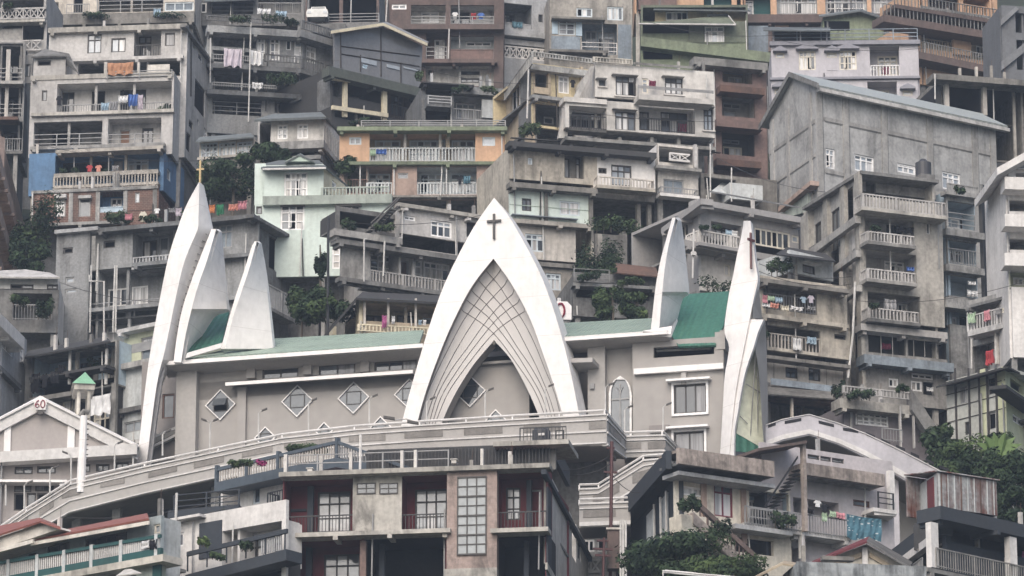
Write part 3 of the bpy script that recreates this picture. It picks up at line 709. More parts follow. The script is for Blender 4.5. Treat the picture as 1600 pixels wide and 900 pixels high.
# right wing
C.face(943, 535, 1000, 745, '', w=0.0)
C.face(988, 535, 1133, 745, 'O 1021 543 1116 553\nW 1053 602 1104 644 d3.g\nW 1053 676 1101 720 d2.g', w=0.7)
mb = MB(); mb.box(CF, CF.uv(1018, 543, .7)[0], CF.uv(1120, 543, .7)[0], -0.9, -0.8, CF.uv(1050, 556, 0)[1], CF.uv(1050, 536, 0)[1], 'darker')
for i in range(2): mb.tube([CF.pt(CF.uv(1026, 550, 0)[0], 0.1+i*0.15, CF.uv(1026, 549-i*4, 0)[1]), CF.pt(CF.uv(1112, 545, 0)[0], 0.1+i*0.15, CF.uv(1112, 545-i*4, 0)[1])], 0.07, 'pipew')
C.part('vent_slot', mb)
C.bx('wall_block', 1117, 519, 1133, 545, -1.0, 0.75, 'mauvel')
C.bx('band', 990, 576, 1130, 575.5, 0.72, 1.0, 'chw')
C.bx('pilaster', 1064, 580, 1072, 600, 0.72, 0.9, 'mauvel')
def surround(x0, y0, x1, y1, w, hood=True):
    u0, u1, z0, z1 = C.rect(x0, y0, x1, y1, w); t = 0.13; mb = MB()
    for q in ((u0-t, u0, z0-t, z1+t), (u1, u1+t, z0-t, z1+t), (u0, u1, z0-t, z0), (u0, u1, z1, z1+t)): mb.box(CF, *q[:2], w+0.003, w+0.1, *q[2:], 'fw')
    if hood: mb.box(CF, u0-0.35, u1+0.3, w+0.003, w+0.5, z1+t+0.003, z1+t+0.12, 'fw')
    C.part('window_surround', mb)
surround(1053, 602, 1104, 644, 0.7); surround(1053, 676, 1101, 720, 0.7)
C.bx('ledge', 1014, 665, 1045, 672, 0.72, 0.95, 'mauved')
# pointed window of the right wing
def lancet(cx, y0, y1, hw, w):
    def out(k, dz):
        L = []
        for i in range(9):
            t = i/8; L.append((cx-hw*k*math.cos(t*1.25), y0+hw*1.55*(1-math.sin(t*1.25)/math.sin(1.25))))
        L = [(cx-hw*k, y1)]+L; L[-1] = (cx, y0-dz)
        return L+[(2*cx-x, y) for x, y in L[-2::-1]]
    A, Bq = out(1.0, 4), out(0.82, -2)
    A = [CF.uv(x, y, w) for x, y in A]; Bq = [CF.uv(x, y, w) for x, y in Bq]
    mb = MB()
    for i in range(len(A)-1): mb.prism(CF, [A[i], Bq[i], Bq[i+1], A[i+1]], w+0.003, w+0.14, 'fw')
    o = C.part('pointed_window', mb)
    pm = MB(); pm.prism(CF, Bq[::-1], w-0.1, w+0.02, 'glassm'); C.part('pane', pm, o)
    mm = MB(); uc = CF.uv(cx, y1, w)[0]; z0 = CF.uv(cx, y1, w)[1]; zt = CF.uv(cx, y0+32, w)[1]; z1 = CF.uv(cx, y0+8, w)[1]; hu = CF.uv(cx+hw*.8, y1, w)[0]-uc
    mm.box(CF, uc-0.04, uc+0.04, w+0.022, w+0.07, z0, z1, 'fg'); mm.box(CF, uc-hu, uc+hu, w+0.022, w+0.08, zt-0.05, zt+0.05, 'fg')
    for s_ in (-1, 1):
        for i in range(5):
            a, b = i/5*1.3, (i+1)/5*1.3
            mm.tube([CF.pt(uc+s_*hu*(0.5-0.5*math.cos(a)*1.0), w+0.05, zt+(z1-zt)*0.8*math.sin(a)), CF.pt(uc+s_*hu*(0.5-0.5*math.cos(b)), w+0.05, zt+(z1-zt)*0.8*math.sin(b))], 0.025, 'fg', 4)
    C.part('mullion', mm, o)
lancet(970, 592, 745, 18, 0.02)
# small canopy right of the arch and the notice box on the wall
C.quad('canopy', [(890, 560, 1.6), (926, 559, 1.6), (940, 573, 0.1), (892, 577, 0.1)], 0.25, 'mauvel')
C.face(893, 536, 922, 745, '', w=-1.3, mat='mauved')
C.bx('wall_lamp', 921, 599, 928, 607, 0.5, 0.65, 'fg')
# --- the pointed arch porch
AL = cat([(772, 309), (745, 347), (718, 395), (692, 450), (669, 515), (651, 575), (637, 625), (625, 672)])
AR = cat([(772, 309), (793, 335), (820, 381), (845, 430), (866, 487), (884, 550), (897, 607), (907, 660)])
IL = cat([(771, 404), (737, 448), (707, 505), (682, 565), (663, 620), (649, 672)])
IR = cat([(771, 404), (800, 445), (829, 500), (851, 560), (868, 610), (884, 665)])
OL = cat([(772, 532), (742, 567), (717, 605), (699, 640), (686, 672)])
OR = cat([(772, 532), (797, 560), (820, 600), (838, 640), (850, 672)])
AW = 2.4
def strip_mesh(mb, Aq, Bq, w0, w1, mat):
    for i in range(len(Aq)-1):
        q = [CF.uv(*Aq[i], w1), CF.uv(*Bq[i], w1), CF.uv(*Bq[i+1], w1), CF.uv(*Aq[i+1], w1)]
        mb.prism(CF, q, w0, w1, mat)
def resample(c, n):
    d = [0]
    for a, b in zip(c, c[1:]): d.append(d[-1]+math.dist(a, b))
    out = []
    for i in range(n+1):
        s_ = d[-1]*i/n
        for j in range(len(d)-1):
            if d[j] <= s_+1e-9 <= d[j+1]+1e-6:
                t = (s_-d[j])/max(1e-9, d[j+1]-d[j]); out.append((c[j][0]+(c[j+1][0]-c[j][0])*t, c[j][1]+(c[j+1][1]-c[j][1])*t)); break
        else: out.append(c[-1])
    return out
def arch_rim():
    """solid white rim: front, outer flank back to the church, inner flank"""
    mb = MB(); n = 34
    a, b, c, d = (resample(q, n) for q in (AL, IL, AR, IR))
    def pw(p, w): u, z = CF.uv(*p, AW); return CF.pt(u, w, z)
    for A_, B_, flip in ((a, b, False), (c, d, True)):
        for i in range(n):
            q = [pw(A_[i+1], AW), pw(B_[i+1], AW), pw(B_[i], AW), pw(A_[i], AW)]
            mb.face(q[::-1] if flip else q, 'chw')
            q = [pw(A_[i], AW), pw(A_[i], 0.3), pw(A_[i+1], 0.3), pw(A_[i+1], AW)]
            mb.face(q[::-1] if flip else q, 'chw')
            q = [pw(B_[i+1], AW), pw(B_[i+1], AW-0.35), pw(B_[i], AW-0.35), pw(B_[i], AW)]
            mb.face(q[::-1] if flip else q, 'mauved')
            q = [pw(B_[i+1], 0.3), pw(A_[i+1], 0.3), pw(A_[i], 0.3), pw(B_[i], 0.3)]
            mb.face(q[::-1] if flip else q, 'chw')
    return smooth(C.part('arch', mb))
arch = arch_rim()
def panel_w(px, py):
    xl = lerp_rows(IL, [py])[0]; xr = lerp_rows(IR, [py])[0]
    d = max(0, min(px-xl, xr-px)); return AW-0.35-0.8*(1-math.exp(-d/28.0))
def arch_panel():
    mb = MB(); rows = 46; ys = [404.5+(668-404.5)*i/rows for i in range(rows+1)]
    def pt(x, y): w = panel_w(x, y); u, z = CF.uv(x, y, w); return CF.pt(u, w, z)
    nc = 8
    for side in (0, 1):
        G = []
        for y in ys:
            xl, = lerp_rows(IL, [y]); xr, = lerp_rows(IR, [y])
            cl, = lerp_rows(OL, [y]); cr, = lerp_rows(OR, [y])
            if y <= 533: mid = (xl+xr)/2; mid = mid+(772-mid)*max(0, (y-440)/93) if y > 440 else mid; a, b = ((xl, mid) if side == 0 else (mid, xr))
            else: a, b = ((xl, cl) if side == 0 else (cr, xr))
            G.append([pt(a+(b-a)*j/nc, y) for j in range(nc+1)])
        for i in range(rows):
            for j in range(nc): mb.face([G[i+1][j], G[i+1][j+1], G[i][j+1], G[i][j]], 'panelg')
        # reveal of the inner opening back to the wall
        k = [i for i, y in enumerate(ys) if y > 531][0]
        for i in range(k, rows):
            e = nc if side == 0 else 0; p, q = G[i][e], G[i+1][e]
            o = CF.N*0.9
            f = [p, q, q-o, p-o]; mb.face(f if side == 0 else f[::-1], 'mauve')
    return smooth(C.part('ribbed_panel', mb, arch), 40)
arch_panel()
plain('ribg', (0.13, 0.12, 0.115), .6)
RIB = [[(655, 664), (667, 617), (684, 578), (705, 536), (725, 499), (747, 469), (762, 446), (785, 421)],
       [(664, 664), (675, 626), (695, 580), (715, 543), (737, 507), (757, 479), (781, 453), (797, 436)],
       [(670, 664), (683, 619), (705, 578), (732, 541), (756, 507), (782, 476), (810, 452)],
       [(675, 664), (690, 619), (717, 575), (744, 538), (776, 499), (803, 477), (819, 467)],
       [(679, 664), (700, 614), (732, 568), (766, 526), (793, 503), (829, 481)]]
mb = MB()
for rb in RIB:
    for mir in (0, 1):
        c = [((771+(771-x)*(0.93 if y > 540 else 0.97), y) if mir else (x, y)) for x, y in rb]
        c = resample(cat(c, 5), 22); pts = []
        for x, y in c:
            xl, = lerp_rows(IL, [y]); xr, = lerp_rows(IR, [y]); x = min(max(x, xl+1), xr-1)
            w = panel_w(x, y)+0.01; u, z = CF.uv(x, y, w); pts.append(CF.pt(u, w, z))
        mb.tube(pts, 0.02, 'ribg', 4)
C.part('rib_joint', mb, arch)
mb = MB(); u, z = CF.uv(772.5, 346, AW); zt = CF.uv(772.5, 335, AW)[1]; zb = CF.uv(772, 374, AW)[1]; hw = CF.uv(783.5, 346, AW)[0]-u
mb.box(CF, u-0.06, u+0.06, AW+0.02, AW+0.14, zb, zt, 'fd'); mb.box(CF, u-hw, u-0.06, AW+0.02, AW+0.14, z-0.06, z+0.06, 'fd'); mb.box(CF, u+0.06, u+hw, AW+0.02, AW+0.14, z-0.06, z+0.06, 'fd')
C.part('cross', mb, arch)
mb = MB(); uu = [CF.uv(x, 568, 0.05)[0] for x in (742, 815)]; zz = CF.uv(770, 566, 0.05)[1]; mb.box(CF, uu[0], uu[1], 0.02, 0.3, zz-0.15, zz, 'mauvel'); C.part('lintel', mb)
# --- spires
L1 = cat([(311, 284), (291, 321), (277.5, 357), (264, 399), (255, 440), (247, 482), (239, 525), (230, 582), (222, 650), (213, 735)])
R1 = [(311.5, 285), (309.6, 357)]+cat([(309.6, 357), (289, 406), (277.5, 452), (268, 497), (257, 550), (247, 590), (238, 650), (228, 735)])[1:]
X1 = [(312.5, 284.5), (328, 357)]+cat([(330, 359), (317, 396), (303, 440), (289, 482), (279, 527), (271, 566)])+[(258, 572), (248, 595), (240, 650), (230, 735)]
bl = blade('spire', [L1, R1, X1], [lambda t: 1.6, lambda t: 2.3, lambda t: 2.2-1.1*min(1, t*5)-3.2*max(0, (t-0.66)*2.6)], 285, 735, 60, 0.7)
mb = MB()
for i in range(19):
    y = 366+i*10.3; x = lerp_rows([(321, 362), (307, 397), (293, 440), (281, 482), (270, 527), (262, 563)], [y])[0]
    mb = MB(); u, z = CF.uv(x, y, 1.5); mb.box(CF, u-0.13, u+0.13, 1.15, 1.55, z-0.02, z+0.02, 'fg'); mb.box(CF, u-0.15, u-0.11, 1.0, 1.5, z-0.09, z+0.02, 'fg'); C.part('ladder_rung', mb, bl)
mb = MB(); u, z = CF.uv(312.5, 286, 2.0); zt = CF.uv(312.5, 251, 2.0)[1]; zc = CF.uv(312.5, 265, 2.0)[1]
mb.box(CF, u-0.045, u+0.045, 1.9, 2.05, z-0.2, zt, 'goldm'); mb.box(CF, u-0.22, u-0.045, 1.92, 2.03, zc-0.03, zc+0.06, 'goldm'); mb.box(CF, u+0.045, u+0.22, 1.92, 2.03, zc-0.03, zc+0.06, 'goldm')
C.part('cross', mb, bl)
blade('spire', [cat([(331, 357), (313, 402), (300, 436), (285, 482), (277, 522), (271, 566)]), cat([(337.5, 358), (325, 402), (308, 451), (296, 497), (288.5, 531), (283, 566)]), cat([(342, 359), (347.4, 418), (355, 484)])+[(332, 489), (312, 520), (294, 551), (287, 566)]], [1.9, 2.0, -0.3], 358, 566, 40, 0.55)
blade('spire', [cat([(398, 377), (392.7, 387), (379.5, 429), (368, 463), (357, 501), (345, 545)]), cat([(401, 377), (389, 421), (377.6, 455), (362.5, 501), (352, 545)]), cat([(405, 377), (411, 410), (417, 452), (425.6, 530), (427, 545)])], [0.6, 0.75, -1.0], 377, 545, 30, 0.45)
blade('spire', [cat([(1050.5, 340), (1042, 370), (1033, 403), (1025.5, 441), (1021, 477), (1017, 514)]), cat([(1055.5, 340), (1042, 397), (1035, 454), (1030, 514)]), cat([(1061, 340), (1066.7, 385), (1071, 425), (1073, 457), (1064, 461), (1055, 494), (1049, 514)])], [0.9, 1.2, -1.2], 340, 514, 30, 0.6)
C.quad('roof_trim', [(1004, 517, 1.7), (1050, 509, 1.4), (1058, 497, 0.6), (1048, 522, 1.5)], 0.2, 'chw')
LD = cat([(1162, 345), (1158, 370), (1151, 401), (1145.5, 430), (1140, 454), (1135.5, 481), (1132, 508), (1133, 524), (1139, 540), (1137, 560), (1132, 590), (1129, 644), (1125, 710)])
MD = cat([(1164, 345), (1161, 390), (1154, 430), (1149, 470), (1146, 510), (1144, 550), (1140, 590), (1135, 644), (1130, 710)])
RD = cat([(1172.5, 345), (1175.5, 370), (1181, 414), (1184, 438), (1178, 465), (1171, 500), (1163, 540), (1153, 590), (1146, 640), (1140, 710)])
d1 = blade('spire', [LD, MD, RD], [1.7, 2.0, 2.4], 345, 710, 50, 0.6)
blade('spire', [cat([(1172, 500), (1163, 540), (1152, 600), (1145, 650), (1137, 712)]), cat([(1193.5, 498.5), (1184, 520), (1178, 541), (1165.5, 578), (1158, 613), (1153, 644), (1148, 673), (1147, 712)])], [2.2, 2.6], 499, 712, 40, 0.35)
C.quad('spire_side', [(1184, 438, 2.2), (1177, 470, 2.2), (1177.5, 498, 2.2), (1191, 498, 0.6), (1187, 460, 0.6)], 0.2, 'mauve')
blade('spire_side', [cat([(1193, 499), (1186, 520), (1180, 541), (1185, 575), (1189, 631), (1192, 676), (1196, 704)]), cat([(1194, 499), (1196, 530), (1197.5, 587), (1198.5, 631), (1199, 704)])], [2.3, 0.3], 500, 704, 24, 0.25, 'mauve')
plain('glasspanel', (0.62, 0.64, 0.52), 0.25, 0.5)
C.quad('glass_wall', [(1180, 541, 1.07), (1166, 578, 1.5), (1158, 613, 1.75), (1152, 655, 1.94), (1150, 678, 2.0), (1192, 702, 0.7), (1189, 631, 0.79), (1185, 575, 0.92)], 0.1, 'glasspanel')
C.quad('roof_skirt', [(1149, 676, 2.1), (1147, 705, 2.2), (1193, 709, 0.8), (1193, 700, 0.75)], 0.1, GD)
mb = MB()
for q in (((1181, 548, 1.95), (1172, 690, 1.3)), ((1184, 580, 1.4), (1184, 695, 0.9)), ((1166, 600, 2.0), (1189, 614, 0.85)), ((1156, 650, 2.05), (1168, 662, 1.6))):
    a, b = (CF.pt(CF.uv(x, y, w+.06)[0], w+.06, CF.uv(x, y, w+.06)[1]) for x, y, w in q); mb.tube([a, b], 0.03, 'fg', 4)
C.part('glazing_bar', mb)
mb = MB()
u, z = CF.uv(1173, 372, 2.55); zt = CF.uv(1173, 364, 2.55)[1]; zb = CF.uv(1172, 420, 2.55)[1]
plain('crossred', (0.1, 0.03, 0.03), 0.5)
mb.box(CF, u-0.05, u+0.05, 2.45, 2.65, zb, zt, 'crossred'); mb.hexa([CF.pt(u+a, 2.55+b, z+c) for c in (-0.2, -0.06) for a, b in ((-0.14, 0.3), (-0.06, 0.3), (0.2, -0.2), (0.1, -0.2))], 'crossred')
C.part('cross', mb, d1)
# gable end of the right wing, closing walls and floor
mb = MB(); u0 = CF.uv(236, 640, 0)[0]; u1 = CF.uv(1133, 640, .7)[0]; zb = CF.uv(600, 745)[1]; zt = CF.uv(1000, 528, 0)[1]
mb.box(CF, u1-0.3, u1-0.05, -12, 0.45, zb, zt, 'mauve'); mb.box(CF, u0, u0+0.3, -12, -1.85, zb, CF.uv(300, 566)[1], 'mauve'); mb.box(CF, u0+0.3, u1-0.3, -12.2, -12, zb, CF.uv(300, 540)[1], 'mauve')
mb.box(CF, u0+0.3, u1-0.3, -12, -2, zb-0.3, zb, 'mauved'); mb.box(CF, u0+0.3, u1-0.3, -11.9, -2.3, CF.uv(300, 570)[1]-0.1, CF.uv(300, 570)[1]+0.2, 'mauved')
C.part('rear_wall', mb)
# ================================================================== RAMP AND STAIRS IN FRONT OF THE CHURCH
def ramp(name, label, fr, top, hts, w=0.0, deep=3.0, bands=(), insets=(), rail=True, mat='mauvel', group=None):
    """parapet along a sloping deck: top = photo points of its coping, hts = photo heights at those points"""
    Q = []
    for (x, y), h in zip(top, hts):
        u, z = fr.uv(x, y, w); Q.append((u, z, z-fr.uv(x, y+h, w)[1]))
    c = fr.pt(sum(q[0] for q in Q)/len(Q), w-1, min(q[1]-q[2] for q in Q))
    root = empty(name, c); tag(root, label, 'walkway', group)
    def seg(mb, a, b, f0, f1, w0, w1, m):
        mb.prism(fr, [(a[0], a[1]-a[2]*f1), (b[0], b[1]-b[2]*f1), (b[0], b[1]-b[2]*f0), (a[0], a[1]-a[2]*f0)], w0, w1, m)
    mb = MB()
    for a, b in zip(Q, Q[1:]): seg(mb, a, b, 0.03, 1, w-0.25, w, mat)
    mb.build('parapet', root)
    mb = MB()
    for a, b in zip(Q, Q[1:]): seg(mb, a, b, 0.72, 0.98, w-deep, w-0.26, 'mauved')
    mb.build('deck', root)
    mb = MB()
    for f, t in bands:
        for a, b in zip(Q, Q[1:]): seg(mb, a, b, f, f+t*.8, w+0.003, w+0.07, 'bandw')
    mb.build('white_band', root)
    if rail:
        mb = MB(); pts = [fr.pt(q[0], w-0.12, q[1]+0.22) for q in Q]; mb.tube(pts, 0.07, 'bandw')
        for a, b in zip(Q, Q[1:]):
            n = max(1, int(abs(b[0]-a[0])/2.2))
            for i in range(n): t = i/n; mb.tube([fr.pt(a[0]+(b[0]-a[0])*t, w-0.12, a[1]+(b[1]-a[1])*t-0.1), fr.pt(a[0]+(b[0]-a[0])*t, w-0.12, a[1]+(b[1]-a[1])*t+0.2)], 0.05, 'chw')
        mb.build('handrail', root)
    if insets:
        for (xa, ya, xb, yb, h) in insets:
            mb = MB(); a = fr.uv(xa, ya, w); b = fr.uv(xb, yb, w); ha = a[1]-fr.uv(xa, ya+h, w)[1]
            mb.prism(fr, [(a[0], a[1]-ha), (b[0], b[1]-ha), b, a], w+0.003, w+0.03, 'inset'); mb.build('inset_panel', root)
    return root, Q
plaster('bandw', (0.6, 0.585, 0.57), .25, dirt=(.25, .24, .22)); plaster('inset', (0.24, 0.225, 0.21), 0.3, fine=9)
RF = Frame.line((400, 705), (945, 672), 233)
RF = Frame(P(640, 690, 233), Vector((1, -0.16, 0)))
top = [(-110, 905), (40, 800), (110, 756), (225, 729), (340, 705), (440, 684), (553, 671), (655, 664), (800, 655), (947, 646.5)]
hts = [40, 42, 46, 44, 43, 43, 44, 44, 46, 48]
ins = [(22, 818, 44, 802, 12), (62, 794, 84, 779, 13), (97, 767, 126, 760, 12), (157, 750, 195, 743, 12), (232, 735, 277, 724, 12), (303, 720, 350, 710, 12), (378, 703, 426, 694, 12), (444, 690, 520, 680, 12), (545, 680, 602, 677, 11), (632, 674, 692, 671, 11), (725, 668, 785, 665, 12), (818, 664, 876, 661, 12), (920, 659, 947, 657.5, 12)]
rp, _ = ramp('church_ramp', 'long mauve ramp parapet with white bands rising in front of the church', RF, top, hts, bands=((0.0, 0.06), (0.17, 0.05), (0.55, 0.06), (0.93, 0.05)), insets=ins, deep=4)
for x, y, dx in ((178, 782, 5), (115, 800, 5), (333, 752, 5), (700, 705, 6), (846, 700, 7), (560, 712, 6)):
    u, z = RF.uv(x, y, -1); mb = MB(); mb.box(RF, u-0.22, u+0.22, -2, -1.5, ground_z(235)-1, z+0.3, 'concl'); mb.build('column', rp)
mb = MB(); ua, za = RF.uv(-30, 870, -4); ub, _ = RF.uv(980, 700, -4)
for (xa, ya), (xb, yb) in zip(top, top[1:]):
    a, b = RF.uv(xa, ya+45, -4.1), RF.uv(xb, yb+45, -4.1); mb.prism(RF, [(a[0], 44), (b[0], 44), b, a], -4.4, -4.1, 'concd')
mb.build('retaining_wall', rp)
# the bend: returns back to the landing, then the stair flights
SF = Frame(P(975, 690, 236.5), Vector((1, -0.05, 0)))
BF = Frame.line((948, 646.5), (976, 681.5), RF.pt(*[RF.uv(947, 646, 0)[0], 0, 0]).y)
ramp('church_landing', 'mauve parapet return at the corner of the church ramp', BF, [(948, 646.5), (977, 681)], [50, 36], bands=((0.0, 0.07), (0.17, 0.05), (0.55, 0.07), (0.93, 0.06)), insets=[(951, 662, 970, 685, 10)], deep=1.0)
ramp('stair_landing', 'level mauve parapet with two dark inset panels below the pointed window', SF, [(975, 681), (1038, 679)], [34, 34], bands=((0.0, 0.08), (0.2, 0.06), (0.72, 0.08)), insets=[(975, 692, 1002, 691, 10), (1012, 691, 1040, 689, 11)], deep=3)
EF = Frame.line((1038, 679), (1062, 704), SF.pt(SF.uv(1038, 679, 0)[0], 0, 0).y)
ramp('stair_return', 'short mauve parapet running down behind the slate building', EF, [(1038, 679), (1066, 708)], [34, 34], bands=((0.0, 0.08), (0.2, 0.06), (0.72, 0.08)), deep=1)
TF = Frame(P(975, 750, 232.5), Vector((1, -0.05, 0)))
ramp('upper_stair', 'mauve stair parapet climbing to the right below the church landing', TF, [(905, 763), (935, 762), (1005, 718), (1042, 715)], [42, 40, 44, 30], bands=((0.0, 0.08), (0.2, 0.06)), insets=[(926, 775, 968, 752, 16), (988, 740, 1024, 730, 16)], deep=3)
ramp('lower_stair', 'lowest mauve parapet with a broad white lower edge beside the utility pole', Frame(P(940, 800, 230.5), Vector((1, -0.03, 0))), [(905, 786), (985, 783)], [38, 38], bands=((0.0, 0.09), (0.22, 0.06), (0.8, 0.2)), insets=[(911, 798, 962, 796, 11)], deep=3)
ramp('inner_stair', 'narrow mauve stair string between the two stair parapets', Frame(P(960, 770, 231.6), Vector((1, -0.05, 0))), [(948, 788), (985, 767), (1020, 745)], [22, 22, 22], bands=((0.0, 0.16),), deep=0.6, rail=False)
# wall behind and below the stairs
WB = B('stair_wall', 'dark grey wall with a small white window under the church stairs', 'wall', (905, 722), (1000, 718), 236, 'concd', base=905)
WB.face(895, 690, 1010, 905, '', mat='mauved', w=-2.2)
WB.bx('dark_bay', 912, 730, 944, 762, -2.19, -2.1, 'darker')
WB.bx('column', 946, 700, 956, 762, -1.5, -1.1, 'mauve')
WB.face(905, 836, 962, 905, 'W 911 843 929 862 w2.o\nW 933 843 945 862 w1.o', mat='concl', w=1.0)
WB.rail(909, 874, 938, 895, 1.15, 'lat:wht')
# right approach ramp of the church
HF = Frame(P(1300, 690, 238), Vector((1, 0.1, 0)))
rr, _ = ramp('approach_ramp', 'pale mauve approach ramp curving down to the right of the church', HF, [(1196, 664), (1222, 655), (1264, 647), (1310, 661), (1352, 677), (1405, 702), (1489, 746)], [35, 34, 33, 34, 38, 44, 50], bands=((0.0, 0.04), (0.72, 0.28)), mat='lav', rail=False, deep=4)
mb = MB()
for x0, y0, x1, y1 in ((1200, 664, 1212, 660), (1226, 658, 1252, 653), (1279, 657, 1303, 663), (1317, 668, 1341, 672), (1353, 675, 1367, 681), (1377, 685, 1391, 692), (1400, 695, 1414, 701), (1423, 706, 1436, 712), (1446, 716, 1459, 722), (1468, 727, 1482, 732)):
    mb = MB(); a, b = HF.uv(x0, y0, 0), HF.uv(x1, y1, 0); mb.prism(HF, [(a[0], a[1]-0.17), (b[0], b[1]-0.17), b, a], 0.003, 0.02, 'darker'); mb.build('slot', rr)
for x, y in ((1399, 740), (1342, 712)):
    u, z = HF.uv(x, y, -.6); mb = MB(); mb.box(HF, u-0.2, u+0.2, -1.2, -0.8, ground_z(238)-2, z+0.3, 'lav'); mb.build('column', rr)
mb = MB(); 
for (xa, ya), (xb, yb) in (((1196, 690), (1264, 675)), ((1264, 675), (1352, 705)), ((1352, 705), (1489, 780))):
    a, b = HF.uv(xa, ya, -4.1), HF.uv(xb, yb, -4.1); mb.prism(HF, [(a[0], 44), (b[0], 44), b, a], -4.4, -4.1, 'mauve')
mb.build('retaining_wall', rr)
# ------------------------------------------------------------------ street lamps along the ramp
def lamp(x0, y0, x1, y1, d, label, double=False, side=1):
    a, b = P(x0, y1, d), P(x0, y0, d); mb = MB(); mb.tube([a, b], 0.05, 'pipew', 6, 0.04)
    root = mb.build('street_lamp', None, a); tag(root, label, 'street lamp', 'thin white street lamps along the church ramp')
    for s_ in ((side, -side) if double else (side,)):
        mb = MB(); mb.tube([b, b+Vector((0.1*s_, -0.05, 0.12)), b+Vector((0.24*s_, -0.1, 0.17))], 0.025, 'pipew', 5); mb.build('arm', root)
        h = b+Vector((0.32*s_, -0.1, 0.19)); mb = MB(); mb.hexa([h+Vector((p*0.15*s_, q*0.07, p*0.06+r)) for r in (-0.05, 0.04) for p, q in ((-1, -1), (1, -1), (1, 1), (-1, 1))], 'fd'); mb.build('lamp_head', root)
for i, (x, y0, y1, lb, db) in enumerate((
 (404, 646, 684, 'thin white street lamp just left of the second diamond window', False), (328, 662, 707, 'twin-armed white street lamp below the leftmost diamond window', True),
 (482, 630, 678, 'thin white street lamp at the right corner of the second diamond window', False), (577, 624, 668, 'thin white street lamp at the right corner of the third diamond window', False),
 (667, 628, 662, 'thin white street lamp in front of the left foot of the arch', False), (758, 614, 655, 'thin white street lamp in front of the wall inside the arch', False),
 (852, 608, 652, 'thin white street lamp in front of the right foot of the arch', False), (946, 606, 645, 'thin white street lamp on the pilaster right of the arch', False),
 (976, 641, 680, 'thin white street lamp in front of the pointed window', False), (1036, 637, 678, 'thin white street lamp left of the square window', False),
 (254, 679, 712, 'thin white street lamp at the foot of the tallest spire', False), (179, 697, 736, 'thin white street lamp right of the ladder mast', False),
 (111, 713, 752, 'thin white street lamp left of the ladder mast', False), (78, 735, 771, 'thin white street lamp above the open windows of the gabled hall', False), (38, 759, 795, 'lowest thin white street lamp on the ramp at the left edge', False))):
    lamp(x, y0, x, y1, 235.5 if x < 960 else 237.5, lb, db, -1 if x in (111, 851) else 1)
# leaning lamp arms at the arch foot
root = empty('flood_lamp', P(646, 662, 231)); tag(root, 'black flood lamp on a long horizontal arm at the foot of the arch', 'lamp')
mb = MB(); a = P(652, 660, 231.5); b = P(617, 656, 231); mb.tube([a, (a+b)/2+Vector((0, 0, 0.12)), b], 0.035, 'pipew'); mb.build('arm', root)
mb = MB()
for c in (P(608, 653, 231), P(645, 660, 231)): mb.hexa([c+Vector((p*0.3, q*0.12, r-p*0.05)) for r in (-0.07, 0.06) for p, q in ((-1, -1), (1, -1), (1, 1), (-1, 1))], 'fd')
mb.build('lamp_head', root)
# ================================================================== LEFT SIDE, TOP ROWS
G1 = 'stacked concrete houses on the hillside'
b = B('hillside_house', 'grey house at the top left corner with pierced lattice parapet and dark open floor', 'house', (0, 16), (72, 14), 320, 'concl', G1)
b.face(-20, -20, 72, 14, 'W 88 3 92 18 d1.g\nL 0 0 68 13 1.5 - concd', mat='conc')
b.rail(-20, 14, 70, 29, 0.6, 'lat:concl'); b.slab(-20, 29, 70, 0.5, 0.7, 0.3, 'concw')
b.face(-20, 34, 72, 90, 'L -18 38 34 62 2 solid:conc:0.9 dark\nL 36 38 69 62 2 - dark'); b.rail(35, 63, 64, 79, 0.25, 'lat:concl'); b.body(7)
bush(12, 9, 319, 22, 12, 'small plant behind the lattice parapet at the top left corner', seed=1)
b = B('hillside_house', 'open concrete frame house with white columns at the left edge', 'house', (0, 66), (35, 66), 313, 'concd', G1)
b.face(-20, 66, 35, 240, 'L -18 68 34 126 2.5 pipe:gry dark\nL -18 136 34 182 2.5 pipe:gry dark\nL -18 190 34 236 2.5 bar:gry dark', mat='concd'); b.body(6)
b.slab(-20, 126, 36, 0.35, 0.9, 0.2, 'conc'); b.slab(-20, 182, 28, 0.35, 1.2, 0.2, 'rust'); b.bx('column', 10, 77, 15, 126, -0.1, 0.2, 'offw'); b.bx('column', 8, 133, 12, 182, -0.1, 0.2, 'offw')
b.face(30, 86, 50, 130, 'W 36 100 47 120 d1.g', w=-1.0, mat='conc')
b = B('hillside_house', 'top left house with white louvred shutters and a weedy roof edge', 'house', (72, 30), (305, 26), 330, 'concl', G1)
b.face(72, -30, 305, 32, 'W 84 3 93 19 d1.o\nW 117 -15 131 20 d1.o\nL 156 -8 257 18 1.6 pipe:gry concd\nW 259 4 304 17 w3.b', mat='offw'); b.rail(106, 6, 141, 21, 0.8, 'bar:gry')
b.slab(72, 22, 305, 1.3, 0.9, 0.2, 'concd'); b.body(8)
bush(150, 24, 328.5, 60, 12, 'weeds along the roof edge of the top left house', 'leafd', 500, 2); bush(265, 25, 328.5, 70, 12, 'dark weeds at the right end of the top left roof edge', 'leafd', 500, 3)
cloth(b.fr, 240, 13, 251, 25, 1.0, 'lblue', 'blue plastic bag hanging on the weedy roof edge', None, 'plastic_bag', 'bag')
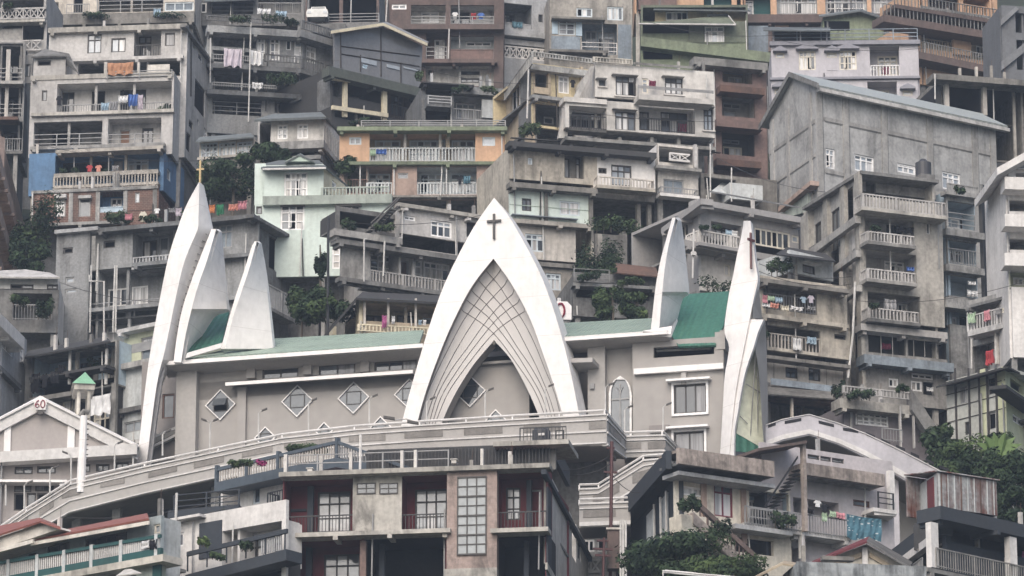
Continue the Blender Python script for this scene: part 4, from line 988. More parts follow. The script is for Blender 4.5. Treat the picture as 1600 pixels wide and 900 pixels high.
# tall house with the orange cloth
b = B('hillside_house', 'tall pale concrete house on the left with an orange cloth on its open terrace', 'house', (75, 46), (287, 38), 300, 'concl', G1)
b.face(75, 46, 287, 245, '''W 135 54 156 83 d2t.l
W 172 60 194 81 d2.l
L 208 45 249 89 1.5 bar:blk:1.0 concl
> 212 57 234 90 d2t.m
W 256 51 271 71 d1.g
L 120 97 282 118 3 - concd''', mat='concl')
b.slab(73, 44, 290, 0.55, 0.45, 0.2, 'concw'); b.slab(75, 92.5, 284, 0.35, 0.5, 0.2)
b.body(9.5, 'LBT')
R = b.right((342, 111.5)); b.face(287, 38, 342, 310, 'W 308 78 315 100 w1.c\nW 303 121 318 185 d1.o\nW 294 185 300 204 d1.o\nW 290 203 296 240 d1.o', fr=R, name='side_wall', mat='concl')
b.slab(288, 37, 342, 0.3, 0.35, 0.1, 'concd', R, x1y=108); b.pole('drainpipe', [(297, 50, 0.1), (297, 150, 0.1)], 0.06, 'fd', R); b.pole('drainpipe', [(333, 120, 0.1), (333, 195, 0.1)], 0.06, 'pipew', R)
b.wing(47, 120, 268, 240, 2.4, '''W 64 142 72 158 d1.g
L 88 132 266 178 1.6 bar:gry:0.95 white
> 93 145 114 178 d2.g
> 142 143 162 177 d1.o
> 186 141 226 176 d3.m
L 52 192 158 228 2 pipe:gry concd
> 80 195 112 228 d1.o
L 168 186 250 228 1.4 pipe:gry concl
> 186 203 202 229 Dwood
> 221 200 238 228 d2.g''', mat='concl')
b.slab(46, 119, 270, 0.5, 2.75, -2.2, 'concw'); b.slab(47, 177, 270, 0.35, 3.0, -2.2, 'concw'); b.slab(46, 229.5, 256, 0.35, 3.2, -2.2, 'conc')
b.wing(51, 90, 100, 124, 2.3, 'W 57 95 78 103 d1.o', mat='concl', back=0); b.quad('roof', [(47, 89, 2.7), (68, 77, 1.0), (106, 84, 1.0), (122, 116, 2.6), (102, 87, 2.6)], 0.12, 'concd')
b.bx('terrace_post', 161, 97, 165, 121, 2.0, 2.2, 'offw'); b.bx('terrace_post', 213, 97, 216, 119, 2.0, 2.2, 'offw'); b.bx('louvre_shutter', 229, 101, 263, 117, 0.1, 0.2, 'offw'); b.rail(166, 112, 267, 121, 2.5, 'pipe:gry')
cloth(b.fr, 168, 98, 208, 116, 2.6, 'terra', 'large orange brown cloth hanging on the open terrace of the tall pale house', None)
for x0, x1, y0, y1, c_, t_ in ((185, 200, 149, 160, 'white', 'white'), (201, 215, 147, 165, 'blue', 'bright blue'), (216, 223, 148, 172, 'lilac', 'pale striped'), (158, 170, 160, 172, 'lblue', 'pale blue'), (172, 184, 158, 172, 'grey', 'grey')):
    cloth(b.fr, x0, y0, x1, y1, 2.55, c_, t_+' laundry on the third floor balcony of the tall pale house')
shirt(b.fr, 88, 150, 97, 164, 2.55, 'black', 'black and white shirt at the left end of the balcony of the tall pale house')
bush(262, 167, 297, 20, 14, 'pots of plants at the right end of the tall house balcony', 'leafd', 200, 4); bush(252, 170, 297, 14, 10, 'low pot plants on the tall house balcony beside the railing', 'leafm', 120, 5)
# blue house
b = B('hillside_house', 'bright blue painted house with dark balustrade under the tall pale house', 'house', (47, 240), (250, 232), 296.2, 'blue', G1)
b.face(47, 240, 256, 298, '''L 88 243 250 274 1.6 - blue
> 100 247 175 275 d4.o
> 179 245 193 270 Dconcl
> 200 250 233 270 w3t.c''')
b.slab(88, 234, 256, 0.35, 1.0, 0.2, 'conc'); b.slab(85, 271, 248, 0.4, 0.75, 0.1, 'conc'); b.rail(86, 276, 246, 291, 0.65, 'bal:conc'); b.slab(84, 290, 248, 0.3, 0.8, 0.1, 'conc')
b.body(8, 'LBT'); R = b.right((285, 268)); b.face(256, 232, 288, 330, 'W 262 262 268 286 w1.g', fr=R, mat='blue', name='side_wall')
for i, (x, c_, t_) in enumerate(((135, 'red', 'red bundle'), (149, 'salmon', 'dark pink bundle'), (175, 'grey', 'grey bundle'))):
    cloth(b.fr, x, 258, x+10, 268, 0.2, c_, t_+' of washing on the blue house balcony')
for x in (98, 118, 165): bush(x, 266, 295.6, 18, 12, 'pot plants on the ledge of the blue house, %s' % {98: 'at its left end', 118: 'left of the red bundle', 165: 'beside the grey door'}[x], 'leafd', 150, x)
# brick house
bk = brick('brickwall', (0.17, 0.085, 0.065), (0.125, 0.065, 0.052), (0.24, 0.2, 0.17), 0.0)
b = B('brick_house', 'unplastered brick house with concrete columns and a blue recess', 'house', (52, 299), (245, 292), 293, bk, G1)
b.face(52, 298, 248, 350, '''W 87 308 103 338 g1t.l
W 124 309 142 338 g1.m
L 155 292 194 331 1.4 solid:lblue:0.4 blue
> 174 310 192 326 w2.g
W 212 301 219 317 g1.l''')
b.body(7); b.slab(50, 297.5, 248, 0.3, 0.15, 0.1, 'conc'); b.slab(52, 349, 200, 0.3, 0.4, 0.1, 'conc')
for x in (111, 153, 196, 242): b.bx('column', x-2, 296, x+3, 350, -0.1, 0.06, 'conc')
for q, t in (((86, 303, 104, 308), 1), ((123, 305, 143, 309), 1)): b.bx('window_hood', *q, 0.003, 0.4, 'concl')
b.pole('drainpipe', [(52, 300, 0.2), (51, 356, 0.2)], 0.06, 'pipew')
bush(186, 338, 291, 60, 26, 'creeper spilling over the roof terrace under the brick house', 'leafm', 900, 6)
# ------------------------------------------------------------------ second column
b = B('hillside_house', 'round-fronted balcony house with white sheets hung from its railing', 'house', (330, 40), (470, 48), 306, 'conc', G1)
b.face(322, 40, 470, 215, '''L 330 50 398 76 1.6 - conc
> 352 52 375 60 w3.g
L 330 78 398 100 1.6 - concd
W 400 55 412 92 w2t.c
W 420 55 435 94 w2t.c
W 445 62 453 78 w1.m
W 458 62 470 98 w1t.c
L 330 112 470 152 1.8 - concd
L 330 152 408 182 1.8 pipe:gry concd
> 345 158 398 180 d3.m
L 428 152 469 178 1.2 - conc
> 432 160 466 178 w2.m''')
b.body(8, 'LBT'); R = b.right((521, 63)); b.face(470, 48, 521, 260, 'W 477 70 492 100 w2t.c\nW 489 118 510 130 w2.m\nO 477 152 490 160', fr=R, name='side_wall', mat='conc')
for y, y2, t, m_ in ((39, 46, 0.75, 'conc'), (98, 106, 0.5, 'concd'), (139, 148, 0.5, 'concd')):
    b.slab(322, y, 472, t, 1.1, 0.2, m_); b.slab(468, y2, 524, t, 1.1, 0.2, m_, R, x1y=y2+20)
b.rail(322, 24, 471, 40, 0.95, 'bal:concd'); b.rail(470, 31, 522, 60, 0.95, 'bal:concd', R); b.rail(412, 84, 471, 99, 0.95, 'bal:concd'); b.rail(470, 88, 520, 121, 0.95, 'bal:concd', R); b.rail(330, 128, 430, 140, 0.95, 'bar:gry')
b.rail(325, 84, 412, 98, 0.95, 'bar:gry')
for x0, y0, x1, y1, t_ in ((350, 75, 378, 105, 'large white sheet over the balcony rail of the round-fronted house'), (392, 78, 411, 102, 'smaller white sheet beside the pole on the round-fronted house'), (394, 128, 411, 139, 'short white cloth on the lower balcony of the round-fronted house')):
    cloth(b.fr, x0, y0, x1, y1, 1.15, 'lilac' if x0 < 360 else 'white', t_, None)
for x, y, s_ in ((375, 30, 50), (430, 28, 60), (455, 34, 30)): bush(x, y, 304.5, s_, 16, 'potted plants along the top terrace of the round-fronted house, %s' % {375: 'left group', 430: 'middle group', 455: 'right group'}[x], 'leafd', 320, x)
bush(440, 122, 304.6, 70, 26, 'hanging plants in the dark middle balcony of the round-fronted house', 'leafd', 450, 9)
cloth(b.fr, 431, 16, 448, 26, 0.9, 'lblue', 'pale blue washing on the top terrace of the round-fronted house', None); cloth(b.fr, 402, 12, 423, 22, 0.6, 'white', 'white bedding on the top terrace of the round-fronted house', None)
b.pole('downpipe', [(390, 35, 1.4), (387, 190, 1.4)], 0.055, 'pipew'); b.pole('downpipe', [(327, 60, 1.2), (327, 130, 1.2)], 0.05, 'pipew')
# car under the dark shelter
b = B('open_shelter', 'dark open parking shelter with one post above the gabled glass front', 'shelter', (480, 2), (592, 0), 331, 'concd', G1)
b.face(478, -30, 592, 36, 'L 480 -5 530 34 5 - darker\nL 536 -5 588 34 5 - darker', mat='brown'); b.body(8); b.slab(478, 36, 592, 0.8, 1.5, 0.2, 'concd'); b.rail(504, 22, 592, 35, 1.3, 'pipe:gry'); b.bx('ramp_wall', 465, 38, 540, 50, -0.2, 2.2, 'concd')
cf = Frame(b.fr.pt(b.fr.uv(496, 32, 1.9)[0], 1.9, 0), b.fr.U); cz = b.fr.uv(496, 33, 1.9)[1]
car = empty('parked_car', cf.pt(0, 0, cz)); tag(car, 'pale car parked at the edge of the dark shelter, seen from its front', 'car')
plain('carpaint', (0.5, 0.5, 0.48), 0.25, 0.6)
mb = MB(); mb.prism(cf, [(-0.82, 0.25), (0.82, 0.25), (0.85, 0.6), (0.78, 0.85), (0.6, 0.92), (-0.6, 0.92), (-0.78, 0.85), (-0.85, 0.6)], -0.9, 0.3, 'carpaint')
mb.v = [(x, y, z+cz if z < 5 else z) for x, y, z in mb.v]
mb2 = MB(); mb2.prism(cf, [(-0.72, 0.92), (0.72, 0.92), (0.55, 1.42), (-0.55, 1.42)], -2.6, -0.7, 'carpaint'); mb2.v = [(x, y, z+cz if z < 5 else z) for x, y, z in mb2.v]
mb.build('body', car); mb2.build('cabin', car)
mb = MB(); mb.prism(cf, [(-0.6, 0.97), (0.6, 0.97), (0.48, 1.36), (-0.48, 1.36)], -0.69, -0.67, 'glass'); mb.v = [(x, y, z+cz if z < 5 else z) for x, y, z in mb.v]; mb.build('windscreen', car)
for s_ in (-1, 1):
    mb = MB(); mb.box(cf, s_*0.62-0.14, s_*0.62+0.14, 0.3, 0.34, cz+0.55, cz+0.72, 'glassl'); mb.build('headlight', car)
    mb = MB(); mb.tube([cf.pt(s_*0.7-0.1, -0.2, cz+0.3), cf.pt(s_*0.7+0.1, -0.2, cz+0.3)], 0.3, 'blk', 12); mb.build('wheel', car)
# gabled glass house
b = B('gabled_house', 'dark gabled house with a large grey glazed front and cream framed veranda', 'house', (520, 104), (657, 137), 303, 'dark', G1)
F_ = b.fr
plaster('dkgreen', (0.075, 0.085, 0.075), 0.4); plaster('glaze', (0.17, 0.17, 0.175), 0.2, rough=0.15, spec=0.6)
b.poly('glazed_gable', [(524, 112), (524, 52), (600, 42), (662, 72), (658, 138)], -0.2, -0.02, 'glaze')
mb = MB()
for xa, ya, xb, yb in ((534, 52, 534, 106), (597, 44, 597, 120), (534, 72, 657, 88), (534, 84, 657, 104), (565, 86, 565, 112), (628, 98, 628, 130)):
    p, q = F_.uv(xa, ya, 0.02), F_.uv(xb, yb, 0.02); mb.tube([F_.pt(p[0], 0.02, p[1]), F_.pt(q[0], 0.02, q[1])], 0.045, 'fd', 4)
b.part('glazing_bar', mb)
b.quad('roof', [(519, 47, 0.7), (600, 35, 0.7), (606, 34, -6), (524, 46, -6)], 0.12, 'gry'); b.quad('roof', [(600, 35, 0.7), (669, 67, 0.7), (672, 66, -6), (606, 34, -6)], 0.12, 'gry')
mb = MB()
for q in (((519, 48), (600, 36)), ((600, 36), (669, 68))): a_, c_ = F_.uv(*q[0], .75), F_.uv(*q[1], .75); mb.prism(F_, [(a_[0], a_[1]-.22), (c_[0], c_[1]-.22), c_, a_], 0.72, 0.8, 'cream')
b.part('barge_board', mb)
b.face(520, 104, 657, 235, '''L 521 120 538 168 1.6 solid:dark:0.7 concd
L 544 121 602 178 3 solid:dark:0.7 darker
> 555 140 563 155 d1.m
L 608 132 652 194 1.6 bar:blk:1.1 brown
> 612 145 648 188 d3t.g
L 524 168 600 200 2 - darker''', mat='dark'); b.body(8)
u0, u1, z = b.slab(516, 103, 661, 1.0, 0.9, 0.1, 'dkgreen')
b.bx('window_strip', 566, 90, 590, 103, 0.0, 0.05, 'glassl'); b.bx('window_strip', 606, 100, 626, 110, 0, 0.05, 'glassl'); b.bx('window_strip', 632, 104, 655, 112, 0, 0.05, 'glassl')
for q in ((539, 121, 544, 183), (600, 130, 606, 190), (652, 143, 657, 190)): b.bx('cream_post', *q, 0.003, 0.25, 'cream')
for xa, ya, xb, yb in ((519, 119, 606, 131), (519, 165, 606, 178)):
    p, q = F_.uv(xa, ya, .3), F_.uv(xb, yb, .3); mb = MB(); mb.prism(F_, [(p[0], p[1]-.3), (q[0], q[1]-.3), q, p], 0.252, 0.45, 'cream'); b.part('cream_beam', mb)
cloth(F_, 567, 100, 574, 108, 1.25, 'lblue', 'small pale blue cloth on the dark terrace below the grey glazed gable', None)
bush(655, 115, 301, 18, 26, 'tall plant at the right end of the terrace of the gabled house', 'leafm', 220, 12)
bush(562, 190, 284.5, 44, 18, 'shrub at the left end of the orange house roof', 'leafd', 380, 13)
# brown three storey house
b = B('hillside_house', 'brown three storey house with white rooms behind its balconies', 'house', (600, 42), (785, 41), 321, 'brown', G1)
b.face(600, -15, 785, 190, '''W 610 7 633 15 w2.g
L 640 8 694 40 1.5 pipe:gry:0.8 offw
> 656 13 684 36 w2t.m
L 702 8 770 40 1.5 pipe:gry:0.8 concl
> 706 18 732 38 d2.g
L 664 52 697 92 1.3 pipe:gry:1.0 brown
> 677 62 693 92 w2t.c
L 702 56 770 92 1.2 solid:rbrown:0.8 gwhite
> 726 64 766 72 w3.g
> 706 80 736 91 w2.c
L 664 102 770 134 1.0 - offw
> 717 111 748 117 d3.g
> 717 122 748 129 d3.g
> 668 109 676 117 d1.g''')
b.slab(600, 38, 785, 0.6, 0.9, 0.2); b.slab(640, 92, 775, 0.45, 0.8, 0.2); b.body(8); b.pole('downpipe', [(603, 0, 0.3), (601, 34, 0.3)], 0.05); b.pole('downpipe', [(700, 45, 1.0), (699, 92, 1.0)], 0.05, 'pipew')
cloth(b.fr, 736, 20, 744, 31, -0.2, 'red', 'red shirt on the top balcony of the brown house'); cloth(b.fr, 746, 20, 757, 30, -0.2, 'blue', 'blue shirt on the top balcony of the brown house'); shirt(b.fr, 706, 19, 716, 29, -0.2, 'white', 'white shirt on the top balcony of the brown house')
b = B('hillside_house', 'small grey house with a jutting balcony box between brown and orange houses', 'house', (660, 135), (783, 143), 300, 'concd', G1)
b.face(658, 130, 786, 225, '''L 664 133 704 150 1.5 - darker
L 664 168 704 192 1.5 - dark
L 708 148 782 190 1.6 bar:concl:0.8 concl
> 711 158 742 190 w3t.c''', mat='concd'); b.slab(658, 127, 740, 0.15, 1.2, 0.2, 'dark'); b.body(7); b.wing(666, 149, 704, 168, 1.0, '', 'concd'); b.rail(668, 149, 704, 165, 1.1, 'pipe:concl')
b.bx('parapet', 706, 136, 785, 150, -0.2, 0.4, 'conc'); b.bx('tin_panel', 752, 155, 780, 185, -0.2, 0.05, 'gwhite')
bush(720, 138, 299, 40, 12, 'plants on the parapet under the brown house', 'leafd', 250, 14); bush(765, 140, 299, 40, 14, 'plants at the right end of the parapet under the brown house', 'leafm', 250, 15)
# grey cottage with hipped roof
b = B('hillside_cottage', 'pale grey cottage with a flat hipped roof and two white casements', 'house', (400, 187), (505, 182), 289, 'concl', G1)
b.face(422, 187, 505, 230, 'W 432 195 448 217 w2t.c\nW 463 194 480 216 w2t.c', mat='offw'); b.body(6, 'LBT'); R = b.right((531, 214)); b.face(505, 183, 532, 262, '', fr=R, mat='offw', name='side_wall')
mb = MB()
for i in range(9):
    x = 508+i*2.6; y = 196+i*3.2; q = R.uv(x, y, .1); q2 = R.uv(x, y+30, .1); mb.tube([R.pt(q[0], .1, q[1]), R.pt(q2[0], .1, q2[1])], 0.05, 'offw', 4)
b.part('side_batten', mb)
b.quad('roof', [(396, 187, 0.9), (508, 182, 0.9), (500, 175, -2.5), (425, 178, -2.5)], 0.15, 'roofg'); b.quad('roof', [(508, 182, 0.9), (533, 212, -5.5), (500, 175, -2.5)], 0.15, 'roofg'); b.slab(424, 222, 505, 0.8, 1.0, 0.2, 'conc'); b.slab(424, 245, 500, 0.4, 0.8, 0.1, 'concd'); b.face(430, 232, 500, 275, 'L 435 240 490 262 1.5 - darker', mat='concd')
b = B('hillside_cottage', 'low house with a long row of white framed windows among trees', 'house', (312, 223), (395, 216), 288, 'offw', G1)
b.face(312, 221, 396, 247, 'W 314 224 340 245 w4t.c\nW 342 223 368 243 w4t.c\nW 370 222 394 240 w3t.c'); b.slab(308, 246, 397, 0.25, 0.8, 0.2, 'conc'); b.face(318, 249, 394, 290, '', mat='concd'); b.rail(318, 248, 392, 262, 0.5, 'solid:concd')
b.quad('roof', [(306, 221, 0.9), (398, 213, 0.9), (392, 208, -4), (312, 214, -4)], 0.1, 'roofg'); b.body(5)
# mint house
b = B('mint_house', 'mint green house with a grey hipped roof, balustraded terrace and white windows', 'house', (400, 322), (612, 319), 268, 'mint', G1)
b.face(400, 318, 614, 430, '''W 440 320 477 359 w3t.m
W 526 321 564 362 w3t.c
W 402 322 411 334 d1.g
W 520 388 533 420 w1t.c''')
b.slab(412, 306, 614, 0.85, 0.5, 0.2, 'gmint'); b.face(400, 255, 416, 320, '', w=-0.7)
b.body(8, zt=b.fr.uv(450, 318)[1]-0.05); b.face(415, 258, 507, 309, 'W 446 269 482 308 w4t.c', w=-0.05)
# upper storey cheek
R = Frame.line((507, 262), (541, 290), b.fr.pt(b.fr.uv(507, 262)[0], -0.05, 0).y); b.face(507, 262, 541, 322, 'W 521 281 528 300 w1.l', fr=R, mat='cream', name='side_wall')
b.quad('roof', [(412, 262, 0.7), (512, 260, 0.7), (500, 250, -2.2), (438, 250, -2.2)], 0.14, 'roofg'); b.quad('roof', [(512, 260, 0.7), (552, 296, -6), (500, 250, -2.2)], 0.14, 'roofg'); b.quad('roof', [(412, 262, 0.7), (438, 250, -2.2), (402, 258, -5)], 0.14, 'roofg')
b.poly('dormer', [(447, 252), (470, 240), (493, 252)], -2.6, 0.2, 'mintd'); b.quad('dormer_roof', [(447, 253, 0.3), (470, 240, 0.3), (472, 239, -2), (452, 250, -2)], 0.1, 'roofg'); b.quad('dormer_roof', [(470, 240, 0.3), (494, 252, 0.3), (488, 250, -2), (472, 239, -2)], 0.1, 'roofg')
b.rail(505, 293, 608, 311, 0.35, 'bal:gmint'); b.slab(412, 262.5, 511, 0.14, 0.85, -0.6, 'white')
for q in ((439, 318, 478, 320.5), (525, 318, 566, 321)): b.bx('window_hood', *q, 0.003, 0.35, 'fd')
# orange and pink house
b = B('orange_house', 'orange and dusty pink two storey house with green slabs and white balusters', 'house', (531, 206), (790, 206), 281, 'orange', G1)
b.face(531, 205, 788, 253, '''W 546 214 565 226 w2.g
L 578 206 743 252 1.5 - tan
> 586 219 626 252 w3t.c
> 640 219 696 252 w5t.c
> 706 219 742 252 w3t.c
W 754 214 774 228 w1.l''')
b.rail(578, 231, 743, 252, -0.1, 'bal:gwhite'); b.slab(527, 197.5, 793, 0.4, 0.7, 0.2, 'ogreen'); b.slab(527, 252, 790, 0.32, 0.45, 0.2, 'ogreen')
for x in (634, 700): b.bx('column', x-3, 206, x+3, 232, -0.9, -0.6, 'tan')
b.face(531, 258, 788, 312, '''L 542 260 574 302 1.4 bar:fb conc
L 574 260 613 304 1.4 bal:gwhite:0.85 pink
> 576 267 610 300 w3t.c
W 622 270 638 279 g1.g
L 652 260 745 304 1.4 bal:gwhite:0.85 gwhite
> 656 267 694 302 w3t.m
> 704 267 744 302 w3t.c
W 755 273 772 282 g1.l''', mat='pink'); b.body(8)
for x in (563, 616, 698): b.pole('drainpipe', [(x, 258, 0.15), (x, 304, 0.15)], 0.05, 'pipew')
b.slab(527, 305, 770, 0.2, 0.5, 0.2, 'concd'); b.rail(565, 188, 790, 198, 0.3, 'pipe:gry')
cloth(b.fr, 588, 233, 604, 241, 0.15, 'blue', 'bright blue cloth on the balcony rail of the orange house', None); cloth(b.fr, 578, 233, 587, 243, 0.15, 'lgreen', 'pale green cloth beside the blue one on the orange house', None); cloth(b.fr, 715, 275, 722, 288, 0.1, 'black', 'black laundry on the pink lower floor of the orange house'); cloth(b.fr, 724, 274, 735, 286, 0.1, 'teal', 'grey blue laundry on the pink lower floor of the orange house')
bush(775, 290, 279.5, 16, 34, 'climbing plant at the right corner of the pink floor', 'leafd', 260, 16)
# concrete house left of the arch tip
b = B('hillside_house', 'pale concrete house left of the arch tip with a half curtained window', 'house', (625, 320), (760, 340), 262, 'concl', G1)
b.face(625, 318, 790, 388, '''W 630 336 648 346 w2.g
W 672 343 705 373 w3t.m
L 728 345 745 372 0.8 - concd''')
b.face(525, 322, 625, 372, 'L 530 330 618 365 2.5 - dark', mat='concd', w=-0.8)
b.slab(622, 316, 790, 0.35, 0.4, 0.2, 'concw'); b.slab(522, 357, 628, 0.6, 1.0, 0.2, 'conc'); b.slab(525, 372, 790, 0.45, 0.8, 0.2, 'concd')
b.face(533, 372, 790, 480, '''L 578 382 795 472 1.6 bal:concl:0.85 concl
> 577 396 616 432 w3t.c
> 622 406 637 432 Drbrown
> 647 404 659 440 w1t.c
> 661 407 702 444 w4t.c
> 710 412 740 448 w2t.c''', mat='conc'); b.body(8); b.slab(530, 432, 790, 0.4, 0.5, 0.2, 'concd')
b.pole('drainpipe', [(568, 374, 0.9), (568, 440, 0.6)], 0.055); b.pole('drainpipe', [(600, 377, 1.0), (598, 432, 1.0)], 0.055); b.pole('drainpipe', [(628, 324, 0.2), (627, 372, 0.4), (568, 374, 0.9)], 0.05)
for i, (x, y) in enumerate(((632, 319), (730, 334))): b.bx('beam_end', x, y+5, x+5, y+10, 0.003, 0.6, 'concl')
mb = MB()
for k in range(2):
    for i in range(2):
        a = b.fr.uv(578+k*8, 362, 0.5+i*0.6); c_ = b.fr.uv(620+k*3, 322, 0.5+i*0.6); mb.tube([b.fr.pt(a[0], .5+i*.6, a[1]+i*0.5), b.fr.pt(c_[0], .5+i*.6, c_[1]+i*.5)], 0.06, 'fd')
for i in range(9):
    t = i/9; x = 580+t*38; y = 360-t*36; u, z = b.fr.uv(x, y, .8); mb.box(b.fr, u-0.25, u+0.1, 0.1, 1.0, z-0.05, z, 'concd')
b.part('outside_stair', mb)
bush(545, 350, 260.5, 34, 30, 'potted shrubs on the stair landing beside the mint house', 'leafd', 400, 17); bush(600, 355, 260.3, 50, 18, 'plants under the outside stair by the mint house', 'leafm', 300, 18)
b = B('hillside_house', 'low tan house with a pink slatted balcony under a dark roof', 'house', (560, 466), (690, 473), 254, 'tan', G1)
b.face(560, 466, 700, 540, '''L 570 474 700 508 1.6 - tan
> 572 492 596 505 d2.g
> 620 492 650 508 d3.g
> 660 496 690 510 w2.g'''); b.rail(560, 506, 690, 524, 0.5, 'bal:cream'); b.body(6, 'BT'); L_ = b.left((508, 523)); b.face(508, 523, 560, 540, 'O 520 500 555 520', fr=L_, mat='cream', name='side_wall')
b.quad('roof', [(556, 465, 0.9), (705, 473, 0.9), (700, 462, -5), (566, 456, -5)], 0.14, 'dark'); b.quad('roof', [(504, 526, 0.2), (556, 465, 0.9), (566, 456, -5), (520, 505, -6)], 0.14, 'dark')
for x in (569, 606, 649): b.bx('post', x-1, 466, x+2, 520, 0.3, 0.45, 'concl')
cloth(b.fr, 597, 492, 604, 512, 0.75, 'magenta', 'long pink garment hanging on the slatted balcony', None); cloth(b.fr, 612, 493, 617, 506, 0.75, 'white', 'narrow white cloth on the slatted balcony', None)
for i, (x, c_) in enumerate(((654, 'lblue'), (661, 'white'))): cloth(b.fr, x, 499, x+5, 508, 0.6, c_, ('light blue' if c_ == 'lblue' else 'white')+' cloth at the right end of the slatted balcony')

b = B('hillside_house', 'dark house front behind the top terrace of the round-fronted house', 'house', (300, 6), (476, 6), 334, 'concd', G1)
b.face(300, -40, 476, 40, 'L 330 -8 396 22 1.6 pipe:gry concd\nL 402 -8 470 22 1.6 bar:gry conc\nW 306 4 322 20 w2.m'); b.body(6); b.quad('roof', [(318, 2, 1.2), (400, -2, 1.2), (398, -12, -3), (330, -8, -3)], .1, 'roofg')
# ================================================================== LEFT SIDE, LOWER ROWS
b = B('hillside_house', 'brown plastered block at the left edge seen steeply from its side', 'house', (-40, 190), (0, 205), 292, 'pink', G1)
R = b.right((33, 330)); b.face(0, 205, 33, 520, 'L 3 262 26 285 1 - conc\nL 3 335 26 370 1 - conc', fr=R, mat='pink', name='wall'); b.face(-60, 190, 0, 460); b.body(10, 'LBT')
for y in (232, 312, 392): b.slab(-2, y, 30, 1.5, 1.4, 0.1, 'pink', R, x1y=y+100)
tree(55, 350, 290, 80, 150, 'dark tree beside the brown plastered block at the left edge', 'leafd', 4200, 21, group='trees between the houses'); tree(45, 405, 282, 70, 60, 'lower dark tree above the white cottage at the left', 'leafd', 2000, 22, group='trees between the houses')
b = B('hillside_house', 'wide concrete house behind the left spire with washing on its roof line', 'house', (150, 360), (392, 337), 268, 'conc', G1)
b.face(88, 366, 400, 560, '''W 98 388 113 396 d1.o
O 136 368 147 430
W 161 377 179 387 d1.o
L 207 362 330 410 1.5 bal:concl:0.8 conc
> 222 377 244 410 d2.m
> 248 370 262 405 g1.m
W 341 352 362 386 g2t.b
W 102 452 119 458 g1.l
L 130 424 330 482 1.6 pipe:concl:1.0 conc
> 148 455 160 480 w1.m
> 168 452 198 478 w3.g
> 205 448 230 476 w2.c
L 133 490 330 535 1.6 - gwhite''', mat='conc')
b.face(88, 362, 135, 570, 'W 98 388 113 396 d1.o\nW 102 452 119 458 g1.l', w=0.5); b.slab(84, 360, 152, 0.35, 1.0, 0.2, 'concl'); b.slab(150, 357, 396, 0.4, 0.9, 0.2, 'concd'); b.slab(205, 411, 400, 0.35, 0.6, 0.1, 'concd'); b.slab(130, 483, 400, 0.35, 0.5, 0.1, 'conc')
b.body(8, 'LBT'); R = b.right((490, 392)); b.face(400, 338, 492, 560, 'W 420 367 432 425 d1.o\nW 466 415 475 455 d1.o\nO 452 440 462 500', fr=R, name='side_wall', mat='concd'); b.slab(396, 334, 494, 0.3, 0.8, 0.1, 'concd', R, x1y=390); b.balcony(415, 440, 462, 505, 0.9, 'bal:concl', fr=R)
b.poly('gable_wall', [(428, 368), (430, 351), (455, 350), (490, 364), (490, 395)], -2, -1.8, 'rbrown', R)
for x in (142, 182): b.pole('drainpipe', [(x, 415, 0.8), (x-2, 520, 0.8)], 0.06, 'pipew')
b.pole('drainpipe', [(139, 430, 1.0), (139, 440, 1.0), (162, 440, 1.0), (162, 520, 1.0)], 0.06); b.pole('drainpipe', [(179, 415, 0.9), (176, 520, 0.9)], 0.06)
mb = MB(); q = [b.fr.pt(*((lambda r: (r[0], 0.5, r[1]))(b.fr.uv(x, y, .5)))) for x, y in ((195, 330), (250, 328), (300, 322), (388, 315))]; mb.tube(q, 0.02, 'fd', 4); wl = mb.build('clothes_line', None, q[0]); tag(wl, 'clothes line strung along the roof behind the tallest spire', 'clothes line')
for x0, x1, y0, y1, c_, t_ in ((196, 207, 334, 343, 'pink', 'pink towel with a red patch'), (218, 229, 331, 346, 'cream', 'cream vest'), (241, 250, 326, 333, 'white', 'small white top'), (264, 273, 325, 331, 'grey', 'small grey cloth'), (275, 284, 325, 337, 'lilac', 'white cloth with a pink stripe'), (327, 336, 320, 332, 'orange', 'orange towel'), (338, 349, 319, 335, 'green', 'dark green cloth'), (358, 372, 319, 328, 'salmon', 'coral towel'), (372, 386, 314, 326, 'pink', 'pale pink towel')):
    cloth(b.fr, x0, y0, x1, y1, 0.5, c_, t_+' on the roof clothes line behind the tallest spire')
bush(300, 336, 266, 60, 20, 'row of plants on the roof under the clothes line', 'leafd', 400, 25); bush(235, 342, 266.5, 50, 16, 'plants on the roof left of the tallest spire', 'leafd', 320, 26)
tree(360, 275, 284, 110, 90, 'large dark tree behind the tip of the tallest spire', 'leafd', 6500, 23, group='trees between the houses', lobes=14); tree(425, 248, 285, 80, 60, 'dark tree between the grey cottage and the mint house', 'leafd', 3500, 24, group='trees between the houses'); tree(540, 270, 281, 40, 60, 'narrow dark tree at the left corner of the orange house', 'leafd', 1600, 27, group='trees between the houses')
tree(500, 400, 258, 26, 90, 'thin dark tree with a ragged top in front of the mint house', 'leafd', 900, 28, group='trees between the houses', lobes=6); tree(508, 480, 256, 90, 70, 'bushy green tree left of the slatted balcony', 'leafm', 3600, 29, group='trees between the houses'); tree(470, 475, 257, 50, 70, 'dark tree between the concrete house and the thin tree', 'leafd', 2000, 30, group='trees between the houses')
mb = MB(); mb.tube([P(512, 540, 255), P(513, 340, 255)], 0.09, 'blk'); tag(mb.build('utility_pole', None, P(512, 540, 255)), 'dark wooden pole in front of the mint house', 'pole')
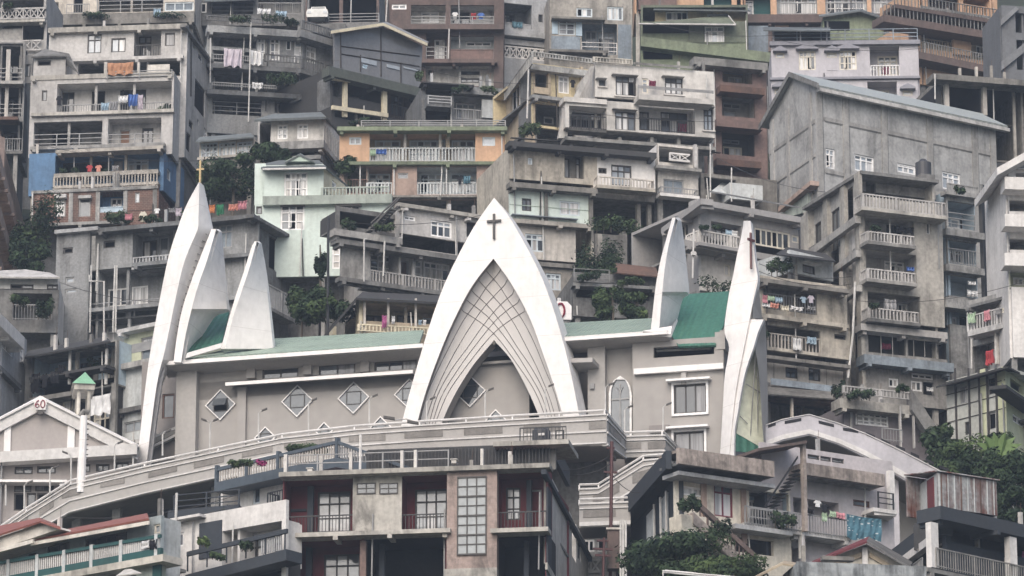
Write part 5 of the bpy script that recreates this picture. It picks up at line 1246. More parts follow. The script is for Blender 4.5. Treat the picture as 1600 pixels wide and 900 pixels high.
# white cottage & neighbours at the left edge
b = B('hillside_cottage', 'small white cottage with a ribbed grey roof at the left edge', 'house', (0, 432), (92, 433), 262, 'white', G1)
b.face(-10, 432, 90, 452, 'W 16 444 52 452 d2.m\nW 73 444 90 453 d2.g'); b.face(-10, 452, 90, 520, 'L 20 458 80 500 2 bar:gry concd', mat='concd'); b.body(6)
b.quad('roof', [(-15, 432, 0.8), (93, 433, 0.8), (78, 426, -3), (40, 421, -3), (-10, 423, -3)], 0.1, 'concl'); bush(70, 475, 261, 40, 50, 'bushy plants beside the white cottage', 'leafd', 600, 31); bush(30, 468, 261, 40, 24, 'creeper under the white cottage', 'leafm', 400, 32)
b = B('hillside_house', 'grey house with white roof edge and tall windows cut by the left frame', 'house', (-30, 480), (0, 490), 250, 'concl', G1)
R = b.right((38, 528)); b.face(-40, 480, 0, 640); b.face(0, 490, 36, 700, 'W 0 512 20 560 w2.c\nW 0 592 11 603 w1.l', fr=R, name='side_wall', mat='concl'); b.slab(-2, 487, 38, 1.1, 0.9, 0.1, 'white', R, x1y=520); b.body(6, 'LBT'); b.slab(0, 570, 34, 0.4, 0.4, 0.1, 'concd', R, x1y=585)
b = B('hillside_house', 'dark fronted house with a pale blue balcony and black washing', 'house', (40, 556), (165, 534), 256, 'concd', G1)
b.face(40, 556, 178, 720, '''L 50 556 178 598 1.6 - lblue
L 46 602 120 622 1.3 solid:dark:0.5 darker
W 97 628 113 640 w1.l
L 120 600 172 680 1.2 - dark''', mat='concd'); b.quad('roof', [(38, 558, 1.0), (172, 532, 1.0), (165, 526, -4), (45, 548, -4)], 0.12, 'dark'); b.body(7, 'LBT'); R = b.right((198, 545)); b.face(178, 532, 200, 720, '', fr=R, mat='concd', name='side_wall')
b.slab(45, 590, 165, 0.25, 1.0, 0.1, 'dark'); b.slab(45, 622, 120, 0.4, 1.0, 0.1, 'concd')
for x in (108, 165): b.bx('post', x-1, 545, x+1, 600, 0.3, 0.4, 'pipew')
for x0, x1, y0, y1 in ((50, 62, 584, 612), (64, 76, 585, 604), (78, 92, 580, 598), (92, 100, 570, 582)): cloth(b.fr, x0, y0, x1, y1, 0.9, 'black', 'black clothes on the pale blue balcony, %s' % {50: 'the long one at its left end', 64: 'second from the left', 78: 'the broad one in its middle', 92: 'the short one hung highest'}[x0])
bush(150, 565, 254.5, 40, 18, 'plants on the pale blue balcony', 'leafd', 300, 33); cloth(b.fr, 138, 620, 172, 645, 0.6, 'white', 'crumpled white sheeting under the green cap of the pavilion', None, 'plastic_sheet', 'sheet')
b = B('hillside_house', 'cream panelled house squeezed between the dark house and the tallest spire', 'house', (196, 517), (245, 507), 254, 'yg', G1)
b.face(196, 517, 262, 640, 'W 222 528 240 540 g1.l\nW 222 540 237 563 g1.b', mat='yg'); b.face(190, 575, 262, 720, 'W 195 660 222 672 g2.l', mat='gwhite', w=0.5); b.slab(184, 515, 262, 0.35, 0.7, 0.1, 'concl'); b.slab(190, 568, 262, 0.5, 1.1, 0.1, 'conc'); b.slab(180, 640, 262, 0.4, 1.0, 0.1, 'concd'); b.body(6); b.slab(192, 690, 232, 0.4, 1.2, 0.1, 'concl'); b.pole('drainpipe', [(209, 675, 1.2), (209, 730, 1.2)], 0.06, 'pipew')
for i, y in enumerate((540, )): b.bx('panel_joint', 197, y, 262, y+0.8, 0.003, 0.02, 'fg')
# gabled hall
b = B('gabled_hall', 'mauve gabled hall with white bands and a 60 plaque on its ridge', 'hall', (0, 686), (215, 694), 240, 'mauve')
F_ = Frame(b.fr.pt(0, 0, 0), Vector((1, 0.02, 0))); b.fr = F_; 
plaster('hallgrey', (0.36, 0.33, 0.315), 0.08, bump=0.06)
b.poly('gable_wall', [(-60, 708), (-60, 700), (63, 626), (213, 697), (213, 706)], -0.3, 0, 'hallgrey')
mb = MB(); T_ = 0.75
for a_, c_ in (((-70, 690), (63, 621)), ((63, 621), (215, 697))):
    p, q = F_.uv(*a_, .25), F_.uv(*c_, .25); mb.prism(F_, [(p[0], p[1]-T_), (q[0], q[1]-T_), q, p], 0.003, 0.25, 'bandw')
b.part('gable_band', mb)
b.quad('roof', [(-70, 689, .4), (63, 620, .4), (63, 618, -7), (-70, 688, -7)], 0.1, 'chw'); b.quad('roof', [(63, 620, .4), (217, 697, .4), (217, 695, -7), (63, 618, -7)], 0.1, 'chw')
for x0, x1, y0 in ((7, 16, 662), (106, 116, 656)): b.bx('white_strip', x0, y0, x1, 705, 0.003, 0.12, 'chw')
mb = MB(); p, q = F_.uv(-70, 714, .6), F_.uv(214, 697, .6); mb.prism(F_, [(p[0], p[1]-.45), (q[0], q[1]-.45), (q[0], q[1]+.15), (p[0], p[1]+.15)], -0.3, 0.6, 'bandw'); b.part('eave_band', mb)
b.face(-60, 712, 214, 900, '''W 23 729 51 741 d2.g
W 58 728 87 740 d2.g
W 131 725 141 738 d1.g
W 150 725 171 737 d2.g
W 181 722 201 734 d2.g
W 22 758 49 769 d2.g
W 55 757 84 768 d2.g
W 22 770 38 798 d1.o
W 42 770 56 792 d1.g
W 58 770 84 792 d1.o''', w=-0.4, mat='tanh' if 'tanh' in MATS else 'hallgrey'); b.slab(-20, 749, 105, 0.2, 0.6, 0.4, 'chw')
b.body(7, 'LRB', zt=F_.uv(0, 712, 0)[1])
for x in (9, 208): b.pole('drainpipe', [(x, 712 if x > 100 else 752, 0.3), (x, 730 if x > 100 else 790, 0.3)], 0.06, 'pipew')
# plaque with 60
def digits(fr, cx, cy, w, h, s, mat, parent, name='numeral'):
    """0-9 strokes as bent tubes; only the ones on the building"""
    u0, z0 = fr.uv(cx, cy, w); mb = MB()
    for k, ch in enumerate(s):
        ou = (k-(len(s)-1)/2)*h*0.72
        if ch == '0': pts = [(0.27*math.sin(t), 0.5*math.cos(t)) for t in [i*2*math.pi/14 for i in range(15)]]
        else: pts = [(0.2, 0.5), (-0.08, 0.3), (-0.24, 0.0), (-0.24, -0.3), (0, -0.5), (0.24, -0.3), (0.2, -0.08), (0, 0.02), (-0.22, -0.15)]
        mb.tube([fr.pt(u0+ou+a*h, w, z0+c*h) for a, c in pts], h*0.075, mat, 5)
    return mb.build(name, parent)
plain('numred', (0.22, 0.02, 0.04), 0.5)
pl = b.poly('plaque', [(56, 640), (53, 630), (56, 622), (61, 619), (66, 619), (71, 622), (73, 630), (71, 640)], 0.26, 0.5, 'chw'); digits(F_, 62.5, 631, 0.54, 0.42, '60', 'numred', pl); b.bx('plaque_lamp', 59, 641, 67, 647, 0.3, 0.6, 'fd')
# pavilion and mast
root = empty('bell_pavilion', P(127, 650, 243)); tag(root, 'small open pavilion with cream columns and a light green pyramid cap', 'pavilion')
PF = Frame(P(127, 640, 243), Vector((1, 0.15, 0)))
plaster('capgreen', (0.22, 0.42, 0.28), 0.15)
uA, zA = PF.uv(134, 577, 0.6); e = [PF.pt(a, w_, PF.uv(130, 599, 1.2)[1]) for a, w_ in ((PF.uv(113, 598, 1.2)[0], 1.2), (PF.uv(150, 598, 1.2)[0], 1.2), (PF.uv(150, 598, 1.2)[0], -1.2), (PF.uv(113, 598, 1.2)[0], -1.2))]
ap = PF.pt(uA, 0, zA); mb = MB()
for i in range(4): mb.face([e[i], e[(i+1) % 4], ap], 'capgreen')
mb.face(e[::-1], 'concw'); mb.build('cap', root)
mb = MB(); ua, ub = PF.uv(116, 600, 1.1)[0], PF.uv(148, 600, 1.1)[0]; zt = PF.uv(130, 600, 1.1)[1]; mb.box(PF, ua, ub, -1.1, 1.1, zt-0.3, zt-0.005, 'concw'); mb.build('beam', root)
for a in (ua+.28, ub-.28):
    for w_ in (-0.85, 0.85):
        mb = MB(); mb.tube([PF.pt(a, w_, zt-2.6), PF.pt(a, w_, zt-.3)], 0.11, 'concw', 8); mb.build('column', root)
mb = MB(); mb.box(PF, ua, ub, -1.1, 1.1, ground_z(243), zt-2.6, 'concl'); mb.build('base', root)
root = empty('ladder_mast', P(128, 755, 236)); tag(root, 'stout white tapering mast with ladder rungs beside the gabled hall', 'mast')
mb = MB(); mb.tube([P(126, 770, 236), P(131, 650, 236)], 0.26, 'chw', 10, 0.2); mb.build('shaft', root)
for i in range(12): mb = MB(); y = 655+i*8; p = P(133.5-i*0.3, y, 236); mb.tube([p, p+Vector((0.22, -0.1, 0))], 0.03, 'fd', 4); mb.build('ladder_rung', root)
mb = MB(); mb.tube([P(125, 650, 236), P(131, 642, 236), P(139, 645, 236)], 0.14, 'concd', 7); mb.build('horn', root)
# ================================================================== RIGHT SIDE, UPPER ROWS
b = B('hillside_house', 'light grey house with an open room showing blue green bundles, left of the shuttered house', 'house', (785, 45), (858, 52), 326, 'concl', G1)
b.face(785, -20, 858, 160, '''L 786 4 830 46 2 solid:concl:0.4 concd
W 840 22 847 35 d1.g
L 786 54 850 66 1.5 - concl
L 786 68 856 96 1.5 lat:white:1.0 gwhite
> 800 74 822 94 w2.c'''); b.slab(785, 46, 850, 0.6, 0.5, 0.2); b.body(7); cloth(b.fr, 800, 33, 816, 44, 0.1, 'teal', 'blue green bundle in the open room of the light grey house', None)
b = B('hillside_house', 'grey house with pale blue shutters around a barred window', 'house', (860, 30), (988, 34), 322, 'conc', G1)
b.face(858, -20, 988, 130, '''W 900 12 925 27 w3.m
W 948 10 973 32 w4.c
W 872 29 898 55 w2tx.g
L 908 36 964 86 1.4 pipe:white:1.0 bgrey
> 914 48 932 75 g2.m
> 934 50 964 85 g3t.m''', mat='conc'); b.bx('shutter', 862, 25, 871, 53, 0.003, 0.06, 'lblue'); b.bx('shutter', 899, 31, 909, 56, 0.003, 0.06, 'lblue'); b.bx('blue_panel', 965, 38, 986, 92, 0.003, 0.05, 'bgrey'); b.bx('blue_panel', 861, 56, 906, 78, 0.003, 0.05, 'bgrey'); b.slab(858, 76, 950, 0.3, 0.9, 0.2, 'concd'); b.slab(862, 25, 945, 0.25, 0.9, 0.2, 'concd'); b.body(8)
b = B('green_house', 'mossy green house with a white outlined lean-to roof', 'house', (1000, 38), (1168, 37), 314, 'green', G1)
b.face(1000, 34, 1168, 68, 'L 1003 38 1076 62 2 solid:ogreen:0.5 dark\nW 1100 41 1131 67 w3t.l'); b.face(1022, 14, 1166, 38, 'W 1039 18 1074 32 w4.m\nW 1104 22 1137 34 w4.l', w=-1.2, mat='yell')
b.face(1000, 66, 1168, 130, 'L 1004 71 1050 93 2 - darker', mat='ogreen')
b.quad('roof', [(997, 37, 1.0), (1150, 38, 1.0), (1138, 23, -1), (1022, 35, -1.1)], 0.1, 'green'); b.quad('roof', [(1020, 14, 0), (1172, 16, 0), (1168, 12, -4), (1024, 10, -4)], 0.1, 'roofg')
mb = MB(); F_ = b.fr; q = [F_.pt(F_.uv(x, y, 1.05)[0], 1.05, F_.uv(x, y, 1.05)[1]) for x, y in ((997, 37.5), (1149, 38.5), (1137, 24))]; mb.tube(q, 0.06, 'white', 5); b.part('gutter', mb)
mb = MB(); p, q = F_.uv(1000, 57, .9), F_.uv(1205, 82, .9); mb.prism(F_, [(p[0], p[1]-.75), (q[0], q[1]-.75), q, p], -0.2, 0.9, 'ogreen'); b.part('mossy_ledge', mb); b.body(8); b.face(1168, 40, 1200, 100, '', mat='bgrey', w=-1)
b = B('hillside_house', 'narrow rose brown house of stacked balconies behind the pale modern block', 'house', (1113, 96), (1200, 104), 297, 'rbrown', G1)
b.face(1090, 92, 1200, 300, '''L 1129 100 1176 132 1.5 - tan
> 1131 108 1162 118 g2.g
> 1138 119 1160 132 w2.c
L 1128 148 1180 185 1.5 - concd
> 1130 160 1158 171 g2.g
> 1131 173 1150 186 g1.l
L 1128 205 1180 245 1.5 - dark
> 1130 212 1156 226 g2.g
> 1130 228 1160 250 w3.m'''); b.slab(1126, 132, 1195, 0.7, 1.1, 0.2, 'rust'); b.slab(1120, 185, 1192, 0.8, 1.3, 0.2, 'rbrown'); b.slab(1120, 247, 1190, 0.7, 1.2, 0.2, 'rust'); b.body(7)
b.slab(1085, 88, 1200, 0.8, 1.0, 0.2, 'concd')
b = B('hillside_house', 'top house with white window bands between orange piers', 'house', (1163, 24), (1435, 24), 338, 'orange', G1)
b.face(1145, -30, 1436, 24, 'L 1152 -10 1205 22 1 - teal\nL 1214 -10 1278 22 0.8 bar:gry gwhite\n> 1220 -8 1276 22 w5t.c\nL 1290 -10 1356 22 0.8 bar:gry gwhite\n> 1292 -8 1352 22 w5t.m\nL 1362 -10 1434 22 0.8 bar:gry lav\n> 1366 -8 1388 21 w2t.c\n> 1400 -8 1420 21 w2t.c'); b.slab(1140, 22, 1440, 1.0, 0.9, 0.2, 'brown'); b.body(8); b.face(1145, 34, 1436, 80, '', mat='brown'); b.bx('orange_panel', 1211, 28, 1233, 48, 0.003, 0.1, 'orange')
b = B('hillside_house', 'house with a maroon roof strip and orange side at the top edge', 'house', (990, 14), (1160, 14), 336, 'orange', G1)
b.face(996, -30, 1150, 20, 'L 1098 -12 1142 14 1 - teal', mat='orange'); b.bx('maroon_panel', 996, -20, 1056, 15, 0.003, 0.4, 'rbrown'); b.body(6)
b = B('green_house', 'olive green gabled house between the orange topped and the lavender houses', 'house', (1285, 62), (1420, 62), 324, 'green', G1)
b.poly('gable_wall', [(1286, 64), (1286, 27), (1345, 18), (1418, 44), (1412, 64)], -0.3, 0, 'ogreen'); b.face(1286, 62, 1412, 90); b.bx('open_window', 1288, 33, 1328, 48, -0.01, 0.006, 'open'); b.bx('open_window', 1391, 45, 1406, 62, -0.01, 0.006, 'open'); b.bx('post', 1292, 32, 1295, 49, 0.003, 0.1, 'concd')
b.quad('roof', [(1280, 25, .6), (1345, 16, .6), (1345, 14, -6), (1280, 23, -6)], 0.12, 'roofg'); b.quad('roof', [(1345, 16, .6), (1422, 42, .6), (1422, 40, -6), (1345, 14, -6)], 0.12, 'roofg'); b.body(6, 'LRB', zt=b.fr.uv(1300, 30)[1]); b.pole('drainpipe', [(1420, 41, .6), (1410, 54, .6), (1408, 64, .6)], 0.06)
# lavender house
b = B('lavender_house', 'lavender house with hooded barred windows and one recessed balcony', 'house', (1208, 68), (1438, 67), 306, 'lav', G1)
b.face(1207, 66, 1438, 122, '''W 1214 82 1228 90 w1H.l
W 1250 79 1277 109 w4tH.m
W 1294 82 1310 90 w1H.l
W 1313 79 1341 109 w4tH.m
L 1361 73 1408 119 1.4 bal:wht:0.85 lav
> 1373 88 1406 118 w3t.m''')
b.face(1207, 126, 1438, 200, '''W 1212 138 1226 146 w1H.l
L 1357 128 1404 165 1.4 - lav
W 1412 142 1428 150 w1H.l'''); b.slab(1205, 63.5, 1440, 0.45, 0.35, 0.2, 'lavd'); b.slab(1205, 120, 1440, 0.25, 0.25, 0.2, 'lavd'); b.body(8)
b.rail(1210, 46, 1436, 63, 0.1, 'pipe:bgrey'); b.quad('terrace_roof', [(1195, 46, 1.0), (1300, 48, 1.0), (1300, 43, -3), (1195, 41, -3)], 0.08, 'roofg'); b.bx('back_screen', 1212, 48, 1300, 63, -3, -2.9, 'dark')
for x in (1210, 1252, 1293): b.bx('post', x, 46, x+2.5, 64, 0.2, 0.35, 'lavd')
cloth(b.fr, 1378, 103, 1389, 116, -0.15, 'maroon', 'maroon cloth in the recessed balcony of the lavender house', None); cloth(b.fr, 1362, 106, 1371, 110, -0.15, 'white', 'white folded cloth on the lavender house balcony', None)
b.bx('blocked_window', 1294, 92, 1309, 110, 0.003, 0.03, 'lav')
# orange brown terraces
b = B('hillside_house', 'orange plastered house with broad brown terraces at the top right', 'house', (1440, 82), (1556, 100), 316, 'orange', G1)
b.face(1436, 20, 1560, 150, '''L 1440 44 1492 82 1.6 bal:tan:0.8 brown
> 1456 53 1468 67 d1.m
> 1468 52 1480 67 w1.m
W 1492 52 1506 78 b1.g
L 1518 52 1556 98 1.2 - tan
> 1526 64 1542 92 w2t.m
W 1474 100 1505 113 w3.m'''); b.body(9)
for x0, y0, x1, y1, t, m_ in ((1382, 22, 1560, 52, 0.55, 'brown'), (1436, 80, 1560, 106, 0.55, 'brown'), (1400, 6, 1560, 32, 0.3, 'brown')):
    F_ = b.fr; p, q = F_.uv(x0, y0, 1.6), F_.uv(x1, y1, 1.6); mb = MB(); mb.prism(F_, [(p[0], p[1]-t), (q[0], q[1]-t), q, p], -0.2, 1.6, m_); b.part('terrace_floor', mb)
    mb = MB(); rail_ = [(p[0]+(q[0]-p[0])*i/30, p[1]+(q[1]-p[1])*i/30) for i in range(31)]
    for u, z in rail_: mb.box(F_, u-.03, u+.03, 1.45, 1.51, z+.003, z+.85, 'concd')
    mb.tube([F_.pt(u, 1.48, z+.87) for u, z in rail_], .04, 'concd', 5); b.part('railing', mb)
b.face(1440, -20, 1560, 30, 'L 1450 -10 1500 20 1.4 - brown\nL 1506 -8 1552 26 1.4 bal:orange:0.7 orange', w=-0.6); b.body(6, zb=b.fr.uv(1500, 20)[1]); b.bx('orange_pier', 1490, 46, 1519, 88, 0.003, 0.3, 'orange')
b = B('hillside_house', 'dark slate building with a diagonal brace at the top right corner', 'house', (1562, 60), (1600, 62), 300, 'bgrey', G1)
plaster('slate2', (0.15, 0.155, 0.165), 0.3)
L_ = b.left((1543, 92)); b.face(1543, 92, 1562, 250, '', fr=L_, mat='slate2', name='side_wall'); b.face(1562, 8, 1640, 250, 'L 1584 20 1610 52 2 - dark\nL 1586 62 1612 110 2 - dark', mat='slate2'); b.body(5, 'LRBT', mat='slate2')
plaster('slate3', (0.2, 0.205, 0.215), .3); b.poly('brace', [(1563, 110), (1563, 96), (1600, 66), (1600, 80)], 0.003, 0.25, 'slate3'); b.poly('brace', [(1562, 40), (1562, 30), (1585, 10), (1590, 14)], 0.003, 0.25, 'slate3')
b = B('open_shelter', 'dark open sided shelter on concrete columns right of the warehouse roof', 'shelter', (1470, 120), (1600, 130), 288, 'concd', G1)
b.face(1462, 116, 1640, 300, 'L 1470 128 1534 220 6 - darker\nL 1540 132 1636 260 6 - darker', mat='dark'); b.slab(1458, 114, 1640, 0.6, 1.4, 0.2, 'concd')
for x in (1476, 1535): b.bx('column', x, 124, x+8, 180, 0.003, 0.35, 'concl')
b.body(8); b.pole('pole', [(1461, 116, 1.4), (1461, 155, 1.4)], 0.05)
# warehouse
wc = plaster('whconc', (0.385, 0.382, 0.375), 0.4, patch=.45, thr=.52); plaster('whband', (0.35, 0.34, 0.325), 0.35)
b = B('warehouse', 'huge bare concrete gabled hall with gridded walls and a pale metal roof', 'warehouse', (1277, 130), (1560, 191), 272, 'whconc', base=430)
b.face(1277, 133, 1557, 420, '''W 1290 231 1305 265 w2t.c
W 1335 240 1366 272 w3t.l
W 1402 254 1431 274 w3t.l
W 1472 267 1501 300 w3t.l''')
F_ = b.fr; L_ = b.left((1202, 184))
zc = F_.uv(1277, 133)[1]; zb0 = F_.uv(1277, 420)[1]; uL = L_.uv(1202, 184)[0]; uR = L_.len; um = (uL+uR)/2; zr = L_.uv(1241, 120)[1]; um = L_.uv(1241, 120)[0]
mb = MB(); mb.prism(L_, [(uL, zb0), (uR-0.005, zb0), (uR-0.005, zc), (um, zr), (uL, zc)], -0.25, 0, 'whconc'); b.part('gable_wall', mb)
mb = MB(); Dm = L_.len
e0, e1 = F_.uv(1268, 126, .9)[0], F_.uv(1566, 192, .9)[0]
# roof sheets: eave edge in front, ridge behind
rz = F_.uv(1241, 117, 0)[1]
GD_ = -L_.U
A_ = lambda u, w_, z_: F_.pt(u, 0, z_)+GD_*(-w_)
half = Dm-um+uL; zr2 = zr+0.28; zc -= 0.1
roofm = ribbed('warehouse_tin', (0.34, 0.36, 0.345), F_.yaw, 0.5, 0.2, 0.4, rust=(0.3, 0.33, 0.3))
q = [A_(-0.35, 0.55, zc-0.1), A_(F_.len+0.5, 0.55, zc-0.1), A_(F_.len+0.5, -half, zr2), A_(-0.35, -half, zr2)]; n = (q[1]-q[0]).cross(q[3]-q[0]).normalized(); mb = MB(); mb.slabpoly(q, -n*0.15, roofm); b.part('roof', mb)
q = [A_(-0.35, -half, zr2), A_(F_.len+0.8, -half, zr2), A_(F_.len+0.8, -Dm-0.9, zc-0.1), A_(-0.35, -Dm-0.9, zc-0.1)]; n = (q[1]-q[0]).cross(q[3]-q[0]).normalized(); mb = MB(); mb.slabpoly(q, -n*0.15, roofm); b.part('roof', mb)
mb = MB(); mb.box(F_, -0.3, F_.len+0.45, 0.3, 0.62, zc-0.5, zc-0.27, 'concl'); b.part('gutter', mb)
mb = MB()
for a_, c_ in (((-0.35, .9, zc-.1), (-0.35, -half, zr2)), ((-0.35, -half, zr2), (-0.35, -Dm-.9, zc-.1))):
    p, r_ = A_(*a_), A_(*c_); mb.slabpoly([p, r_, r_-Vector((0, 0, .35)), p-Vector((0, 0, .35))], F_.U*-0.1, 'concd')
b.part('barge_board', mb)
for x in (1277, 1318, 1378, 1449, 1519, 1547):
    u = F_.uv(x, 200, .08)[0]; mb = MB(); mb.box(F_, u, u+0.45, 0.003, 0.08, zb0, zc-0.3, 'whband'); b.part('column', mb); mb = MB(); mb.box(F_, u+.455, u+.53, 0.003, 0.03, zb0, zc-.35, 'concd'); b.part('joint_shadow', mb)
for y in (181, 262): z = F_.uv(1279, y)[1]; mb = MB(); mb.box(F_, 0.46, F_.len-0.6, 0.003, 0.05, z-0.25, z, 'whband'); b.part('beam', mb); mb = MB(); mb.box(F_, 0.56, F_.len-.6, 0.003, 0.025, z-.33, z-.255, 'concd'); b.part('joint_shadow', mb)  # darker strip under each beam puts its thin shadow line into the colour
for x in (1206, 1230, 1265): u = L_.uv(x, 220)[0]; mb = MB(); mb.box(L_, u, u+0.4, 0.003, 0.07, zb0, zc-0.1, 'whband'); b.part('column', mb)
for y in (192, 245, 300): z = L_.uv(1265, y)[1]; mb = MB(); mb.box(L_, 0.05, L_.len-0.5, 0.003, 0.045, z-0.25, z, 'whband'); b.part('beam', mb); mb = MB(); mb.box(L_, 0.05, L_.len-.5, 0.003, 0.02, z-.34, z-.255, 'concd'); b.part('joint_shadow', mb)  # gable side too: beam shadow lines painted as darker strips
mb = MB(); mb.box(F_, F_.len-0.3, F_.len-0.05, -Dm, -0.24, zb0, zc-0.2, 'whconc'); mb.box(F_, 4.5, F_.len-.31, -Dm, -Dm+.2, zb0, zc-.2, 'whconc'); b.part('rear_wall', mb)
b.bx('green_panel', 1225, 300, 1262, 330, 0, 0, 'gmint') if False else None
mb = MB(); p = [L_.uv(x, y, .3) for x, y in ((1222, 342), (1222, 322), (1262, 287), (1262, 330))]; mb.prism(L_, p, 0.08, 0.3, 'gmint'); b.part('lean_to_panel', mb); mb = MB(); p, q = L_.uv(1216, 324, .7), L_.uv(1266, 282, .7); mb.prism(L_, [(p[0], p[1]-.3), (q[0], q[1]-.3), q, p], 0.08, 0.7, 'pink'); b.part('lean_to_roof', mb)
# pale modern block and its yellow neighbour
b = B('hillside_house', 'yellow house with a balustraded roof terrace and beams on its shaded side', 'house', (832, 100), (930, 112), 290, 'yell', G1)
b.face(832, 98, 935, 210, '''L 833 104 856 150 2 - concd
> 838 120 856 136 w2.m
W 873 118 890 147 w2t.c
L 834 160 925 205 2.5 - concd
> 850 178 866 195 w1.c'''); b.rail(832, 80, 933, 100, 0.4, 'bal:concw'); b.slab(830, 99, 936, 0.6, 0.7, 0.3, 'concw'); b.body(8, 'RBT'); L_ = b.left((789, 158)); b.face(789, 158, 832, 260, 'W 800 140 816 165 w3.m', fr=L_, mat='tan', name='side_wall'); b.rail(790, 140, 832, 100, 0.5, 'bal:concw', L_)
for x in (857, 908): b.bx('column', x, 104, x+4, 160, -0.1, 0.25, 'tan')
b.slab(832, 147, 930, 0.35, 0.7, 0.2, 'conc'); b.bx('balcony_wall', 835, 135, 858, 148, 0.2, 0.6, 'tan'); b.pole('downpipe', [(827, 92, 1.0), (824, 185, 1.0)], 0.06)
shirt(b.fr, 891, 124, 899, 137, 0.5, 'black', 'black trousers hanging beside the white door of the yellow house'); bush(828, 198, 288, 50, 36, 'round green shrub at the foot of the yellow house', 'leafm', 700, 40)
b = B('hillside_house', 'pale grey modern block with wide brown framed windows and maroon washing', 'house', (932, 100), (1118, 115), 286, 'concl', G1)
b.face(932, 98, 1118, 165, '''W 938 122 948 135 d1s.g
W 964 117 996 151 d3ts.c
W 1005 122 1015 146 w1t.l
W 1041 120 1069 149 d3ts.c''')
b.wing(885, 152, 1119, 216, 0.9, '''L 891 164 950 212 1.2 bar:blk:0.95 white
> 893 170 942 212 d3t.m
W 963 173 995 205 d3ts.m
L 1000 160 1088 210 1.3 bar:blk:0.95 white
> 1001 174 1016 205 d1t.m
> 1034 173 1076 211 d3t.m
W 1101 170 1116 205 d2ts.l''', top=True); b.slab(883, 150, 950, 0.5, 1.2, 0.2); b.bx('solid_parapet', 1000, 147, 1117, 164, 0.95, 2.2, 'concl'); b.slab(885, 212, 1120, 0.35, 1.3, 0.2, 'concd'); b.body(9); b.rail(930, 88, 990, 101, 0.2, 'bal:concw'); b.rail(993, 97, 1085, 108, 0.2, 'pipe:concd'); b.rail(1000, 133, 1116, 147, 1.9, 'pipe:gry')
for x0, y0, x1, y1 in ((960, 114, 1000, 117), (1038, 117, 1072, 120), (935, 120, 951, 122.5)): b.bx('window_hood', x0, y0, x1, y1, 0.003, 0.45, 'concd')
for x, y in ((960, 168), (1097, 165)): b.bx('window_hood', x, y, x+38 if x < 1000 else x+22, y+3.5, 0.92, 1.35, 'concd')
b.face(800, 213, 1128, 232, '', mat='dark', w=-0.5)
for x in (892, 930, 968, 1018, 1060): b.bx('beam_post', x, 214, x+5, 228, -0.4, 0.4, 'conc')
b.pole('downpipe', [(1106, 117, 0.3), (1106, 152, 0.3)], 0.05); b.poly('sloping_wall', [(874, 215), (880, 185), (925, 103), (931, 103), (891, 185), (888, 215)], -0.2, 0.2, 'concl')
cloth(b.fr, 1014, 125, 1025, 138, 0.5, 'maroon', 'maroon cloth hung at the upper balcony of the pale modern block', None); cloth(b.fr, 1060, 192, 1073, 206, 0.6, 'maroon', 'maroon cloth in the lower balcony of the pale modern block', None)
# block under it
b = B('hillside_house', 'long concrete block with blue tall windows and a white balcony room', 'house', (801, 226), (1026, 246), 272, 'concw', G1)
b.face(798, 224, 935, 290, 'W 827 246 834 257 w1.l\nL 884 234 915 280 0.8 - concd\n> 884 247 892 278 d1.l\n> 902 247 912 280 d1t.l')
b.face(935, 236, 1026, 302, 'W 937 262 950 272 d2.o\nW 957 257 989 292 d3t.l', mat='white'); b.slab(798, 219, 1028, 0.5, 0.9, 0.2, 'dark'); b.balcony(935, 274, 1026, 301, 1.0, 'bal:concl')
b.slab(798, 283, 936, 0.5, 0.8, 0.1, 'concd'); b.face(798, 294, 926, 352, 'W 817 309 832 330 d2.g\nW 876 313 908 338 w2.m', mat='mint'); b.bx('panel_joint', 798, 318, 926, 319.5, 0.003, 0.03, 'mintd')
for x in (853, 922): b.bx('column', x, 296, x+5, 352, 0.003, 0.15, 'concd')
b.bx('green_band', 802, 333, 905, 341, 0.003, 0.4, 'bgrey'); b.slab(798, 340, 930, 0.4, 0.6, 0.2, 'conc'); b.face(798, 350, 901, 410, 'W 822 364 852 394 w3t.m', mat='concl'); b.slab(800, 405, 900, 0.4, 0.3, 0.2, 'concd'); b.face(840, 413, 898, 520, '', mat='conc'); b.bx('patch', 898, 440, 920, 500, -1.0, -0.8, 'concw'); b.bx('beam_end', 875, 351, 881, 356, 0.003, 0.7, 'concl')
b.body(8, 'LRBT', U1=b.fr.uv(930, 300)[0]); mb = MB(); u0, u1 = b.fr.uv(930, 240)[0], b.fr.uv(1026, 240)[0]; mb.box(b.fr, u0, u1, -8, -.25, b.fr.uv(930, 300)[1]-.3, b.fr.uv(1020, 240)[1], 'concd'); b.part('shell', mb)
for x, t in ((997, 0), (1014, 1)): b.bx('column', x, 306, x+6, 365, -1.2, -0.8, 'conc')
b = B('hillside_house', 'narrow white walled house with a grey shuttered window and white lattice above', 'house', (1026, 262), (1090, 268), 275, 'white', G1)
b.face(1026, 224, 1090, 312, 'L 1028 228 1086 258 2 - concd\nW 1035 279 1067 305 g2.b', mat='offw'); b.slab(1024, 257, 1095, 0.3, 0.8, 0.2, 'conc'); b.rail(1045, 238, 1076, 254, 0.3, 'lat:white'); b.balcony(1030, 290, 1092, 311, 0.8, 'bar:gry'); b.body(7); b.bx('column', 1083, 225, 1088, 262, 0.003, 0.3, 'concl')
bush(935, 415, 268, 100, 110, 'tangle of dark plants on the terraces in the shade right of the arch', 'leafd', 3600, 41, lobes=9); bush(960, 350, 270, 110, 30, 'broad leaved plants at the edge of the dark cavity', 'leafm', 900, 42, lobes=6)
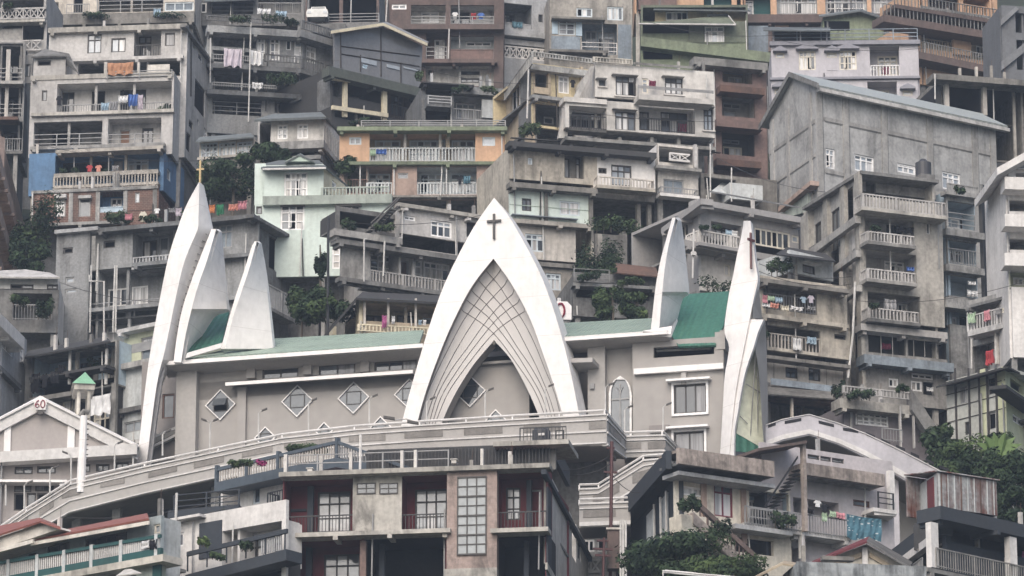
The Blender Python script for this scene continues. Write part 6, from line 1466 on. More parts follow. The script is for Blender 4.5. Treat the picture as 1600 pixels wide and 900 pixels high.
tree(955, 470, 259, 60, 60, 'bushy tree on the slope directly right of the round sign', 'leafm', 3600, 43, group='trees between the houses'); tree(995, 478, 258.5, 60, 46, 'bushy tree just left of the short blunt spire', 'leafm', 3000, 44, group='trees between the houses')
b = B('garden_terrace', 'narrow planted terrace with a rusty roof below the dark cavity', 'terrace', (897, 432), (1020, 438), 262, 'concd')
b.face(895, 425, 1030, 500, 'L 900 440 1015 470 3 - dark'); b.quad('rusty_roof', [(955, 425, .8), (1030, 432, .8), (1025, 418, -2), (960, 411, -2)], 0.08, 'rust'); b.rail(897, 419, 952, 442, 0.6, 'pipe:concd'); b.slab(895, 441, 1030, 0.3, 0.9, 0.1, 'concd'); b.body(6)
bush(920, 430, 261, 50, 18, 'row of pots on the planted terrace, left group', 'leafd', 320, 45); bush(985, 440, 261, 60, 14, 'row of pots on the planted terrace, right group', 'leafm', 320, 46); bush(958, 418, 261, 16, 22, 'yellow flowering plant in the middle of the planted terrace', 'leafl', 160, 47)
# round church sign with a red 0
sg = empty('round_sign', P(878, 503, 252)); tag(sg, 'white sign box with a large red 0 beside the right flank of the arch', 'sign')
SG = Frame(P(878, 500, 252), Vector((1, 0.12, 0)))
mb = MB(); u0, u1 = SG.uv(868, 500)[0], SG.uv(893, 500)[0]; z0, z1 = SG.uv(880, 499)[1], SG.uv(880, 471)[1]; mb.prism(SG, [(u0, z0), (u1, z0), (u1, z1-.25), (u1-.25, z1), (u0, z1)], -0.9, 0, 'chw'); mb.build('box', sg)
o = digits(SG, 876, 485, 0.05, 0.85, '0', 'numred', sg); mb = MB(); mb.tube([SG.pt((u0+u1)/2-.2, -.4, z1), SG.pt((u0+u1)/2-.2, -.4, z1+.3)], 0.12, 'concl'); mb.build('cap', sg); mb = MB(); mb.box(SG, u0+.1, u1-.1, -0.8, -.1, z0-1.5, z0-.003, 'concd'); mb.build('base', sg)
b = B('hillside_house', 'shabby grey sheds and tin roofs between the cavity and the warehouse', 'shed', (1100, 290), (1200, 300), 276, 'concd', G1)
b.face(1095, 270, 1215, 340, 'L 1100 276 1150 300 2 - dark\nL 1158 292 1180 312 1 - dark'); b.quad('tin_roof', [(1110, 300, .8), (1190, 308, .8), (1185, 285, -2), (1140, 275, -2)], .06, 'gwhite'); b.body(7); b.wing(1140, 285, 1192, 315, 1.4, '', 'gwhite'); b.pole('pole', [(1143, 262, 2), (1143, 315, 2)], 0.05); b.pole('pole', [(1110, 225, 2), (1110, 308, 2)], 0.05)
# ================================================================== RIGHT SIDE, LOWER ROWS
b = B('hillside_house', 'grey corner house with a curved flower balcony between the two right spires', 'house', (1095, 313), (1250, 341), 262, 'mauvel', G1)
plaster('greyh', (0.33, 0.32, 0.315), 0.2)
b.wall = 'greyh'
b.face(1095, 313, 1255, 395, '''L 1112 345 1160 380 0.7 - greyh
> 1119 348 1150 372 d3t.m
W 1180 355 1236 392 w6.m
W 1238 367 1250 381 w1.l''', mat='greyh'); b.face(1095, 395, 1255, 480, 'W 1132 412 1142 432 w1.m\nO 1160 420 1230 445', mat='concl'); b.slab(1090, 310, 1258, 0.55, 0.8, 0.2, 'greyh', x1y=339); 
L_ = b.left((1036, 357)); b.face(1036, 357, 1095, 520, 'W 1063 352 1076 386 w2.m', fr=L_, mat='greyh', name='side_wall'); b.slab(1034, 356, 1096, 0.55, 0.8, 0.1, 'greyh', L_, x1y=312); b.body(8, 'RBT')
b.balcony(1093, 358, 1160, 394, 1.5, 'bal:concl', mat='greyh'); b.slab(1070, 374, 1255, 0.6, 1.2, 0.2, 'greyh'); b.pole('drainpipe', [(1085, 358, 1.8), (1083, 435, 1.8)], 0.06, 'pipew'); b.bx('meter_box', 1083, 392, 1089, 399, 1.8, 2.0, 'white'); b.rail(1110, 298, 1250, 318, 0.3, 'pipe:gry', w2=None)
for i, (x0, c_) in enumerate(((1134, 'lblue'), (1143, 'white'))): cloth(b.fr, x0, 358+i, x0+9, 368+i*2, 0.4, c_, ('pale blue' if c_ == 'lblue' else 'white')+' towel on the curved flower balcony'); 
for x in (1100, 1120): bush(x, 354, 260, 22, 12, 'pot plants on the curved flower balcony, %s' % ('at its left end' if x == 1100 else 'beside the pale blue towel'), 'leafd', 160, x)
bush(1130, 445, 258, 110, 26, 'weeds and junk on the roof between the two right spires', 'leafd', 500, 48)
b = B('garden_shed', 'small pale shed with an arched tin roof in front of the grey corner house', 'shed', (1236, 392), (1303, 408), 253, 'gwhite')
b.face(1234, 390, 1302, 440, 'W 1254 412 1274 430 d1h.g'); b.body(4); b.quad('roof', [(1212, 397, 1.2), (1306, 408, 1.2), (1290, 396, -3), (1230, 386, -3)], 0.08, 'dark'); bush(1218, 416, 252, 56, 34, 'bushy plants left of the small pale shed', 'leafd', 600, 49)
b = B('hillside_house', 'stained concrete house with rows of colourful washing right of the tall right spire', 'house', (1190, 440), (1325, 457), 251, 'conc', G1)
b.face(1186, 430, 1322, 512, 'L 1190 438 1275 492 1.6 bar:gry concd', mat='concw'); b.wing(1186, 500, 1328, 562, 0.25, '''L 1188 506 1281 552 1.5 bal:concl:0.9 concd
> 1217 514 1237 534 w2t.m
> 1238 524 1254 552 d1.o
W 1302 521 1320 531 d1.o''', 'concw')
b.slab(1186, 434, 1325, 0.35, 1.0, 0.2, 'concd'); b.slab(1186, 489, 1325, 0.35, 0.9, 0.2, 'concw'); b.slab(1186, 553, 1328, 0.3, 0.7, 0.2, 'concd')
b.face(1190, 562, 1325, 620, 'W 1226 573 1245 592 d2t.g\nW 1262 574 1281 596 d2t.g', mat='concl', w=-0.6)
for x in (1208, 1244, 1263, 1290): b.bx('panel_joint', x, 564, x+1, 612, -0.59, -0.56, 'fd')
b.bx('tin_screen', 1204, 591, 1300, 612, 0.6, 0.7, 'bgrey'); b.slab(1196, 609, 1312, 0.5, 1.2, 0.2, 'rust'); b.body(7); b.quad('lean_roof', [(1190, 615, 2.2), (1328, 624, 2.2), (1320, 608, 0), (1190, 600, 0)], 0.08, 'concd')
b.face(1190, 618, 1325, 680, 'L 1196 622 1320 670 2.5 - dark', mat='concd', w=-0.4)
for x in (1236, 1321): b.bx('white_post', x, 622, x+3.5, 662, 1.6, 1.8, 'offw')
b.pole('downpipe', [(1334, 440, 0.5), (1331, 520, 0.5), (1324, 590, 0.5)], 0.07, 'pipew')
for i, (x0, x1, y0, y1, c_, t_) in enumerate(((1191, 1200, 460, 474, 'pink', 'pink shirt'), (1200, 1210, 461, 470, 'lgreen', 'pale green cloth'), (1211, 1222, 463, 473, 'lblue', 'light blue cloth'), (1190, 1203, 473, 480, 'white', 'white cloth below the pink shirt'), (1204, 1218, 472, 482, 'salmon', 'salmon cloth'), (1219, 1232, 476, 486, 'cream', 'cream cloth'), (1236, 1256, 477, 486, 'white', 'long white cloth'), (1250, 1260, 463, 474, 'lblue', 'pale blue shirt hung high'), (1262, 1272, 461, 474, 'lilac', 'lilac shirt at the right end'), (1262, 1275, 477, 485, 'grey', 'grey cloth at the right end'), (1246, 1254, 465, 474, 'black', 'black garment'))):
    cloth(b.fr, x0, y0, x1, y1, 0.5+0.1*(i % 3), c_, t_+' on the washing rows right of the tall spire')
for x0, x1, y0, y1, c_, t_ in ((1238, 1252, 527, 548, 'white', 'white towel'), (1262, 1276, 525, 538, 'lblue', 'grey blue cloth')): cloth(b.fr, x0, y0, x1, y1, 0.4, c_, t_+' on the balcony below the colourful washing')
bush(1195, 524, 250, 20, 16, 'dark plants at the left end of the balcony below the washing', 'leafd', 160, 50); bush(1310, 606, 248, 30, 34, 'climbing plants at the right end of the tin screen', 'leafd', 380, 51)
for x, t_ in ((1207, 'left'), (1212, 'right')): pass
# tall corner tower block
b = B('hillside_house', 'tall narrow concrete corner building with stacked balconies right of centre', 'house', (1345, 268), (1462, 282), 255, 'concw', G1)
b.face(1347, 276, 1462, 312, 'L 1352 284 1368 308 .6 - concd', mat='conc', w=-1.2); b.slab(1344, 266, 1466, .3, .25, 8, 'concd')
b.face(1345, 306, 1476, 512, '''L 1350 333 1428 388 1.5 - concl
> 1384 345 1396 365 d1.o
> 1395 352 1430 385 d2.o
W 1447 348 1453 366 w1.g
L 1352 390 1432 446 1.5 - concl
> 1381 405 1416 432 w3t.m
> 1426 405 1431 430 d1.g
L 1355 455 1438 508 1.5 - conc
> 1380 468 1400 486 w1.c
> 1402 470 1418 490 w2.m
> 1420 470 1434 500 d1.m''')
for q in ((1363, 303, 1478, 328, 1.2), ): b.balcony(1346, 301, 1480, 343, 1.2, 'bal:concl')
b.balcony(1354, 360, 1431, 389, 1.1, 'bal:concl', mat='conc'); b.balcony(1354, 418, 1433, 448, 1.1, 'bal:concl', mat='conc'); b.balcony(1356, 479, 1438, 510, 1.1, 'bal:concl', mat='concd')
b.slab(1345, 505, 1480, 0.6, 0.7, 0.2, 'concl'); 
b.face(1347, 518, 1482, 640, '''L 1356 519 1416 556 1.0 - dark
L 1418 522 1480 562 0.8 - dark
W 1388 590 1404 606 w2.m
W 1424 582 1458 594 w3.g
W 1423 594 1441 612 w2.c
L 1442 596 1459 618 1 - dark''', mat='conc')
for x in (1376, 1394, 1416, 1427, 1444, 1462): b.bx('glazed_post', x, 521, x+1.3, 557, 0.003, 0.08, 'concl')
b.bx('canopy_panel', 1418, 526, 1480, 536, 0.1, 0.2, 'offw'); b.slab(1350, 553, 1490, 0.8, 1.0, 0.2, 'bgrey')
for x in (1370, 1388, 1406): b.bx('panel_joint', x, 566, x+1, 612, 0.003, 0.03, 'fg')
b.body(8, 'RBT'); L_ = b.left((1250, 340)); b.face(1250, 340, 1345, 640, '''W 1272 352 1283 400 d1.g
O 1272 420 1283 480
W 1298 332 1312 385 d2.g
O 1297 395 1311 440
O 1319 300 1333 350
O 1326 410 1340 480
O 1296 450 1312 520
O 1330 500 1342 560''', fr=L_, mat='conc', name='side_wall')
for x in (1256, 1286, 1313, 1336): u = L_.uv(x, 400, .25)[0]; mb = MB(); mb.box(L_, u, u+0.7, 0.003, 0.25, L_.uv(x, 640)[1], L_.uv(1345, 269)[1], 'concw'); b.part('pier', mb)
for y, t in ((330, 0.45), (385, .4), (440, .4)): z = L_.uv(1345, y, .6)[1]; mb = MB(); mb.box(L_, 0.2, L_.len+0.4, 0.252, 0.6, z-t, z, 'conc'); b.part('floor_slab', mb)
# roof: sloping edge, tank and shed
tk = empty('water_tank', b.fr.pt(b.fr.uv(1443, 278, -2)[0], -2, b.fr.uv(1443, 278, -2)[1])); tag(tk, 'black cylindrical water tank on the roof of the tall corner building', 'water tank')
mb = MB(); c0 = b.fr.pt(b.fr.uv(1443, 276, -2)[0], -2, b.fr.uv(1443, 276, -2)[1]); plain('tankblk', (0.05, 0.05, 0.055), 0.5); mb.tube([c0, c0+Vector((0, 0, 0.85))], 0.48, 'tankblk', 16); mb.build('drum', tk); mb = MB(); mb.tube([c0+Vector((0, 0, .85)), c0+Vector((0, 0, 0.98)), c0+Vector((0, 0, 1.1))], 0.4, 'tankblk', 14, 0.14); mb.build('lid', tk)
mb = MB(); mb.box(b.fr, b.fr.uv(1432, 280, -2)[0], b.fr.uv(1454, 280, -2)[0], -2.6, -1.4, b.fr.uv(1443, 300, -2)[1], b.fr.uv(1443, 276.3, -2)[1], 'concd'); mb.build('stand', tk)
cloth(b.fr, 1381, 466, 1400, 484, 0.8, 'grey', 'pale grey sheet on the third balcony of the tall corner building', None); cloth(b.fr, 1416, 416, 1428, 424, 0.9, 'blue', 'blue cloth at the right end of the corner building second balcony', None); cloth(b.fr, 1400, 352, 1428, 366, 0.3, 'black', 'black washing on the highest balcony of the tall corner building', None); cloth(b.fr, 1378, 535, 1392, 546, -0.3, 'maroon', 'dark red cloth behind the glazed band of the tall corner building', None); cloth(b.fr, 1447, 604, 1458, 612, 0.3, 'white', 'white cloth at the bottom floor of the tall corner building', None); cloth(L_, 1272, 404, 1281, 420, 0.3, 'white', 'white cloth in an opening on the side of the tall corner building', None)
bush(1368, 356, 253.5, 22, 12, 'plants on the highest balcony of the tall corner building', 'leafd', 160, 52); bush(1366, 478, 253.3, 22, 14, 'plants on the third balcony of the tall corner building', 'leafd', 160, 53)
b = B('hillside_house', 'narrow light blue house with dark side wall behind the corner building', 'house', (1482, 296), (1535, 304), 258, 'lblue', G1)
plaster('lb2', (0.40, 0.47, 0.53), 0.25)
b.face(1480, 300, 1536, 640, '''L 1483 313 1534 362 1.5 pipe:gry lb2
> 1487 341 1502 358 w1.l
> 1502 341 1512 360 d1.o
L 1483 374 1534 418 1.5 bar:gry lb2
> 1486 388 1514 414 w3t.m
L 1482 428 1533 468 1.5 - lb2
L 1482 478 1530 512 1.2 - lb2
> 1484 494 1497 512 w2.c
> 1500 494 1512 512 d1.o''', mat='conc'); b.slab(1480, 296, 1540, 0.4, 0.5, 0.2, 'conc'); b.rail(1482, 286, 1530, 306, 0.2, 'solid:conc'); b.slab(1480, 356, 1540, 0.6, 0.6, 0.1, 'conc'); b.slab(1480, 412, 1540, 0.6, 0.6, 0.1, 'conc'); b.slab(1480, 464, 1532, 0.9, 0.9, 0.1, 'conc'); b.body(8, 'LBT'); R = b.right((1572, 350)); b.face(1536, 304, 1572, 640, '', fr=R, mat='dark', name='side_wall'); b.rail(1536, 288, 1570, 340, 0.0, 'solid:concd', R)
cloth(b.fr, 1512, 438, 1524, 446, 0.3, 'white', 'white washing on the third floor of the narrow light blue house', None); cloth(b.fr, 1511, 452, 1527, 464, 0.3, 'white', 'lower white sheet on the third floor of the narrow light blue house', None); bush(1500, 296, 257, 24, 16, 'dark shrub on the roof of the narrow light blue house', 'leafd', 220, 54)
b = B('hillside_house', 'white building with stacked solid balconies at the right edge', 'house', (1572, 338), (1640, 340), 247, 'white', G1)
b.face(1574, 262, 1660, 560, '''L 1586 264 1650 300 1.5 - concl
L 1576 312 1650 332 1.5 - concl
L 1572 372 1650 392 1.5 - concl
L 1576 424 1650 450 1.0 - yg
> 1582 428 1600 446 w2.l''', mat='white')
for y in (276, 334, 395): b.bx('balcony_parapet', 1569, y, 1660, y+22, 0.003, 1.2, 'white')
F_ = b.fr; p, q = F_.uv(1557, 262, 1.5), F_.uv(1660, 204, 1.5); mb = MB(); mb.prism(F_, [(p[0], p[1]-.45), (q[0], q[1]-.45), q, p], -5, 1.5, 'white'); b.part('roof', mb); b.body(6)
b = B('hillside_house', 'grey house at the right edge with a long balcony of bright washing', 'house', (1512, 510), (1600, 488), 249, 'conc', G1, at=1)
b.face(1514, 470, 1640, 512, 'L 1520 478 1600 512 1.4 - conc', mat='conc'); b.balcony(1510, 495, 1640, 494, 1.0, 'bal:concl', mat='concl') if False else None
F_ = b.fr
mb = MB(); u0, z = F_.uv(1512, 518, 1.0); u1 = F_.uv(1640, 480, 1.0)[0]; mb.box(F_, u0, u1, -.2, 1.0, z-.3, z, 'concl'); b.part('balcony_floor', mb); mb = MB(); railing(mb, F_, u0, u1, .9, z+.003, z+.95, 'bal:concl'); b.part('railing', mb)
b.face(1514, 518, 1640, 570, 'L 1518 524 1595 566 1.4 - concd\n> 1558 528 1588 566 w3t.m'); b.bx('post', 1553, 512, 1558, 568, .3, .5, 'offw'); b.pole('downpipe', [(1518, 512, .8), (1518, 576, .8)], .06); b.slab(1508, 478, 1640, .25, 1.1, .2, 'concd'); b.body(7)
for x0, y0, x1, y1, c_, t_ in ((1512, 490, 1525, 503, 'lgreen', 'light green towel'), (1537, 485, 1546, 500, 'pink', 'pink and white towel'), (1555, 483, 1563, 490, 'grey', 'grey cloth'), (1566, 481, 1572, 488, 'cream', 'cream cloth'), (1583, 480, 1592, 490, 'white', 'white cloth'), (1540, 548, 1552, 568, 'red', 'dark red garment on the floor below,')): cloth(F_, x0, y0, x1, y1, 1.15 if y0 < 540 else .3, c_, t_+' at the long balcony by the right edge')
yp = plaster('ypanel', (0.50, 0.52, 0.36), 0.2); gp = plaster('gpanel', (0.43, 0.44, 0.41), 0.25)
b = B('panel_house', 'house clad in pale yellow and grey panels with black joints at the right', 'house', (1480, 597), (1570, 573), 243, 'gpanel', G1, at=1)
b.face(1478, 596, 1570, 720, 'W 1499 606 1511 629 g2.m\nW 1544 592 1557 614 d1.g\nW 1543 646 1556 670 g1.m\nW 1507 660 1516 678 d1.g', mat='gpanel'); b.body(7, 'LBT'); R = b.right((1625, 612)); b.face(1570, 573, 1625, 730, 'O 1578 590 1598 618\nW 1582 645 1600 670 w2.c', fr=R, mat='ypanel', name='side_wall')
F_ = b.fr
for x, m_ in ((1530, 'ypanel'), (1557, 'ypanel')): b.bx('yellow_panel', x, 578, x+13, 720, 0.003, 0.02, m_)
for x in (1493, 1514, 1530, 1543, 1557): b.bx('panel_joint', x, 575, x+1, 720, 0.022, 0.045, 'fd')
for y in (598, 618, 640, 662): u0, z = F_.uv(1570, y-25); mb = MB(); mb.box(F_, F_.uv(1478, 620)[0], F_.len, 0.022, 0.042, z-.05, z, 'fd'); b.part('panel_joint', mb)
b.quad('roof', [(1462, 604, 1.0), (1574, 572, 1.0), (1630, 600, -6), (1500, 590, -6)], .1, 'dark'); b.balcony(1572, 605, 1625, 640, 1.0, 'pipe:blk', mat='dark', fr=R)
b = B('hillside_house', 'purple grey house with white barred window and rusted balcony rail above the approach ramp', 'house', (1325, 628), (1450, 641), 246, 'purp', G1)
b.face(1318, 626, 1450, 760, 'W 1338 643 1389 668 w5t.c\nW 1335 643 1341 665 d1.g', mat='purp'); b.body(6); b.slab(1312, 622, 1424, 0.8, 1.0, .2, 'concw'); b.rail(1318, 602, 1424, 625, .9, 'bal:concl'); b.rail(1378, 668, 1410, 692, 1.0, 'bar:gry')
for x in (1406, 1427): b.bx('white_post', x, 634, x+3.5, 700, .8, 1.0, 'concl')
F_ = b.fr; p, q = F_.uv(1424, 608, 1.2), F_.uv(1478, 688, 1.2); mb = MB(); mb.prism(F_, [(p[0], p[1]-1.2), (q[0], q[1]-1.2), q, p], .6, 1.2, 'concd'); b.part('outside_stair', mb)
bush(1345, 615, 244.5, 60, 20, 'creeper on the balcony rail above the purple grey house', 'leafd', 420, 55); bush(1410, 605, 244.5, 30, 16, 'plants at the right end of the balcony rail above the purple grey house', 'leafm', 200, 56)
# greenery at the right
for i, (x, y, d, w_, h_, n, m_, t_) in enumerate(((1500, 720, 240, 110, 90, 5200, 'leafm', 'large green bushy tree below the panel house'), (1570, 740, 236, 100, 110, 5600, 'leafd', 'dark green tree at the right edge below the panel house'), (1470, 690, 243, 60, 50, 2200, 'leafd', 'small dark tree beside the outside stair'), (1560, 700, 241, 50, 60, 2200, 'leafm', 'rounded green tree under the corner of the panel house'), (1590, 790, 228, 90, 80, 3600, 'leafd', 'lowest dark tree at the right edge behind the charcoal house'))):
    tree(x, y, d, w_, h_, t_, m_, n, 60+i, group='trees between the houses', lobes=10)
for k, (x, y) in enumerate(((1562, 700), (1545, 690), (1575, 712))): pass
bl_ = empty('banana_plant', P(1560, 730, 237)); tag(bl_, 'banana plant with long pale leaves among the trees at the right', 'plant')
plain('banana', (0.13, 0.2, 0.07), 0.5); rnd = random.Random(4)
for k in range(6):
    a = P(1560, 725, 236.5); th = -1.2+k*0.5; tip = a+Vector((math.sin(th)*1.3, -0.5-0.2*(k % 2), 1.5*math.cos(th*0.8)+.2)); mid = (a+tip)/2+Vector((0, 0, .35)); s_ = Vector((math.cos(th), 0, -math.sin(th)))*0.24
    mb = MB(); mb.face([a, mid+s_, tip, mid-s_], 'banana'); mb.face([a+Vector((0, .01, 0)), mid-s_+Vector((0, .01, 0)), tip+Vector((0, .01, 0)), mid+s_+Vector((0, .01, 0))], 'banana'); mb.build('leaf', bl_)
mb = MB(); mb.tube([P(1560, 760, 236.7), P(1560, 724, 236.6)], .12, 'leafm', 7); mb.build('trunk', bl_)
# ================================================================== BOTTOM ROW
plaster('fconc', (0.42, 0.40, 0.365), 0.5, fine=4); plaster('slateb', (0.045, 0.052, 0.063), 0.2); plain('redroof', (0.24, 0.09, 0.07), 0.6)
pb = brick('pinkbrick', (0.31, 0.245, 0.22), (0.29, 0.225, 0.20), (0.28, 0.225, 0.205), math.radians(-7))
b = B('maroon_house', 'maroon and concrete house with a tall gridded stair window in the foreground centre', 'house', (440, 747), (853, 732), 218, 'maroon')
b.face(442, 745, 856, 990, '''L 444 747 551 832 1.5 bar:blk:0.95 maroon
> 496 769 547 831 d3tx.p
L 627 745 699 830 1.5 bar:blk:0.95 maroon
> 648 765 698 829 d3tx.p
L 776 735 853 826 1.5 bar:blk:0.95 maroon
> 790 762 813 812 d2tx.p
> 828 765 846 824 Dmaroon
L 444 846 564 960 1.8 - maroon
> 506 867 562 925 d3tx.p
L 568 842 694 960 3.0 bar:blk:0.8 darker
L 774 836 852 960 3.0 bar:blk:0.8 darker''', mat='maroon')
b.bx('grey_wall', 551, 745, 627, 834, 0.003, 0.12, 'fconc')
for x in (559, 594):
    u0, u1, z0, z1 = b.rect(x, 757, x+26, 770, .12); mb = MB(); mb.box(b.fr, u0, u1, .121, .14, z0, z1, 'glassm'); pn = None
    m2 = MB()
    for q in ((u0-.05, u0, z0-.05, z1+.05), (u1, u1+.05, z0-.05, z1+.05), (u0, u1, z1, z1+.05), (u0, u1, z0-.05, z0), ((u0+u1)/2-.02, (u0+u1)/2+.02, z0, z1), (u0, u1, (z0+z1)/2-.02, (z0+z1)/2+.02)): m2.box(b.fr, q[0], q[1], .1411, .18, q[2], q[3], 'fd')
    o = b.part('window', m2); b.part('pane', mb, o)
b.bx('stair_pier', 698, 737, 776, 893, 0.003, .55, pb); b.bx('pier_foot', 694, 889, 776, 930, 0.003, .6, 'fconc')
u0, u1, z0, z1 = b.rect(715, 746, 759, 865, .55); mb = MB(); mb.box(b.fr, u0, u1, .551, .57, z0, z1, 'glassst'  if 'glassst' in MATS else plain('glassst', (0.22, 0.24, 0.25), .15, .7)); m2 = MB()
for i in range(4): c = u0+(u1-u0)*i/3; m2.box(b.fr, c-.03, c+.03, .571, .62, z0, z1, 'fd')
for i in range(9): c = z0+(z1-z0)*i/8; m2.box(b.fr, u0-.03, u1+.03, .572, .618 if i % 2 else .64, c-.025-(.03 if i % 2 == 0 else 0), c+.025, 'fd')
o = b.part('stair_window', m2); b.part('pane', mb, o)
b.slab(435, 738, 858, .34, .95, .2, 'fconc'); b.slab(430, 834, 703, .32, 1.0, .2, 'fconc'); b.slab(766, 825.5, 856, .32, 1.0, .2, 'fconc')
for x, y0, y1, w_ in ((480, 760, 831, -.9), (478, 856, 930, -1.2), (592, 850, 930, -1.0), (822, 750, 826, -.9), (818, 845, 930, -1.0)): b.bx('slate_post', x, y0, x+8, y1, w_-.25, w_, 'slateb')
b.bx('maroon_post', 562, 845, 571, 930, -.2, .1, 'rbrown'); b.bx('brown_band', 449, 796, 478, 799, -1.49, -1.42, 'slateb')
b.body(9, 'LBT', zb=b.fr.uv(600, 985)[1]); R = b.right((921, 862))
b.face(856, 735, 919, 990, 'O 893 800 900 880\nW 872 760 878 800 d1.g', fr=R, mat='concl', name='side_wall'); b.slab(853, 733, 925, .35, .22, .05, 'slateb', R, x1y=850); b.bx('slate_strip', 856, 760, 862, 990, .003, .1, 'slateb', R)
mb = MB(); z = R.uv(856, 835, .9)[1]; mb.box(R, -.5, R.len, .003, .12, z-.35, z, 'fconc'); b.part('floor_slab', mb)
# roof terrace
b.bx('dark_screen', 572, 704, 858, 739, -2.2, -1.9, 'dark'); b.rail(575, 703, 858, 739, -1.6, 'bar:blk'); b.rail(445, 712, 700, 741, -.2, 'pipe:gry')
for x, y in ((443, 710), (545, 706), (625, 704), (646, 703), (750, 701)): b.bx('terrace_post', x, y, x+4.5, 739, -.3, 0, 'concl')
b.pole('white_pole', [(562, 740, .2), (563, 680, .2)], .07, 'white'); b.slab(770, 690, 888, .35, -1.2, 4.5, 'fconc'); b.face(800, 697, 868, 733, 'L 806 700 846 728 1 bar:gry darker', w=-2.0, mat='concd')
b.rail(812, 668, 884, 692, -1.4, 'bar:blk'); b.rail(868, 672, 880, 692, -1.5, 'pipe:blk')
R2 = Frame(R.O+R.N*0, R.U)
b.face(868, 690, 890, 760, '', fr=R, mat='slateb', w=-.6, name='stair_block')
tk = empty('water_tank', b.fr.pt(b.fr.uv(846, 692, -2.4)[0], -2.4, b.fr.uv(846, 692, -2.4)[1])); tag(tk, 'black square shouldered water tank on the roof of the maroon house', 'water tank')
c0 = b.fr.pt(b.fr.uv(846, 693, -2.4)[0], -2.4, b.fr.uv(846, 693, -2.4)[1]); mb = MB(); mb.tube([c0, c0+Vector((0, 0, .62)), c0+Vector((0, 0, .63))], .47, 'tankblk', 14); mb.build('drum', tk); mb = MB(); mb.tube([c0+Vector((0, 0, .63)), c0+Vector((0, 0, .8))], .46, 'tankblk', 14, .3); mb.build('shoulder', tk); mb = MB(); mb.box(b.fr, b.fr.uv(841, 690, -1.9)[0], b.fr.uv(851, 690, -1.9)[0], -1.93, -1.9, c0.z+.3, c0.z+.42, 'white'); mb.build('tank_label', tk)
root = empty('street_lamp', P(655, 740, 213)); 
bpy.data.objects.remove(root)
for x, y in ((485, 739), (710, 725)): bx_ = MB(); u, z = b.fr.uv(x, y, .3); bx_.box(b.fr, u-.12, u+.12, .1, .5, z, z+.18, 'concl'); bx_.box(b.fr, u-.18, u+.18, .05, .55, z+.18, z+.22, 'concl'); tag(bx_.build('flood_light', None, b.fr.pt(u, .3, z)), 'small flood light on the maroon house roof edge, '+('left of the white pole' if x < 600 else 'right of the white pole'), 'light')
# slate beamed terrace behind its left end
b = B('terrace_house', 'white house with slate blue gabled terrace rail behind the maroon house', 'house', (340, 742), (440, 718), 226, 'white', G1, at=1)
F_ = b.fr
def beam(bd, fr, pts, t, w0, w1, mat, name='beam'):
    mb = MB()
    for a, c in zip(pts, pts[1:]):
        p, q = fr.uv(*a, w1), fr.uv(*c, w1); mb.prism(fr, [(p[0], p[1]-t), (q[0], q[1]-t), q, p], w0, w1, mat)
    return bd.part(name, mb)
def slope_rail(bd, fr, a, c, h, w, mat, n):
    mb = MB()
    for i in range(n+1):
        t = i/n; x, y = a[0]+(c[0]-a[0])*t, a[1]+(c[1]-a[1])*t; u, z = fr.uv(x, y, w); mb.box(fr, u-.03, u+.03, w-.03, w+.03, z-h, z-.05, mat)
    return bd.part('railing', mb)
plain('slatep', (0.075, 0.092, 0.11), .5)
b.face(372, 742, 440, 840, 'W 395 762 406 786 w1.g', mat='white'); b.face(360, 840, 440, 990, 'L 365 880 430 910 1 - dark', mat='white'); b.body(7)
W1 = 1.0
beam(b, F_, [(338, 731), (440, 708), (526, 688), (640, 730)], .17, W1-.15, W1, 'slatep'); beam(b, F_, [(335, 754), (440, 731), (526, 715), (600, 728)], .5, -.2, W1+.1, 'slatep'); slope_rail(b, F_, (340, 732), (526, 689), 1.0, W1-.08, 'concl', 46); slope_rail(b, F_, (526, 689), (600, 716), .8, W1-.08, 'gry', 18)
for x, y in ((338, 730), (385, 721), (434, 708), (526, 687)): u, z = F_.uv(x, y, W1); mb = MB(); mb.box(F_, u-.08, u+.08, W1-.2, W1+.05, z-1.3, z+.1, 'slatep'); b.part('post', mb)
bush(375, 722, 224, 56, 14, 'flowering pots along the slate terrace, left group', 'leafm', 320, 70); plain('flower', (0.28, 0.04, 0.14), .7); bush(408, 722, 223.8, 22, 12, 'magenta flowering plant behind the slate terrace rail', plain('flower', (0.28, 0.04, 0.14)), 140, 71); bush(480, 700, 225, 90, 16, 'leafy plants on the slate terrace below the church wall', 'leafm', 700, 72)
b.balcony(414, 770, 448, 796, .9, 'bar:blk', mat='fconc')
# white and charcoal house
b = B('hillside_house', 'white and charcoal house with balcony plants left of the maroon house', 'house', (270, 818), (372, 800), 218, 'white', G1, at=1)
b.face(270, 812, 445, 990, '''W 276 833 287 853 w1.g
L 348 830 440 880 1.3 - white
L 382 880 440 905 1.2 - dark'''); b.body(6); b.bx('charcoal_panel', 312, 818, 346, 868, .003, .06, 'slateb')
F_ = b.fr; beam(b, F_, [(292, 862), (448, 826)], .22, .85, 1.0, 'slateb'); beam(b, F_, [(290, 898), (448, 858)], .55, -.2, 1.0, 'slateb'); slope_rail(b, F_, (294, 862), (446, 828), 1.0, .9, 'slateb', 5); slope_rail(b, F_, (410, 838), (440, 832), .9, .85, 'concl', 9)
b.slab(266, 810, 312, .2, .6, 3, 'white'); bush(318, 846, 216, 26, 18, 'potted green plant on the charcoal balcony, standing at its left end', 'leafl', 240, 73); bush(340, 868, 216, 34, 14, 'low plants on the charcoal balcony near its left end', 'leafm', 260, 74); bush(385, 852, 216, 30, 20, 'red leaved plant pot on the charcoal balcony', 'leafd', 220, 75)
